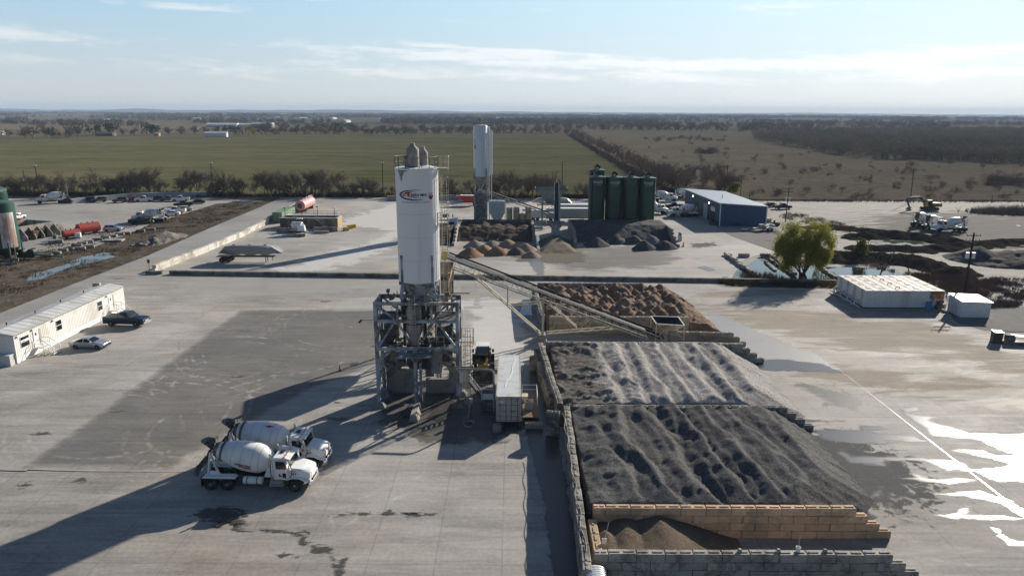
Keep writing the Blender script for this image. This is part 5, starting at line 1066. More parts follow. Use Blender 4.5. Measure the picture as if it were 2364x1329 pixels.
def silo_main():
    t = thing('cement_silo', 'tall white cement silo with a blue and red logo, on the steel tower', 'silo', (SX, SY, 0))
    b = MB(); b.lathe([(SR,13.1),(SR,24.42),(SR+.05,24.42),(SR+.05,24.56),(SR-.1,24.60),(.3,24.74)], n=56); bd = b.build('body', m_silo, t, True)
    b = MB()
    for z in (15.4,17.75,20.1): b.lathe([(SR-.02,z-.02),(SR+.006,z-.018),(SR+.006,z+.018),(SR-.02,z+.02)], n=56)
    b.build('weld_seam', M('weld_seam', (.60,.61,.62), .5), bd)
    b = MB(); b.lathe([(SR,13.1),(.42,9.6),(.3,9.3)], n=40); b.build('cone', m_frame, t, True)  # grey colour carries the shade on the cone under the white body
    # the soot below the roof edge
    b = MB(); a0 = atan2(-.99, .138)-.75; n = 14; vs = []; fs = []
    for i in range(n+1):
        a = a0-.42+.84*i/n; L = .15+1.5*math.exp(-((i-n*.45)/(n*.16))**2)+.25*abs(fbm(i*.6, 0, 1.0, 2, 4))
        for z in (24.41, 24.41-L*.5, 24.41-L): vs.append(((SR+.006)*cos(a), (SR+.006)*sin(a), z))
    for i in range(n): fs += [(i*3,i*3+3,i*3+4,i*3+1),(i*3+1,i*3+4,i*3+5,i*3+2)]
    b.add(vs, fs); me = b.mesh('soot_stain', PM('soot', (.06,.055,.05), .9, .62, 1.3, 1.0, .2)); at = me.attributes.new('edge', 'FLOAT', 'POINT')
    at.data.foreach_set('value', [(.75, .35, -.5)[i % 3]*(1 if 2 < i//3 < n-2 else .3) for i in range(len(vs))]); o = bpy.data.objects.new('soot_stain', me); COL.objects.link(o); o.parent = bd
    for sx in (-1,1):
        for sy in (-1,1):
            b = MB(); b.beam((sx*1.52,sy*1.42,15.9),(sx*1.52,sy*1.42,13.0),.30,.26); b.beam((sx*1.52,sy*1.42,13.1),(sx*1.72,sy*1.42,11.35),.32,.28); b.build('leg', m_frame, t)
    b = MB()
    for sy in (-1,1): b.beam((-1.6,sy*1.45,12.9),(1.72,sy*1.45,11.5),.11); b.beam((1.6,sy*1.45,12.9),(-1.72,sy*1.45,11.5),.11)
    for sx in (-1,1): b.beam((sx*1.62,-1.42,12.9),(sx*1.7,1.42,11.5),.1); b.beam((sx*1.62,1.42,12.9),(sx*1.7,-1.42,11.5),.1)
    b.build('leg_brace', m_frame, t)
    ring = [(2.12*cos(2*pi*i/16), 2.12*sin(2*pi*i/16), 24.55) for i in range(17)]
    b = MB(); b.rail(ring, 1.1, .032, 3); b.build('guard_rail', m_dustc, t)
    for dx, dy, r_, z1 in ((-.22,-.75,.64,26.55),(.62,.55,.52,26.15)):
        b = MB(); b.lathe([(r_,24.75),(r_,z1-.3),(r_*.92,z1-.1),(r_*.45,z1+.18),(r_*.42,z1+.2)], (dx,dy,0), 20); b.box(dx-.2,dx+.2,dy-.2,dy+.2,z1+.15,z1+.42); dc = b.build('dust_collector', m_dustc, t, True)
        b = MB(); b.cyl((dx-r_*.7,dy-.3,25.6),(dx-r_*1.15,dy-.4,25.6),.16,n=8); b.build('fan', m_grimed, dc)
    b = MB(); b.box(-1.0,-.55,-1.0,-.6,24.7,25.3); b.build('vent_box', m_dustc, t)
    # fill pipes, access ladder with its cage and landings
    for x, y in ((2.05,.55),(1.95,.95)): b = MB(); b.tube([(x,y,24.6),(x,y,3.0)], .085, 8); b.build('fill_pipe', m_silo, t)
    lx, ly = 2.75, .1; b = MB()
    for s in (-.24,.24): b.beam((lx+s,ly,11.3),(lx+s,ly,25.7),.05)
    for i in range(47): b.cyl((lx-.24,ly,11.5+i*.3),(lx+.24,ly,11.5+i*.3),.016,n=4)
    b.build('ladder', m_cream, t)
    b = MB()
    for i in range(5):
        z = 13.8+i*2.45; p = [(lx+.42*cos(a), ly-.42*sin(a)*1.0, z) for a in [pi*k/8 for k in range(9)]]; b.tube(p, .028, 4)
    for a in (0,pi/4,pi/2,3*pi/4,pi): b.beam((lx+.42*cos(a), ly-.42*sin(a), 13.6),(lx+.42*cos(a), ly-.42*sin(a), 25.6),.035,.02)
    b.build('ladder_cage', m_cream, t)
    b = MB(); b.box(1.9,3.2,-.35,.9,24.45,24.52); b.rail([(3.2,-.35,24.5),(3.2,.9,24.5),(2.0,.9,24.5)], 1.15, .025, .35); b.box(2.0,3.05,-.35,.55,19.0,19.06); b.rail([(2.1,-.35,19.06),(2.4,-.35,19.06)], 1.0, .03, .5); b.rail([(3.05,-.35,19.06),(3.05,.55,19.06)], 1.0, .03, .5); b.build('landing', m_cream, t)
    # logo, wrapped round the shell
    R_ = SR+.018; fa = atan2(-.99, .138)-.05
    def wrap(pts, dz=0.0, off=0.0): return [((R_+off)*cos(fa+s/R_), (R_+off)*sin(fa+s/R_), z) for s, z in pts]
    Z0 = 22.02; S = 3.75/1200; P = lambda x, y: ((x-900)*S, Z0-(y-710)*S*.86)
    def strip(f0, n, mat, nm, off=0.0):
        mb = MB(); vs = []
        for i in range(n+1):
            a, c = f0(i/n); vs += wrap([P(*a), P(*c)], off=off)
        mb.add(vs, [(2*i, 2*i+2, 2*i+3, 2*i+1) for i in range(n)]); return mb.build(nm, mat, bd)
    def sw(t_):
        a = radians(62+t_*(318-62)); th = 78*(sin(pi*t_)**.75)*(1.0+.35*(t_ > .5)*sin(pi*(t_-.5)*2)); x, y = 880+585*cos(a)*(1 if cos(a) < 0 else .72), 708-195*sin(a)
        return (x, y), (880+(585*(1 if cos(a) < 0 else .72)-th)*cos(a), 708-(195-th*.62)*sin(a))
    strip(sw, 60, m_blue, 'logo_swoosh')
    def poly(pts, mat, nm, off=0.0):   # filled outline in rows so that it follows the round shell
        mb = MB(); xs = sorted({min(p[0] for p in pts)+i*30 for i in range(int((max(p[0] for p in pts)-min(p[0] for p in pts))/30)+2)})
        for x0, x1 in zip(xs, xs[1:]):
            q = []
            for x in (x0, x1):
                ys = []
                for (ax_, ay), (bx_, by) in zip(pts, pts[1:]+pts[:1]):
                    xx = min(max(x, min(p[0] for p in pts)+.01), max(p[0] for p in pts)-.01)
                    if (ax_ > xx) != (bx_ > xx): ys.append(ay+(by-ay)*(xx-ax_)/(bx_-ax_))
                ys.sort(); q.append((ys[0], ys[-1]) if len(ys) > 1 else (0,0))
            if q[0] != (0,0) and q[1] != (0,0): mb.add(wrap([P(x0,q[0][0]),P(x1,q[1][0]),P(x1,q[1][1]),P(x0,q[0][1])], off=off), [(0,1,2,3)])
        return mb.build(nm, mat, bd)
    poly([(500,632),(540,605),(640,582),(780,580),(930,590),(760,602),(690,644),(640,660),(560,650)], m_logored, 'logo_flash'); poly([(612,650),(690,644),(665,720),(690,765),(612,755),(602,700)], m_logored, 'logo_flash'); poly([(612,750),(690,760),(860,785),(1090,805),(900,808),(700,784)], m_logored, 'logo_flash')
    poly([(1300,752),(1500,740),(1495,800),(1465,860),(1410,892),(1350,872),(1312,820)], m_logored, 'logo_drum')
    poly([(1345,640),(1390,632),(1440,632),(1470,660),(1490,700),(1500,740),(1300,752),(1310,690)], m_whiteink, 'logo_drum_top')
    def txt(s_, size, x, y, mat, nm, sx=1.0, off=.004, **kw):
        vs, fs = text_verts(s_, size, sx=sx, **kw); c = P(x, y); mb = MB(); mb.add(wrap([(a+c[0], b+c[1]) for a, b in vs], off=off), fs); return mb.build(nm, mat, bd)
    txt('T&T', .37, 497, 710, m_ink, 'lettering', .95, off=.02, bold=.007); txt('REDI MIX', .37, 985, 710, m_ink, 'lettering', 1.06, off=.02, bold=.009); txt('LLC', .34, 1400, 690, m_ink, 'lettering', .95, off=.022, bold=.004)
    txt('Paving New Directions in Concrete', .205, 885, 968, M('slogan_ink', (.10,.03,.04), .6), 'slogan', 1.0, font_shear=.3)
m_blue = M('logo_blue', (.012,.03,.16), .5); m_logored = M('logo_red', (.35,.012,.02), .5)
silo_main()
def silo_rear():
    t = thing('cement_silo', 'second white silo hidden behind the logo silo, only its right edge showing', 'silo', (-9.55, 75.0, 0)); r_ = 1.62
    b = MB(); b.lathe([(r_,13.9),(r_,24.1),(r_-.1,24.3),(.2,24.6)], n=40); b.build('body', m_silo, t, True); b = MB(); b.lathe([(r_,13.9),(.3,10.2)], n=30); b.build('cone', m_frame, t, True)
    for sx in (-1,1):
        for sy in (-1,1): b = MB(); b.beam((sx*1.2,sy*1.15,15.5),(sx*1.35,sy*1.15,0),.28); b.build('leg', m_frame, t)
silo_rear()
def tower():
    t = thing('steel_tower', 'pale steel batching tower carrying the logo silo, blue grey of shade put into its colour', 'batching tower', (-9.9, 70.3, 0)); X0, X1, Y0, Y1 = -3.95, 4.35, -1.6, 1.6
    for x in (X0, X1):
        for y in (Y0, Y1):
            b = MB(); b.beam((x,y,.45),(x,y,11.3),.34,.30); c = b.build('column', m_frame, t); b = MB(); b.loft([[(x-.7,y-.6,0),(x+.7,y-.6,0),(x+.7,y+.6,0),(x-.7,y+.6,0)],[(x-.4,y-.35,.5),(x+.4,y-.35,.5),(x+.4,y+.35,.5),(x-.4,y+.35,.5)]]); b.build('footing', m_conc, c)
    for z in (11.15, 9.3, 6.35):
        for y in (Y0, Y1): b = MB(); b.beam((X0+.17,y,z),(X1-.17,y,z),.26,.32); b.build('beam', m_frame, t)
        for x in (X0, X1): b = MB(); b.beam((x,Y0+.15,z),(x,Y1-.15,z),.26,.32); b.build('beam', m_frame, t)
    for y in (Y0, Y1):
        for xa, za, xb, zb in ((X0+.2,10.95,-2.0,9.5),(X1-.2,10.95,2.3,9.5),(-2.1,9.1,X0+.25,6.6),(2.4,9.1,X1-.25,6.6),(-1.7,9.1,-.7,7.4),(1.9,9.1,.9,7.4),(X0+.15,5.1,-2.4,6.15),(X1-.15,5.1,2.9,6.15),(-1.2,6.1,-.1,5.0),(.9,6.1,.2,5.0)):
            b = MB(); b.beam((xa,y+.02,za),(xb,y+.02,zb),.2,.18); b.build('brace', m_frame, t)
        for x in (-1.72, 1.72): b = MB(); b.beam((x,y,9.46),(x,y,11.0),.24,.22); b.build('post', m_frame, t)
    for x in (X0, X1):
        for za, zb in ((10.9,9.5),(9.0,6.6),(6.1,1.0)): b = MB(); b.beam((x,Y0+.2,za),(x,Y1-.2,zb),.12); b.beam((x,Y1-.2,za),(x,Y0+.2,zb),.12); b.build('side_brace', m_frame, t)
    b = MB(); b.beam((-.1,Y0+.3,.2),(-.1,Y0+.3,6.2),.36,.3); b.beam((.35,Y0+.9,.2),(.35,Y0+.9,6.2),.25); b.build('column', m_frame, t)
    for x0, x1, z in ((X0+.2,-1.75,9.32),(1.9,X1-.2,9.32),(X0+.2,-1.4,6.4),(1.3,X1-.2,6.4)): b = MB(); b.box(x0,x1,Y0+.18,Y1-.18,z,z+.06); b.build('deck', m_grate, t)
    b = MB(); b.box(-1.75,1.65,Y0-1.45,Y0-.17,5.92,5.98); b.beam((-1.75,Y0-1.45,5.92),(1.65,Y0-1.45,5.92),.14); b.beam((-1.75,Y0-1.45,5.92),(-1.75,Y0-.15,5.92),.12); b.beam((1.65,Y0-1.45,5.92),(1.65,Y0-.15,5.92),.12); b.build('front_platform', m_frame, t)
    b = MB(); b.rail([(-1.75,Y0-.2,5.98),(-1.75,Y0-1.45,5.98),(1.65,Y0-1.45,5.98),(1.65,Y0-.2,5.98)], 1.05, .03, 1.7); b.build('guard_rail', m_frame, t)
    for pts in ([(X0+.3,Y1,6.46),(-1.5,Y1,6.46)],[(1.4,Y1,6.46),(X1-.3,Y1,6.46),(X1-.2,Y0+.3,6.46)],[(X0+.3,Y1-.2,9.38),(-1.9,Y1-.2,9.38)],[(2.0,Y1-.2,9.38),(X1-.3,Y1-.2,9.38)],[(1.4,Y0+.5,6.46),(2.9,Y0+.5,6.46)]): b = MB(); b.rail(pts, 1.05, .03, .9); b.build('guard_rail', m_cream, t)
    # weigh hopper, cage ladder, boots and chutes
    b = MB(); b.lathe([(.55,10.75),(.84,10.45),(.86,10.4),(.86,8.95)], (-.15,-.75,0), 26); wh = b.build('weigh_hopper', M('hopper_beige', (.42,.39,.32), .7, 0, .15, 2, dirt=(.14,.13,.12), da=.6, ds=1.4, streak=True), t, True)
    b = MB(); b.lathe([(.86,8.9),(.86,8.15),(.86,8.1),(.30,6.75),(.28,6.5)], (-.15,-.75,0), 20); b.build('hopper_cone', m_dustc, wh, True)
    b = MB(); b.lathe([(.9,8.97),(.93,8.97),(.93,8.86),(.9,8.86)], (-.15,-.75,0), 26); b.build('hopper_rim', m_ink, wh)
    for x0, x1, y0, y1, z0, z1 in ((-1.55,1.45,.15,1.35,8.7,10.7),(-3.5,-1.9,.2,1.2,6.5,8.4),(2.1,3.7,.1,1.3,6.5,8.2),(-1.2,1.5,.3,1.3,3.4,6.2),(-3.6,-1.6,.1,1.2,3.4,5.2),(1.1,3.6,.2,1.3,4.3,6.0)):
        b = MB(); b.loft([[(x0+.3,y0,z0),(x1-.3,y0,z0),(x1-.3,y1,z0),(x0+.3,y1,z0)],[(x0,y0,z0+.6),(x1,y0,z0+.6),(x1,y1,z0+.6),(x0,y1,z0+.6)],[(x0,y0,z1),(x1,y0,z1),(x1,y1,z1),(x0,y1,z1)]]); b.build('plant_box', m_grate if x0 > -1.6 else m_grimed, t)
    b = MB(); b.box(-1.3,-1.05,-.9,-.2,6.4,10.9); b.box(.8,1.1,-1.1,-.4,5.9,10.9); b.box(-1.0,.9,-.1,.6,9.9,10.95); b.build('dark_duct', m_blackr, t)
    b = MB(); lx, ly = -.15, Y0-.2
    for s in (-.25,.25): b.beam((lx+s,ly,8.4),(lx+s,ly,11.9),.05)
    for i in range(11): b.cyl((lx-.25,ly,8.5+i*.3),(lx+.25,ly,8.5+i*.3),.016,n=4)
    for z in (8.3,9.2,10.2,11.2,11.8): b.tube([(lx+.42*cos(a), ly-.5*sin(a), z) for a in [pi*k/8 for k in range(9)]], .025, 4)
    for a in (.25*pi,.5*pi,.75*pi): b.beam((lx+.42*cos(a),ly-.5*sin(a),8.3),(lx+.42*cos(a),ly-.5*sin(a),11.8),.03)
    b.build('cage_ladder', m_cream, t)
    b = MB(); b.cyl((-.15,-.75,6.5),(-.15,-.75,4.6),.45,.6,n=14); b.build('loading_boot', m_blackr, t)
    b = MB(); b.cyl((2.0,.1,3.2),(2.0,.1,6.3),.62,n=16); b.build('mixing_chute', m_dustc, t, True)
    b = MB(); b.cyl((-2.9,.7,4.6),(-1.4,.7,4.6),.75,n=18); b.build('air_receiver', m_dustc, t, True)
    b = MB(); b.obox((2.45,Y0-.1,8.1),(.4,.3,.5)); b.build('motor', M('motor_blue', (.03,.05,.09), .5), t)
    rr = random.Random(4); b = MB()
    for i in range(110):
        a = Vector((rr.uniform(X0+.5,X1-.5), rr.uniform(Y0+.4,Y1-.3), rr.choice([4.2,6.6,6.6,9.4,11.3])+rr.uniform(0,.4))); dd = rr.choice([Vector((1,0,0)),Vector((0,1,0)),Vector((0,0,1))])*rr.uniform(.5,2.2); b.cyl(a, a+dd, rr.uniform(.03,.09), n=6)
        if i % 3 == 0: b.obox(a+dd, (rr.uniform(.25,.6), rr.uniform(.25,.5), rr.uniform(.25,.6)))
    b.build('pipework', m_grimed, t)
    b = MB(); p = [Vector((.15,Y0-.25,5.9-.5*i)) + Vector((.06*sin(i), 0, 0)) for i in range(9)]+[Vector((-.35,Y0-.9,.9)),Vector((-1.2,Y0-1.6,.07)),Vector((-1.6,Y0-2.3,.06)),Vector((-1.0,Y0-2.9,.06)),Vector((-.5,Y0-2.3,.06))]
    b.tube(p, .045, 5); b.build('hose', m_grimed, t)
    b = MB(); b.cyl((X0-.2,Y0+.2,9.35),(X0-1.5,Y0+.2,9.35),.03,n=5); b.beam((X0-1.5,Y0+.2,9.35),(X0-1.75,Y0+.2,9.05),.08,.2); b.build('lamp_arm', m_black, t)
tower()
def push_walls():
    t = thing('push_wall', 'plain concrete wall closing the left truck bay under the tower', 'concrete wall', (-12.05,72.6,0), 0, 'concrete walls under the tower'); b = MB(); b.box(-1.65,1.6,-.2,.2,0,2.7); b.build('panel', m_conc, t); b = MB(); b.box(-1.4,1.5,-.15,.6,3.0,3.9); b.build('ledge', m_conc, t)
    t = thing('push_wall', 'concrete wall with an arched opening in the right truck bay', 'concrete wall', (-7.55,72.6,0), 0, 'concrete walls under the tower'); b = MB()
    pr = [(-1.85,0),(1.85,0),(1.85,4.1),(-1.85,4.1),(-1.85,1.9),(-.9,1.9)]+[(-.1+.85*cos(a), 2.2+1.1*sin(a)) for a in [pi-pi*i/10 for i in range(11)]]+[(.75,1.6),(-.9,1.6),(-1.85,1.6)]
    b.prism(pr, 'y', -.25, .25); b.build('panel', m_conc, t)
    b = MB(); b.loft([[(-.5,-1.6,0),(.5,-1.6,0),(.5,1.2,0),(-.5,1.2,0)],[(-.28,-1.5,.75),(.28,-1.5,.75),(.28,1.1,.95),(-.28,1.1,.95)]]); o = b.build('wheel_guide', m_blk); o.location = (-9.75,66.4,0); tag(o, 'tapered concrete wheel guide between the two bays under the tower', 'concrete block')
push_walls()
def agg_bin():
    t = thing('aggregate_bin', 'rusty tan aggregate bin behind the tower, at the conveyor head', 'aggregate bin', (-9.9,87.0,0)); m_tan = M('tan_steel', (.46,.37,.26), .7, 0, .18, 1, dirt=(.26,.14,.08), da=.5, ds=.9)
    b = MB(); X, Y = 2.25, 3.4
    for s in (-1,1): b.add([(s*X,-Y,9.9),(s*X,Y,10.9),(s*X*.9,Y,8.2),(s*X*.9,-Y,7.6),(s*(X-.08),-Y,9.9),(s*(X-.08),Y,10.9),(s*(X*.9-.08),Y,8.2),(s*(X*.9-.08),-Y,7.6)], [(0,1,2,3),(4,7,6,5),(0,4,5,1)])
    for s, zt, zb in ((-1,9.9,7.6),(1,10.9,8.2)): b.add([(-X,s*Y,zt),(X,s*Y,zt),(X*.9,s*Y,zb),(-X*.9,s*Y,zb),(-X,s*(Y-.08),zt),(X,s*(Y-.08),zt),(X*.9,s*(Y-.08),zb),(-X*.9,s*(Y-.08),zb)], [(0,1,2,3),(4,7,6,5),(0,4,5,1)])
    b.loft([[(-X*.9,-Y,7.6),(X*.9,-Y,7.6),(X*.9,Y,8.2),(-X*.9,Y,8.2)],[(-.7,-1.0,5.6),(.7,-1.0,5.6),(.7,1.0,5.6),(-.7,1.0,5.6)]]); b.build('hopper', m_tan, t)
    b = MB(); b.box(-X+.1,X-.1,-Y+.1,Y-.1,8.2,8.9); b.build('fill', m_hsand, t)
    for sx in (-1,1):
        for sy in (-1,1): b = MB(); b.beam((sx*1.95,sy*3.0,0),(sx*1.95,sy*3.0,8.3),.24); b.build('leg', m_cream, t)
    b = MB()
    for i in range(6): b.beam((X+.04,-Y+.4+i*1.2,10.0),(X*.9+.05,-Y+.4+i*1.2,7.8),.1)
    for sy in (-1,1): b.beam((-1.95,sy*3.0,1),(1.95,sy*3.0,6.5),.12); b.beam((1.95,sy*3.0,1),(-1.95,sy*3.0,6.5),.12)
    b.build('stiffener', m_tan, t)
agg_bin()
def ladder_tower():
    t = thing('access_ladder', 'caged cream ladder standing at the right side of the tower', 'ladder', (-4.55,69.2,0)); b = MB()
    for s in (-.25,.25): b.beam((s,.1,.1),(s,.1,8.4),.06)
    for i in range(27): b.cyl((-.25,.1,.3+i*.3),(.25,.1,.3+i*.3),.018,n=4)
    b.build('ladder', m_cream, t); b = MB()
    for i in range(7): b.tube([(.46*cos(a), .1-.6*sin(a), 1.9+i*.95) for a in [pi*k/8 for k in range(9)]], .028, 4)
    for a in (0,.25*pi,.5*pi,.75*pi,pi): b.beam((.46*cos(a), .1-.6*sin(a), 1.9),(.46*cos(a), .1-.6*sin(a), 7.9),.035)
    b.build('cage', m_cream, t); b = MB(); b.box(-.7,.55,.15,1.3,6.4,6.46); b.rail([(-.6,.2,6.46),(.55,.2,6.46),(.55,1.3,6.46)], 1.9, .03, .6); b.build('landing', m_cream, t)
ladder_tower()
def conveyor():
    Y = 90.0; t = thing('belt_conveyor', 'long inclined belt conveyor rising from the feed hopper to the tower', 'conveyor', (4,Y,0)); L = lambda p, dy=0.0: Vector((p.x-4, dy, p.z))
    hd, tl = Vector((-12.4,0,11.75)), Vector((14.9,0,1.35)); d = (tl-hd).normalized(); nrm = Vector((d.z*-1, 0, d.x)); nrm = nrm if nrm.z > 0 else -nrm; W_ = .62; n = 22; D = 1.25
    m_belt_ = M('belt_rubber', (.022,.022,.024), .75, 0, .3, 2); m_truss = M('truss_steel', (.46,.44,.40), .6, .1, .2, 1.5, dirt=(.16,.13,.10), da=.4, ds=1)
    b = MB()
    for o_, th in ((.10,.05),(-.28,.03)): b.loft([[p+nrm*o_+Vector((0,-W_+.08,0)), p+nrm*o_+Vector((0,W_-.08,0)), p+nrm*(o_+th)+Vector((0,W_-.08,0)), p+nrm*(o_+th)+Vector((0,-W_+.08,0))] for p in (hd, tl+d*1.2)])
    b.build('belt', m_belt_, t)
    for sy in (-1,1):
        b = MB(); y = Vector((0,sy*W_,0)); b.beam(hd+y, tl+y+d*1.0, .10,.14); b.beam(hd+y-nrm*D+d*1.2, tl+y-nrm*D*.75-d*.3, .10,.13); b.build('chord', m_truss, t)
        b = MB()
        for i in range(n):
            a = hd.lerp(tl, i/n)+y; c = hd.lerp(tl, (i+1)/n)+y; k = a-nrm*D if i else a-nrm*.3
            b.beam(a, a-nrm*(D*.97), .05); b.beam((a if i % 2 else a-nrm*D*.97), (c-nrm*D*.97 if i % 2 else c), .05)
        b.build('lattice', m_truss, t)
    b = MB(); rr = random.Random(2)
    for i in range(34):
        p = hd.lerp(tl, (i+.5)/34); b.cyl(p+Vector((0,-W_*.9,.03)), p+Vector((0,W_*.9,.03)), .07, n=6)
        if i % 2: b.beam(p-nrm*.25+Vector((0,-W_,0)), p-nrm*.25+Vector((0,W_,0)), .05)
        b.beam(p+Vector((0,-W_-.05,-.05)), p+Vector((0,-W_-.05,.24)), .06)
    b.build('idler_rollers', M('roller_steel', (.55,.55,.54), .4, .6, .2), t)
    b = MB(); b.beam(hd+nrm*.36+Vector((0,W_+.05,0)), tl+nrm*.30+Vector((0,W_+.05,0)), .05,.22); b.build('side_board', m_belt_, t)
    b = MB(); b.obox(hd+Vector((-.35,-.75,.25)), (.75,.35,1.15), 0, radians(12)); b.build('belt_guard', M('guard_yellow', (.62,.46,.05), .5), t)
    b = MB(); b.cyl(hd+Vector((-.3,-W_,0)), hd+Vector((-.3,W_,0)), .3, n=14); b.cyl(tl+d*1.2+Vector((0,-W_,0)), tl+d*1.2+Vector((0,W_,0)), .25, n=14); b.build('pulley', m_grimed, t)
    q = lambda px, py, dy=0.0: (lambda v: Vector((v.x-4, dy, v.z)))(A(px, py, Y))
    for sy in (-.55,.55):
        b = MB(); b.beam(q(1090,632,sy), q(1246,768,sy), .17); b.build('under_strut', m_cream, t)
        b = MB(); b.beam(q(1262,696,sy), q(1331,754,sy), .13); b.beam(q(1340,752,sy), q(1364,731,sy), .12); b.build('strut', m_cream, t)
        b = MB(); b.beam(q(1262,768,sy), q(1424,756,sy), .15); b.build('tie_beam', m_cream, t)
        b = MB(); b.beam(q(1172,662,sy), q(1172,703,sy), .16); b.build('hanger', m_truss, t)
        b = MB(); b.beam(q(1178,704,sy), q(1254,697,sy), .13); b.build('tie_beam', m_cream, t)
        b = MB(); b.beam(q(1254,690,sy*.8), q(1253,772,sy*.8), .24); b.build('mast', m_truss, t)
    b = MB()
    for i in range(6): f = i/6; b.beam(q(1100,641,-.55).lerp(q(1246,768,-.55), f), q(1100,641,.55).lerp(q(1246,768,.55), f+.16), .07)
    for i in range(7): f = i/7; b.beam(q(1262,768,-.55).lerp(q(1424,756,-.55), f), q(1262,768,.55).lerp(q(1424,756,.55), f+.14), .06)
    b.build('cross_bracing', m_cream, t)
    b = MB(); b.box(-.5,.55,-.8,.8,.45,1.25); b.box(-.65,.7,-.95,.95,0,.48); b.build('pivot_base', m_dustc, t)
    b = MB()
    for sy in (-.6,.6): b.beam(tl+Vector((-.8,sy,-.4)), (tl.x-1.8,sy,.05), .1); b.beam(tl+Vector((.9,sy,-.2)), (tl.x+1.2,sy,.05), .1)
    b.build('tail_frame', m_cream, t)
conveyor()
def feed_hopper():
    p = [G(1515.5,747.6,2.75), G(1580.5,751.7,2.75), G(1566,732,2.75), G(1503,730,2.75)]; c = sum(p, Vector())/4; t = thing('feed_hopper', 'white framed feed hopper over the tail of the conveyor', 'hopper', (c.x, c.y, 0)); q = [v-Vector((c.x,c.y,0)) for v in p]; m_ivory = M('ivory_paint', (.60,.57,.50), .55, 0, .1, 1, dirt=(.40,.22,.09), da=.45, ds=.8)
    lo = [Vector((v.x*.28, v.y*.3, 1.2)) for v in q]; b = MB(); b.add([tuple(v) for v in q+lo], [(i,(i+1)%4,4+(i+1)%4,4+i) for i in range(4)]); qi = [Vector((v.x*.96,v.y*.96,v.z-.02)) for v in q]; li = [Vector((v.x*.9,v.y*.9,v.z+.05)) for v in lo]
    b.build('hopper', m_ivory, t); b = MB(); b.add([tuple(v) for v in qi+li], [(i,(i+1)%4,4+(i+1)%4,4+i) for i in range(4)]+[(4,5,6,7)]); b.build('lining', m_blackr, t)
    b = MB()
    for i in range(4): b.beam(q[i], q[(i+1)%4], .14)
    b.build('rim', m_ivory, t)
    for i in range(4): b = MB(); b.beam((q[i].x,q[i].y,.02 if i in (0,3) else .02), q[i], .14); b.build('leg', m_ivory, t)
    b = MB(); m_ = (q[0]+q[1])/2; b.beam((q[0].x,q[0].y,.7), m_, .1); b.beam((q[1].x,q[1].y,.7), m_, .1); b.build('brace', m_ivory, t)
feed_hopper()
def container(name, label, x0, x1, y0, y1, z0, z1, mat, roofm, cat, corr_ax=1, doors=True, group=None):
    cx_, cy_ = (x0+x1)/2, (y0+y1)/2; t = thing(name, label, cat, (cx_,cy_,0), 0, group); a, b_ = (x1-x0)/2, (y1-y0)/2; b = MB()
    b.box(-a+.04,a-.04,-b_+.05,b_-.04,z0+.12,z1-.06); b.build('body', mat, t); b = MB(); b.box(-a+.05,a-.05,-b_+.06,b_-.06,z1-.06,z1-.02); b.build('roof', roofm, t); b = MB()
    for sx in (-1,1):
        for sy in (-1,1): b.beam((sx*(a-.06),sy*(b_-.06),z0),(sx*(a-.06),sy*(b_-.06),z1),.13)
        b.beam((sx*(a-.05),-b_,z1-.06),(sx*(a-.05),b_,z1-.06),.12); b.beam((sx*(a-.05),-b_,z0+.07),(sx*(a-.05),b_,z0+.07),.14)
    for sy in (-1,1): b.beam((-a,sy*(b_-.05),z1-.06),(a,sy*(b_-.05),z1-.06),.12); b.beam((-a,sy*(b_-.05),z0+.07),(a,sy*(b_-.05),z0+.07),.14)
    b.build('frame', mat, t)
    if doors:
        for s in (-1,1):
            b = MB(); b.box(*sorted((s*.04,s*(a-.12))),-b_+.01,-b_+.06,z0+.16,z1-.14); d = b.build('door', mat, t); b = MB()
            for x in (.25,.85): b.cyl((s*x,-b_-.03,z0+.12),(s*x,-b_-.03,z1-.1),.025,n=6)
            for z in (.5,1.1,1.7): b.box(*sorted((s*.1,s*(a-.16))),-b_-.005,-b_+.01,z0+z,z0+z+.05)
            b.box(*sorted((s*.2,s*.6)),-b_-.05,-b_-.02,z0+1.0,z0+1.06); b.build('lock_rod', m_grimed, d)
    return t
m_ctan = M('container_tan', (.43,.41,.36), .6, 0, .1, 1, dirt=(.30,.27,.22), da=.4, ds=.9, corr=.28, corra=1)
m_croof = M('container_roof', (.60,.61,.61), .55, 0, .08, 1, dirt=(.45,.43,.4), da=.4, ds=.6, corr=.30, corra=1)
t = container('control_container', 'pale grey shipping container on stands with its doors toward the camera', -1.5, .95, 63.4, 75.5, .78, 3.38, m_ctan, m_croof, 'container')
b = MB(); text_on(b, 'TRLU 4258', .16, (.62,-6.07,3.12), (1,0,0), (0,0,1)); text_on(b, '45G1', .14, (.75,-6.07,2.92), (1,0,0), (0,0,1)); b.build('lettering', m_ink, t)
b = MB(); b.box(-.95,-.5,-6.075,-6.065,2.72,2.95); b.build('label_plate', m_whiteink, t)
b = MB()
for x, y in ((-1.1,-5.8),(1.1,-5.8),(-1.1,5.5),(1.1,5.5),(-1.1,0),(1.1,0)): b.beam((x,y,0),(x,y,.8),.2)
b.build('stand', m_dark, t)
b = MB(); p = [Vector(v) for v in ((.75,4.6,3.42),(.35,2.0,3.42),(.3,.2,3.42),(.0,-1.5,3.42),(-.3,-2.6,3.42),(-.35,-3.6,3.42))]; b.tube(p, .02, 4); b.build('cable', m_whiteink, t)
b = MB(); b.lathe([(.42,0),(.45,.05),(.45,.72),(.38,.76)], n=20); o = b.build('concrete_cylinder', m_conc, None, True); o.location = (-1.35,62.75,0); tag(o, 'grey concrete test cylinder block beside the container doors', 'concrete block')
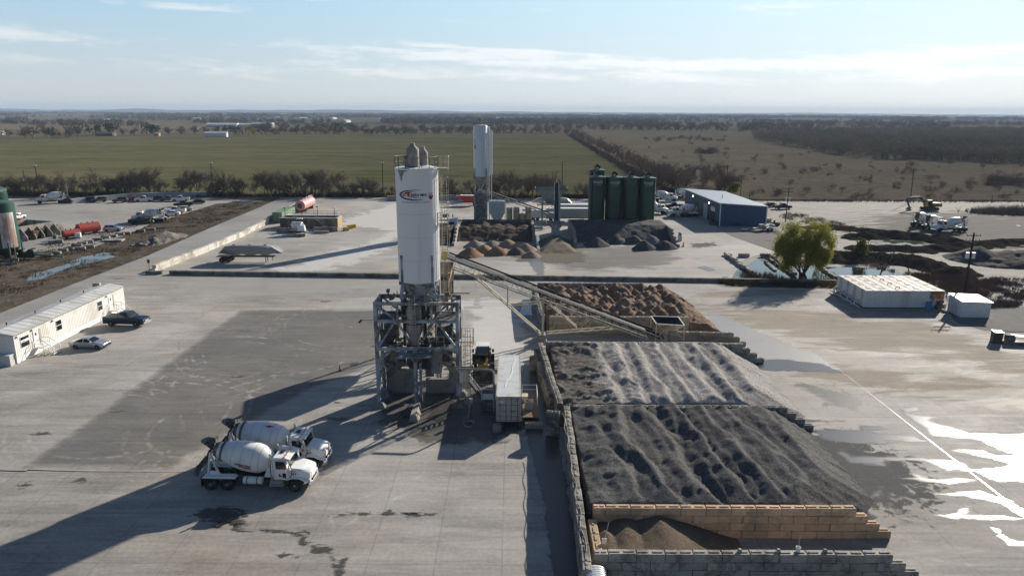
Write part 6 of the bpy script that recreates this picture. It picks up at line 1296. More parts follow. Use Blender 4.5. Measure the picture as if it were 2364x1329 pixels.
t = thing('air_conditioner', 'outdoor air conditioner unit with a round fan beside the container', 'air conditioner', (1.75,66.0,0)); b = MB(); b.box(-.42,.42,-.42,.42,1.0,1.85); b.build('casing', M('ac_grey', (.30,.29,.27), .6), t); b = MB(); b.lathe([(.36,1.85),(.36,1.88),(.06,1.9)], n=16); b.build('fan_grille', m_black, t); b = MB(); b.box(-.44,.44,-.44,.44,1.84,1.855); b.build('top', m_dark, t)
t = thing('side_platform', 'wooden deck with white handrail on the right of the container', 'platform', (1.75,67.5,0)); b = MB(); b.box(-.7,1.0,-3.4,2.5,.86,.94); b.build('deck', M('weathered_wood', (.20,.155,.115), .9, 0, .3, 3), t); b = MB(); b.rail([(.9,2.4,.94),(.9,-.6,.94)], 1.05, .03, 1.5); b.rail([(-.6,2.4,.94),(.9,2.4,.94)], 1.05, .03, 1.5); b.build('guard_rail', m_white_p, t); b = MB()
for x in (-.6,.9):
    for y in (-3.3,-.5,2.4): b.beam((x,y,0),(x,y,.86),.12)
b.build('post', m_dark, t); b = MB(); b.box(-.65,-.05,.4,1.3,.94,1.5); b.build('cabinet', m_cream, t)
t = thing('steel_stair', 'steel stair and landing between the tower and the container', 'stairs', (-3.4,68.6,0)); b = MB(); b.box(.2,1.85,-.6,.6,1.1,1.18); b.build('landing', m_croof, t); b = MB()
for s in (-.5,.5): b.beam((.3,s,1.14),(-1.0,s,3.0),.08,.2)
for i in range(8): b.obox((.2-i*.155,0,1.3+i*.222),(.25,1.0,.04))
b.build('flight', m_grate, t); b = MB(); b.beam((.3,-.55,2.1),(-1.0,-.55,3.9),.05); b.beam((.3,-.55,1.65),(-1.0,-.55,3.45),.04); b.rail([(.3,-.6,1.18),(1.8,-.6,1.18)], 1.05, .035, 1.5); b.build('guard_rail', m_white_p, t); b = MB()
for x in (.3,1.75):
    for y in (-.5,.5): b.beam((x,y,0),(x,y,1.1),.1)
for i in range(4): b.obox((.95,-.75-i*.28,.9-i*.24),(1.2,.27,.05))
b.build('support', m_dark, t)
b = MB(); b.tube([Vector(v) for v in ((-5.4,67.2,4.75),(-2.3,67.0,4.75),(-1.95,67.0,4.65),(-1.8,67.0,4.35),(-1.78,67.0,1.2),(-1.78,67.0,0))], .11, 10); o = b.build('air_pipe', m_dustc, None, True); tag(o, 'thick grey pipe bending down between the tower and the container', 'pipe')
b = MB(); b.tube([Vector((-4.2+.5*cos(a)*(1+.2*sin(3*a)), 64.2+.7*sin(a), .06+.01*a)) for a in [i*.5 for i in range(30)]]+[Vector((-4.1,65.6,1.7))], .04, 5); o = b.build('hose', M('hose_beige', (.33,.29,.22), .7)); tag(o, 'beige hose looped on the ground right of the tower', 'hose'); 
t = thing('hose_post', 'dark standpipe with the hose looped below it', 'post', (-4.1,65.9,0)); b = MB(); b.cyl((0,0,0),(0,0,1.9),.09,n=8); b.build('pipe', m_grimed, t); b = MB(); b.box(-.15,.15,-.12,.12,1.7,2.1); b.build('valve_box', m_dustc, t)
o = bpy.data.objects.new('concrete_block', block_mesh(1.83, m_blk, True)); COL.objects.link(o); o.location = (2.2,63.6,0); tag(o, 'lone pale concrete block on the ground by the container', 'concrete block')
# ================================================================== the office trailer
def office():
    x1, x0, y0, y1 = -60.1, -64.4, 80.9, 105.6; t = thing('office_trailer', 'long white office trailer with two doors at the left of the yard', 'office trailer', (x1, y0, 0)); L_ = y1-y0; W_ = x1-x0
    m_side = M('trailer_siding', (.70,.69,.66), .55, 0, .06, .5, dirt=(.55,.50,.42), da=.4, ds=.3, corr=.33, corra=1); m_roof_ = M('trailer_roof', (.58,.58,.56), .55, 0, .10, .4, dirt=(.42,.40,.36), da=.5, ds=.25, corr=1.2, corra=1); m_skirt = M('trailer_skirt', (.78,.78,.77), .55, 0, .05)
    b = MB(); b.box(-W_,0,0,L_,.75,3.55); b.build('wall', m_side, t); b = MB(); b.box(-W_+.06,-.05,.06,L_-.06,.02,.76); b.build('skirting', m_skirt, t)
    b = MB(); b.prism([(-W_-.08,3.5),(.10,3.5),(.10,3.62),(-W_*.5,4.02),(-W_-.08,3.62)], 'y', -.1, L_+.1); rf = b.build('roof', m_roof_, t); b = MB(); b.box(.06,.13,-.1,L_+.1,3.50,3.60); b.build('gutter', M('gutter', (.25,.22,.18), .6), rf)
    for f in (.14,.36,.58,.80): b = MB(); b.cyl((-W_*.72,L_*f,3.8),(-W_*.72,L_*f,4.2),.08,n=8); b.build('roof_vent', m_dark, rf)
    for yy, w_ in ((1.05,1.5),(8.0,1.05),(17.6,1.05)):
        b = MB(); b.box(-.01,.05,yy-.06,yy+w_+.06,1.62,3.02); wf = b.build('window', m_white_p, t); b = MB(); b.box(.05,.062,yy,yy+w_,1.68,2.28); b.box(.05,.062,yy,yy+w_,2.36,2.96); b.build('pane', m_glass, wf)
    for yy in (3.4, 20.4):
        b = MB(); b.box(-.01,.06,yy,yy+.95,.95,3.08); d = b.build('door', m_white_p, t); b = MB(); b.box(.06,.07,yy+.3,yy+.6,2.4,2.75); b.build('door_pane', m_glass, d); b = MB(); b.box(-.01,.03,yy+.98,yy+1.4,1.2,3.05); b.build('door_frame', M('frame_grey', (.33,.32,.30), .6), t)
        st = thing('entry_steps', 'white wooden steps with rails at the near door of the trailer' if yy < 10 else 'white wooden steps at the far door, behind the navy pickup', 'steps', (x1, y0+yy+.5, 0)); b = MB()
        b.box(.05,1.2,-.7,.7,.86,.94)
        for i in range(4): b.box(1.2+i*.3,1.5+i*.3,-.6,.6,.70-i*.2,.75-i*.2)
        b.build('treads', M('white_wood', (.70,.69,.66), .7, 0, .15), st); b = MB(); 
        for s in (-.68,.68): b.rail([(.1,s,.94),(1.2,s,.94)], 1.0, .035, 1.1); b.beam((1.2,s,1.94),(2.4,s,1.0),.07); b.beam((2.4,s,0),(2.4,s,1.0),.08); b.beam((1.2,s,0),(1.2,s,.94),.08)
        b.build('hand_rail', M('white_wood', (.70,.69,.66)), st)
    for yy in (.35, 3.1, 7.2, 19.8): b = MB(); b.box(.02,.16,yy,yy+.14,3.15,3.35); b.build('wall_lamp', m_dark, t)
    b = MB(); b.box(-W_*.9,-.2,-.9,-.03,.0,1.3); ac = b.build('end_unit', M('unit_grey', (.50,.50,.49), .5, 0, .1), t)
    b = MB(); b.box(-.9,-.15,-.92,-.05,1.3,1.36); b.build('end_unit_lid', m_white_p, ac)
    b = MB(); b.box(-W_-.4,-W_+.7,L_+.02,L_+.4,2.6,4.1); b.build('far_end_board', m_cream, t)
office()
# ================================================================== the far plant
def silo_far():
    X, Y, r_ = -8.4, 187.0, 1.83; t = thing('cement_silo', 'tall grey white silo on a lattice tower, far yard', 'silo', (X,Y,0)); m_s2 = M('silo_far_paint', (.62,.66,.69), .42, 0, .05, .5)
    b = MB(); b.lathe([(r_,13.5),(r_,26.4),(r_-.1,26.55),(.2,26.8)], n=40); bd = b.build('body', m_s2, t, True); b = MB(); b.lathe([(r_,13.5),(.4,10.2)], n=30); b.build('cone', m_dustc, t, True)
    for sx in (-1,1):
        for sy in (-1,1): b = MB(); b.beam((sx*1.6,sy*1.4,0),(sx*1.6,sy*1.4,15.6),.34); b.build('leg', m_frame, t)
    b = MB()
    for z in (2.6,6.1,9.4):
        for sy in (-1,1): b.beam((-1.6,sy*1.4,z),(1.6,sy*1.4,z),.2); b.beam((-1.6,sy*1.4,z-3),(1.6,sy*1.4,z),.14); b.beam((1.6,sy*1.4,z-3),(-1.6,sy*1.4,z),.14)
        for sx in (-1,1): b.beam((sx*1.6,-1.4,z),(sx*1.6,1.4,z),.2); b.beam((sx*1.6,-1.4,z-3),(sx*1.6,1.4,z),.14)
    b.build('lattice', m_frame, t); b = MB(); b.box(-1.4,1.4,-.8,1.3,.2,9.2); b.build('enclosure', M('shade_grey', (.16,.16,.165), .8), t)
    b = MB(); b.lathe([(.7,10.0),(.7,9),(.3,8)], n=14); b.build('weigh_hopper', m_dustc, t)
    for dx, r2, z0, z1 in ((2.2,.30,13.6,26.2),(2.85,.26,14.0,25.3)): b = MB(); b.cyl((dx,.5,z0),(dx,.5,z1),r2,n=14); b.cyl((dx,.5,0),(dx,.5,z0),.10,n=8); b.build('fill_pipe', m_silo, t, True)
    b = MB(); b.rail([(1.85*cos(2*pi*i/12), 1.85*sin(2*pi*i/12), 26.4) for i in range(13)], 1.1, .04, 2); b.build('guard_rail', m_dustc, t)
    b = MB(); b.cyl((0,0,26.6),(0,0,28.0),.45,n=14); b.box(-.5,-.1,-.3,.3,27.9,28.5); b.box(-.3,.4,-.3,.3,27.9,28.3); b.build('dust_collector', m_dustc, t)
    b = MB(); pts = [(-1.55+.12*sin(i*.5), -.95-.02*i*0, 23.6-i*.28) for i in range(9)]; a0 = radians(207)
    for i in range(8): b.add([((r_+.02)*cos(a0+j), (r_+.02)*sin(a0+j), z) for j, z in ((.04+.25*sin(i*.3), 23.2-i*.3),(.12+.25*sin(i*.3), 23.2-i*.3),(.12+.25*sin((i+1)*.3), 22.9-i*.3),(.04+.25*sin((i+1)*.3), 22.9-i*.3))], [(0,1,2,3)])
    b.build('logo_swoosh', m_blue, bd); b = MB(); b.add([((r_+.025)*cos(a0+j), (r_+.025)*sin(a0+j), z) for j, z in ((.1,21.4),(.45,21.5),(.5,20.8),(.3,20.5))], [(0,1,2,3)]); b.build('logo_drum', m_logored, bd)
silo_far()
m_pgreen = M('silo_green', (.012,.055,.038), .38, 0, .12, .6, dirt=(.03,.075,.055), da=.4, ds=.4); m_dgreen = M('dark_green', (.006,.022,.017), .5, 0, .1); m_gtop = M('green_top', (.05,.12,.09), .45, 0, .15, .8)
def green_silo(label, X, Y, zt=13.8, txt=True):
    t = thing('green_silo', label, 'silo', (X,Y,0), 0, 'dark green silos by the far gravel bay'); r_ = 2.16
    b = MB(); b.lathe([(r_,2.6),(r_,zt-.15),(r_+.04,zt-.15),(r_+.04,zt)], n=36); bd = b.build('body', m_pgreen, t, True); b = MB(); b.lathe([(r_,zt),(.3,zt+.36),(.25,zt+.37)], n=36); b.build('roof', m_gtop, t, True); b = MB(); b.lathe([(r_,2.6),(.4,.6)], n=24); b.build('cone', m_dgreen, t, True)
    for sx in (-1,1):
        b = MB()
        for sy in (-1,1): b.beam((sx*1.62,sy*1.35,0),(sx*1.62,sy*1.35,zt-.3),.20)
        b.build('leg', m_dgreen, t)
        b = MB(); b.beam((sx*1.35,-r_*.80,2.6),(sx*1.35,-r_*.80,zt-.4),.42,.12); b.build('side_panel', m_dgreen, t)
    b = MB(); b.cyl((1.98,-.5,.5),(1.98,-.5,zt),.09,n=6); b.build('fill_pipe', m_silo, t)
    b = MB(); b.obox((.2,-.3,zt+.95),(1.3,.9,.6),0,radians(35)); b.obox((-.5,-.2,zt+.75),(.5,.7,.7)); b.build('filter_unit', m_dgreen, t)
    b = MB(); b.tube([Vector((-.9+.3*cos(a), -1.0, zt+.3+.5*sin(a))) for a in [pi*i/6 for i in range(7)]], .05, 5); b.build('pipe_loop', m_steel, t)
    if txt:
        vs, fs = text_verts('PIONEER', .98, sx=.80, bold=.012); mb = MB(); R_ = r_+.02; vs2, fs2 = text_verts('SILO  SYSTEMS', .30, sx=.8)
        mb.add([(R_*cos(-pi/2+a/R_), R_*sin(-pi/2+a/R_), zt-1.35+b_) for a, b_ in vs], fs); mb.add([(R_*cos(-pi/2+a/R_), R_*sin(-pi/2+a/R_), zt-2.0+b_) for a, b_ in vs2], fs2); mb.build('lettering', M('faded_white', (.42,.50,.47), .6) if txt is True else M('ghost_green', (.05,.12,.10), .6), bd)
lbs = ['dark green silo with white lettering, nearest the loading hopper', 'dark green silo with white lettering, second from the loading hopper', 'dark green silo with faded lettering, third from the loading hopper', 'dark green silo with white lettering, nearest the blue building']
for i, px in enumerate((1378, 1417, 1455.5, 1494)): green_silo(lbs[i], A(px, 440, 185).x, 185, 13.75-.08*i, True if i != 2 else 2)
green_silo('dark green silo standing behind the row, its top above the others', A(1379, 400, 191).x, 191.5, 15.0, False)
def far_plant():
    m_bg = M('blue_grey_steel', (.26,.30,.30), .6, 0, .12, .8, dirt=(.15,.16,.15), da=.4, ds=.6)
    # tall load-out bin
    Y = 192.0; a = A(1236,434,Y); c = A(1309,434,Y); lo0 = A(1252,452,Y); lo1 = A(1294,452,Y); X = (a.x+c.x)/2; w1 = (c.x-a.x)/2; w2 = (lo1.x-lo0.x)/2; zt, zb = a.z, lo0.z
    t = thing('storage_bin', 'blue grey storage bin on legs, flaring wide at its top', 'bin', (X,Y,0)); b = MB(); b.loft([[(-w1,-2.6,zt),(w1,-2.6,zt),(w1,2.6,zt),(-w1,2.6,zt)],[(-w2,-1.8,zb),(w2,-1.8,zb),(w2,1.8,zb),(-w2,1.8,zb)]], False); b.loft([[(-w2,-1.8,zb),(w2,-1.8,zb),(w2,1.8,zb),(-w2,1.8,zb)],[(-1,-.8,zb-2.2),(1,-.8,zb-2.2),(1,.8,zb-2.2),(-1,.8,zb-2.2)]]); b.build('hopper', m_bg, t)
    b = MB()
    for p, q in (((-w1,-2.6),(w1,-2.6)),((-w1,2.6),(w1,2.6)),((-w1,-2.6),(-w1,2.6)),((w1,-2.6),(w1,2.6))): b.beam((*p,zt),(*q,zt),.25)
    b.build('rim', m_dark, t)
    for sx in (-1,1):
        for sy in (-1,1): b = MB(); b.beam((sx*w2*.95,sy*1.75,0),(sx*w2*.95,sy*1.75,zb+.3),.28); b.build('leg', m_bg, t)
    b = MB()
    for z in (3.2,6.0):
        for sy in (-1,1): b.beam((-w2,sy*1.75,z),(w2,sy*1.75,z),.2); b.beam((-w2,sy*1.75,z-2.8),(w2,sy*1.75,z),.14)
        b.box(-w2,w2,-1.7,1.7,z,z+.06)
    b.rail([(-w2,-1.75,6.06),(w2,-1.75,6.06)], 1.0, .05, 1.5); b.build('frame', m_bg, t)
    # feeder conveyor climbing away from the camera
    p0 = A(1285,514,168); p1 = A(1285,421,188); t = thing('feed_conveyor', 'steep dark feeder conveyor seen end on, below the blue grey bin', 'conveyor', (p0.x,p0.y,0)); d = p1-p0; q0 = Vector((0,0,p0.z)); q1 = Vector((d.x,d.y,p1.z)); b = MB(); b.beam(q0, q1, .95, .16); b.build('belt', m_blackr, t)
    for s in (-1,1): b = MB(); o = Vector((s*.58,0,0)); b.beam(q0+o, q1+o, .14, .6); b.build('side_rail', m_frame if s < 0 else m_steel, t)
    b = MB(); b.beam(q0.lerp(q1,.55)+Vector((-.5,0,-.3)), (q1.x*.55-.5,q1.y*.55,0), .18); b.beam(q0.lerp(q1,.55)+Vector((.5,0,-.3)), (q1.x*.55+.5,q1.y*.55,0), .18); b.build('leg', m_bg, t)
    q = A(1283,505,166); t = thing('feed_hopper', 'grey feed hopper above the earth loading ramp', 'hopper', (q.x,166,0)); b = MB(); b.loft([[(-2.2,-1.6,4.7),(2.2,-1.6,4.7),(2.2,1.6,4.7),(-2.2,1.6,4.7)],[(-.9,-.8,3.2),(.9,-.8,3.2),(.9,.8,3.2),(-.9,.8,3.2)]], False); b.build('hopper', m_frame, t); b = MB(); b.box(-1.6,1.6,-1.2,1.2,4.0,4.3); b.build('lining', m_blackr, t); b = MB(); b.box(-.95,.95,-.85,.85,0,3.2); b.build('base', m_bg, t)
    # conveyor from the bin to the far silo
    h0 = A(1136,444,188); h1 = A(1288,498,188); t = thing('belt_conveyor', 'thin black belt conveyor running up to the far silo', 'conveyor', (h1.x,188,0)); o = Vector((h1.x,188,0)); b = MB(); b.beam(h0-o, h1-o, 1.0, .22); b.build('belt', m_blackr, t); b = MB()
    for s in (-.5,.5): b.beam(h0-o+Vector((0,s,-.8)), h1-o+Vector((0,s,-.5)), .1)
    for i in range(16):
        u, v = (h0-o).lerp(h1-o, i/16), (h0-o).lerp(h1-o, (i+1)/16); b.beam(u+Vector((0,-.5,0)), v+Vector((0,-.5,-.7)), .06)
    b.build('truss', m_bg, t); b = MB(); m_ = (h0-o).lerp(h1-o,.5); b.beam(m_+Vector((0,0,-.6)), (m_.x+1.5,0,0), .2); b.build('leg', m_bg, t)
    q = A(1148,470,186); t = thing('additive_hopper', 'small grey hopper with a pointed bottom, right of the far silo', 'hopper', (q.x,186,0)); zt = A(1148,463,186).z; b = MB(); b.box(-2.0,2.0,-1.6,1.6,zt-3.0,zt); b.loft([[(-2,-1.6,zt-3),(2,-1.6,zt-3),(2,1.6,zt-3),(-2,1.6,zt-3)],[(-.4,-.4,.8),(.4,-.4,.8),(.4,.4,.8),(-.4,.4,.8)]]); b.box(-.4,.4,-1.68,-1.6,.9,zt-.2); b.build('hopper', M('pale_blue_grey', (.40,.45,.48), .5), t)
    b = MB()
    for sx in (-1,1):
        for sy in (-1,1): b.beam((sx*2.1,sy*1.7,0),(sx*2.1,sy*1.7,zt+1.6),.14)
    b.rail([(-2.1,-1.7,zt),(2.1,-1.7,zt)], 1.2, .05, 1); b.build('frame', m_frame, t)
    m_bt = M('beige_tank', (.50,.40,.24), .55, 0, .1, .6, dirt=(.26,.22,.15), da=.5, ds=.5)
    for i, (px, zz, lb) in enumerate(((1176,1.0,'beige round tank, nearest the grey hopper'),(1192,1.0,'beige round tank, second from the grey hopper'),(1206,.72,'shorter beige round tank, third from the grey hopper'),(1220,1.0,'beige round tank, farthest from the grey hopper'))):
        q = A(px,490,184); h_ = A(px,479,184).z*zz; t = thing('liquid_tank', lb, 'tank', (q.x,184,0), 0, 'beige tanks by the far silo'); b = MB(); b.lathe([(.82,0),(.82,h_-.15),(.7,h_)], n=18); b.build('shell', m_bt, t, True); b = MB(); b.lathe([(.84,h_-.25),(.84,h_-.1),(.3,h_+.1)], n=18); b.build('lid', m_cream, t)
far_plant()
# bay walls of the far yard
block_wall('sloping bay wall left of the dark brown sand bank, far yard', (-13.6,159.5), (-13.3,180), 5, m_blk, 2, -1)
block_wall('bay wall right of the dark brown sand bank, far yard', (5.2,159.5), (5.0,180), 5, m_blk, 2, -1)
block_wall('bay wall left of the dark gravel bank, far yard', (14.6,159.5), (14.6,180.5), 5, m_blk, 1, -1)
block_wall('bay wall right of the dark gravel bank, by the blue drum', (38.2,159.2), (38.0,181), 5, m_blk, 2, -1)
block_wall('stepped wall end beside the main silo, holding a dark heap', (-22.3,160), (-22.0,174), 4, m_blk_d, 2, -1)
long_wall('back wall behind the dark brown sand bank', [(-13,180.6),(5,180.6)], 3.0, .7, m_kerb); long_wall('back wall behind the far dark gravel bank', [(14.6,181.2),(38,181.2)], 3.0, .7, m_kerb)
# ================================================================== trailers, tanks, boxes
def bulk_trailer(label, X, Y, rz, mat, s=1.0, group='dry bulk trailers'):
    t = thing('bulk_trailer', label, 'trailer', (X,Y,0), rz, group); t.scale = (s,s,s); b = MB(); H0, H1 = 1.25, 3.35
    def ring(x, zb, zt, w_): return [(x,-w_*.25,zb),(x,-w_,min(zt-.25,zb+1.1)),(x,-w_,zt-.3),(x,-w_*.6,zt),(x,w_*.6,zt),(x,w_,zt-.3),(x,w_,min(zt-.25,zb+1.1)),(x,w_*.25,zb)]
    b.loft([ring(-6.2,1.75,1.95,.9),ring(-4.9,1.6,3.2,1.18),ring(-3.2,1.25,3.4,1.22),ring(-1.6,1.6,3.45,1.22),ring(0,1.25,3.45,1.22),ring(1.6,1.6,3.45,1.22),ring(3.2,1.3,3.4,1.22),ring(4.6,1.7,3.2,1.18),ring(6.4,1.85,2.05,.9)]); b.build('tank', mat, t, True)
    b = MB(); b.beam((4.55,-.85,3.25),(6.4,-.85,2.05),.2); b.beam((4.55,.85,3.25),(6.4,.85,2.05),.2); b.build('end_frame', m_white_p, t)
    b = MB()
    for sy in (-1,1): b.box(-6.3,4.9,sy*.55-.06,sy*.55+.06,1.02,1.22)
    b.box(-6.6,-3.3,-1.2,1.2,1.15,1.25); b.build('chassis', m_dark, t)
    for x in (-5.6,-4.25):
        for sy in (-1,1): wheel(t, x, sy*.9, .52, .6, m_grimed)
    b = MB()
    for sy in (-1,1): b.beam((3.2,sy*.6,0),(3.2,sy*.6,1.2),.14)
    b.beam((4.6,-.6,.3),(4.6,-.6,1.1),.1); b.build('landing_leg', m_dark, t)
    b = MB()
    for x in (-3.2,0,3.2): b.lathe([(.32,3.42),(.32,3.56),(.1,3.6)], (x,0,0), 14)
    b.build('hatch', m_steel, t)
m_alu = M('dull_aluminium', (.29,.30,.30), .8, .0, .15, .6, dirt=(.27,.26,.25), da=.4, ds=.5)
q = G(560,607); bulk_trailer('silver dry bulk trailer parked behind the low dark wall', q.x+1.2, 141.5, radians(1), m_alu)
q = A(1275,470,226); bulk_trailer('grey dry bulk trailer seen behind the blue grey bin', q.x, 226, radians(180), M('grey_trailer', (.36,.38,.38), .5, .3, .1), 1.0)
def box_trailer(label, X, Y, rz, L_, mat, hh=2.7, z0=1.1, name='box_trailer', cat='trailer'):
    t = thing(name, label, cat, (X,Y,0), rz, 'trailers in the far yard'); b = MB(); b.box(-L_/2,L_/2,-1.25,1.25,z0,z0+hh); b.build('body', mat, t); b = MB(); b.box(-L_/2-.04,L_/2+.04,-1.29,1.29,z0+hh,z0+hh+.1); b.build('roof', m_white_p, t)
    for x in (-L_/2+1.3,-L_/2+2.5):
        for sy in (-1,1): wheel(t, x, sy*.95, .5, .5, m_grimed)
    b = MB(); b.box(-L_/2,L_/2,-.5,.5,z0-.25,z0); b.beam((L_/2-2,-.5,0),(L_/2-2,-.5,z0),.15); b.beam((L_/2-2,.5,0),(L_/2-2,.5,z0),.15); b.build('chassis', m_dark, t)
box_trailer('pale grey trailer with a white roof edge, beside the feeder conveyor', A(1312,497,198).x, 198, 0, 12.4, M('trailer_grey', (.34,.37,.37), .6, 0, .08), 2.6)
box_trailer('open grey dump trailer behind the pale grey trailer', A(1325,476,212).x, 212, 0, 9, M('dump_grey', (.30,.32,.31), .6), 1.8, 1.2)
box_trailer('small white trailer behind the beige tanks', A(1245,490,200).x, 200, 0, 6, M('trailer_white', (.62,.64,.66), .5), 2.0, .9)
# cabin, red trailer, machine left of the far silo
t = thing('site_cabin', 'small white cabin with a dark window behind the dark heap, left of the far silo', 'cabin', (A(1040,505,181).x,181,0)); b = MB(); b.box(-3.2,1.8,-1.4,1.4,.4,3.0); b.build('wall', m_white_p, t); b = MB(); b.box(-3.3,1.9,-1.5,1.5,3.0,3.15); b.build('roof', m_croof, t); b = MB(); b.box(-.4,1.0,-1.43,-1.40,1.5,2.5); b.build('window', m_glass, t)
t = thing('hopper_trailer', 'red hopper trailer with a white top, left of the far silo', 'trailer', (A(1085,455,232).x,232,0)); b = MB(); b.loft([[(-4.5,-1.2,3.2),(3,-1.2,3.2),(3,1.2,3.2),(-4.5,1.2,3.2)],[(-1.5,-.9,1.2),(2.4,-.9,1.2),(2.4,.9,1.2),(-1.5,.9,1.2)]]); b.build('hopper', m_red, t); b = MB(); b.box(-3.2,2.6,-1.1,1.1,3.2,3.4); b.build('cover', m_white_p, t)
for sy in (-1,1): wheel(t, 1.5, sy, .55, .4)
b = MB(); b.box(-4,3,-.4,.4,.9,1.2); b.build('chassis', m_dark, t)
t = thing('engine_unit', 'black engine unit with an upright exhaust, by the white cabin', 'engine', (A(1047,490,190).x,190,0)); b = MB(); b.box(-3.0,-1.2,-1,1,.2,3.0); b.box(-1.2,1.6,-.9,.9,.2,1.5); b.build('casing', m_dark, t); b = MB(); b.cyl((-.2,0,1.5),(-.2,0,3.0),.14,n=8); b.build('exhaust_pipe', m_black, t)
# ------------------------------------------------------------------ wash-out pit and its neighbours
def pit():
    q = G(715,526); t = thing('washout_pit', 'railed concrete washout pit with stairs in the far yard', 'concrete pit', (q.x, 186.5, 0)); w_ = 7.6; mt = M('stained_wall', (.13,.11,.09), .9, 0, .3, .5, dirt=(.28,.22,.16), da=.5, ds=.4, streak=True)
    b = MB(); b.box(-w_,w_,-2.6,-2.2,0,2.6); b.box(-w_,w_,2.2,2.6,0,2.6); b.box(-w_,-w_+.4,-2.2,2.2,0,2.6); b.box(w_-.4,w_,-2.2,2.2,0,2.6); b.build('wall', mt, t); b = MB(); b.box(-w_,w_,-2.7,-2.1,2.6,2.75); b.box(-w_,w_,2.1,2.7,2.6,2.75); b.box(w_-.5,w_+.1,-2.1,2.1,2.6,2.75); b.build('coping', M('pale_coping', (.5,.49,.46), .9), t); b = MB(); b.box(w_,w_+.03,-2.6,2.6,0,2.6); b.build('end_face', M('ochre_face', (.46,.34,.2), .9, 0, .2, .6), t)
    b = MB(); b.box(-w_+.4,w_-.4,-2.2,2.2,1.2,1.5); b.build('slurry', m_conc, t)
    b = MB(); b.rail([(-w_,-2.4,2.75),(w_,-2.4,2.75),(w_,2.4,2.75),(-w_,2.4,2.75)], 1.15, .04, 2); b.build('guard_rail', m_frame, t)
    for sx, x0 in ((1,-5.8),(-1,5.0)):
        b = MB()
        for y in (-3.4,-2.8): b.beam((x0,y,0),(x0+sx*3.0,y,2.6),.08,.2)
        b.rail([(x0,-3.4,.1),(x0+sx*3.0,-3.4,2.6)], 1.0, .04, 1.5); b.build('stair', m_frame, t)
    b = MB(); b.box(-2.9,-1.4,-3.6,-2.6,2.5,2.75); b.build('landing', m_white_p, t)
pit()
for px, py, lb in ((657,480,'lamp post at the left end of the washout pit'),(696,476,'lamp post in front of the green container'),(732,477,'lamp post in the middle of the washout pit'),(771,478,'lamp post with a white head at the right of the washout pit')):
    q = A(px,py,184.2); t = thing('lamp_post', lb, 'lamp post', (q.x,184.2,0), 0, 'lamp posts of the washout pit'); b = MB(); b.cyl((0,0,2.7),(0,0,q.z),.07,n=6); b.beam((0,0,2.7),(0,0,0),.1); b.build('pole', m_dark, t); b = MB(); b.obox((.0,-.2,q.z),(.55,.5,.16)); b.build('lamp_head', m_white_p if 'white' in lb else m_black, t)
block_wall('low block wall left of the white mixing machine, before the pit', G(640,537).xy, G(697,537).xy, 2, m_blk_d); block_wall('low block wall right of the white mixing machine, before the pit', G(724,535).xy, G(780,534).xy, 2, m_blk_d)
long_wall('short low blocks under the white mixing machine', [G(676,546).xy, G(705,546).xy], .7, .7, m_blk_d); long_wall('short low wall in front of the right pit wall', [G(725,539).xy, G(760,538).xy], .62, .6, m_blk)
t = thing('mixing_machine', 'white rounded mixing machine sitting on blocks before the pit', 'machine', (G(697,540).x, G(697,541).y, 0)); b = MB(); b.cyl((-2.2,.5,2.2),(.3,.3,2.2),.95,n=16); b.build('drum', m_white_p, t, True); b = MB(); b.loft([[(-.6,-1.2,1.0),(1.3,-1.2,1.0),(1.3,.2,1.0),(-.6,.2,1.0)],[(-.3,-1.0,2.4),(1.1,-1.0,2.4),(1.1,0,2.4),(-.3,0,2.4)]]); b.build('cab', m_white_p, t); b = MB(); b.cyl((.35,.3,2.2),(.42,.3,2.2),.5,n=12); b.build('opening', m_black, t); b = MB(); b.box(-3.0,1.6,-1.4,1.0,.7,.95); b.build('base', m_dark, t)
for px, py, lb in ((799,532,'yellow block nearest the camera, right of the pit'),(808,527,'yellow block with a dark side, middle of three'),(815,525,'yellow block farthest right of the pit')):
    q = G(px,py); o = bpy.data.objects.new('yellow_block', None)
    b = MB(); chamfer_box(b, -.75,.75,-.4,.4,0,.85); bpy.data.objects.remove(o); o = b.build('yellow_block', M('block_yellow', (.55,.40,.10), .8, 0, .2, 1)); o.location = q; o.rotation_euler = (0,0,.3); tag(o, lb, 'concrete block', 'yellow blocks by the pit')
m_cgreen = M('container_green', (.17,.27,.15), .55, 0, .1, .6, dirt=(.22,.27,.18), da=.4, ds=.5, corr=.3, corra=1)
t = container('shipping_container', 'green shipping container with white letters along the whitewashed wall', -65.9, -63.3, 192.5, 204.8, .15, 2.95, m_cgreen, m_cgreen, 'container')
b = MB(); text_on(b, 'TARSC', 1.35, (1.33,-.6,1.62), (0,1,0), (0,0,1), sx=1.75, bold=.02); b.build('lettering', M('letter_cream', (.60,.64,.52), .6), t)
def htank(label, X, Y, rz, L_, r_, mat, group=None, saddle=.5):
    t = thing('storage_tank', label, 'tank', (X,Y,0), rz, group); b = MB(); z = r_+saddle; b.lathe([(r_*.55,-L_/2-.15),(r_*.95,-L_/2-.05),(r_,-L_/2),(r_,L_/2),(r_*.95,L_/2+.05),(r_*.55,L_/2+.15)], (0,0,z), 26, Vector((1,0,0))); b.build('shell', mat, t, True); b = MB()
    for x in (-L_*.32,L_*.32): b.box(x-.12,x+.12,-r_*.85,r_*.85,0,z-r_*.55)
    b.box(-L_/2,L_/2,-r_*.5,r_*.5,.0,.12); b.build('saddle', m_dark, t); b = MB()
    for x in (-L_*.3,0,L_*.25): b.cyl((x,0,z+r_-.05),(x,0,z+r_+.28),.14,n=8)
    b.build('fitting', m_dark, t); b = MB(); b.cyl((-L_/2-.16,0,z),(-L_/2-.18,0,z),r_*.5,n=16); b.build('end_cap', m_dark, t); return t
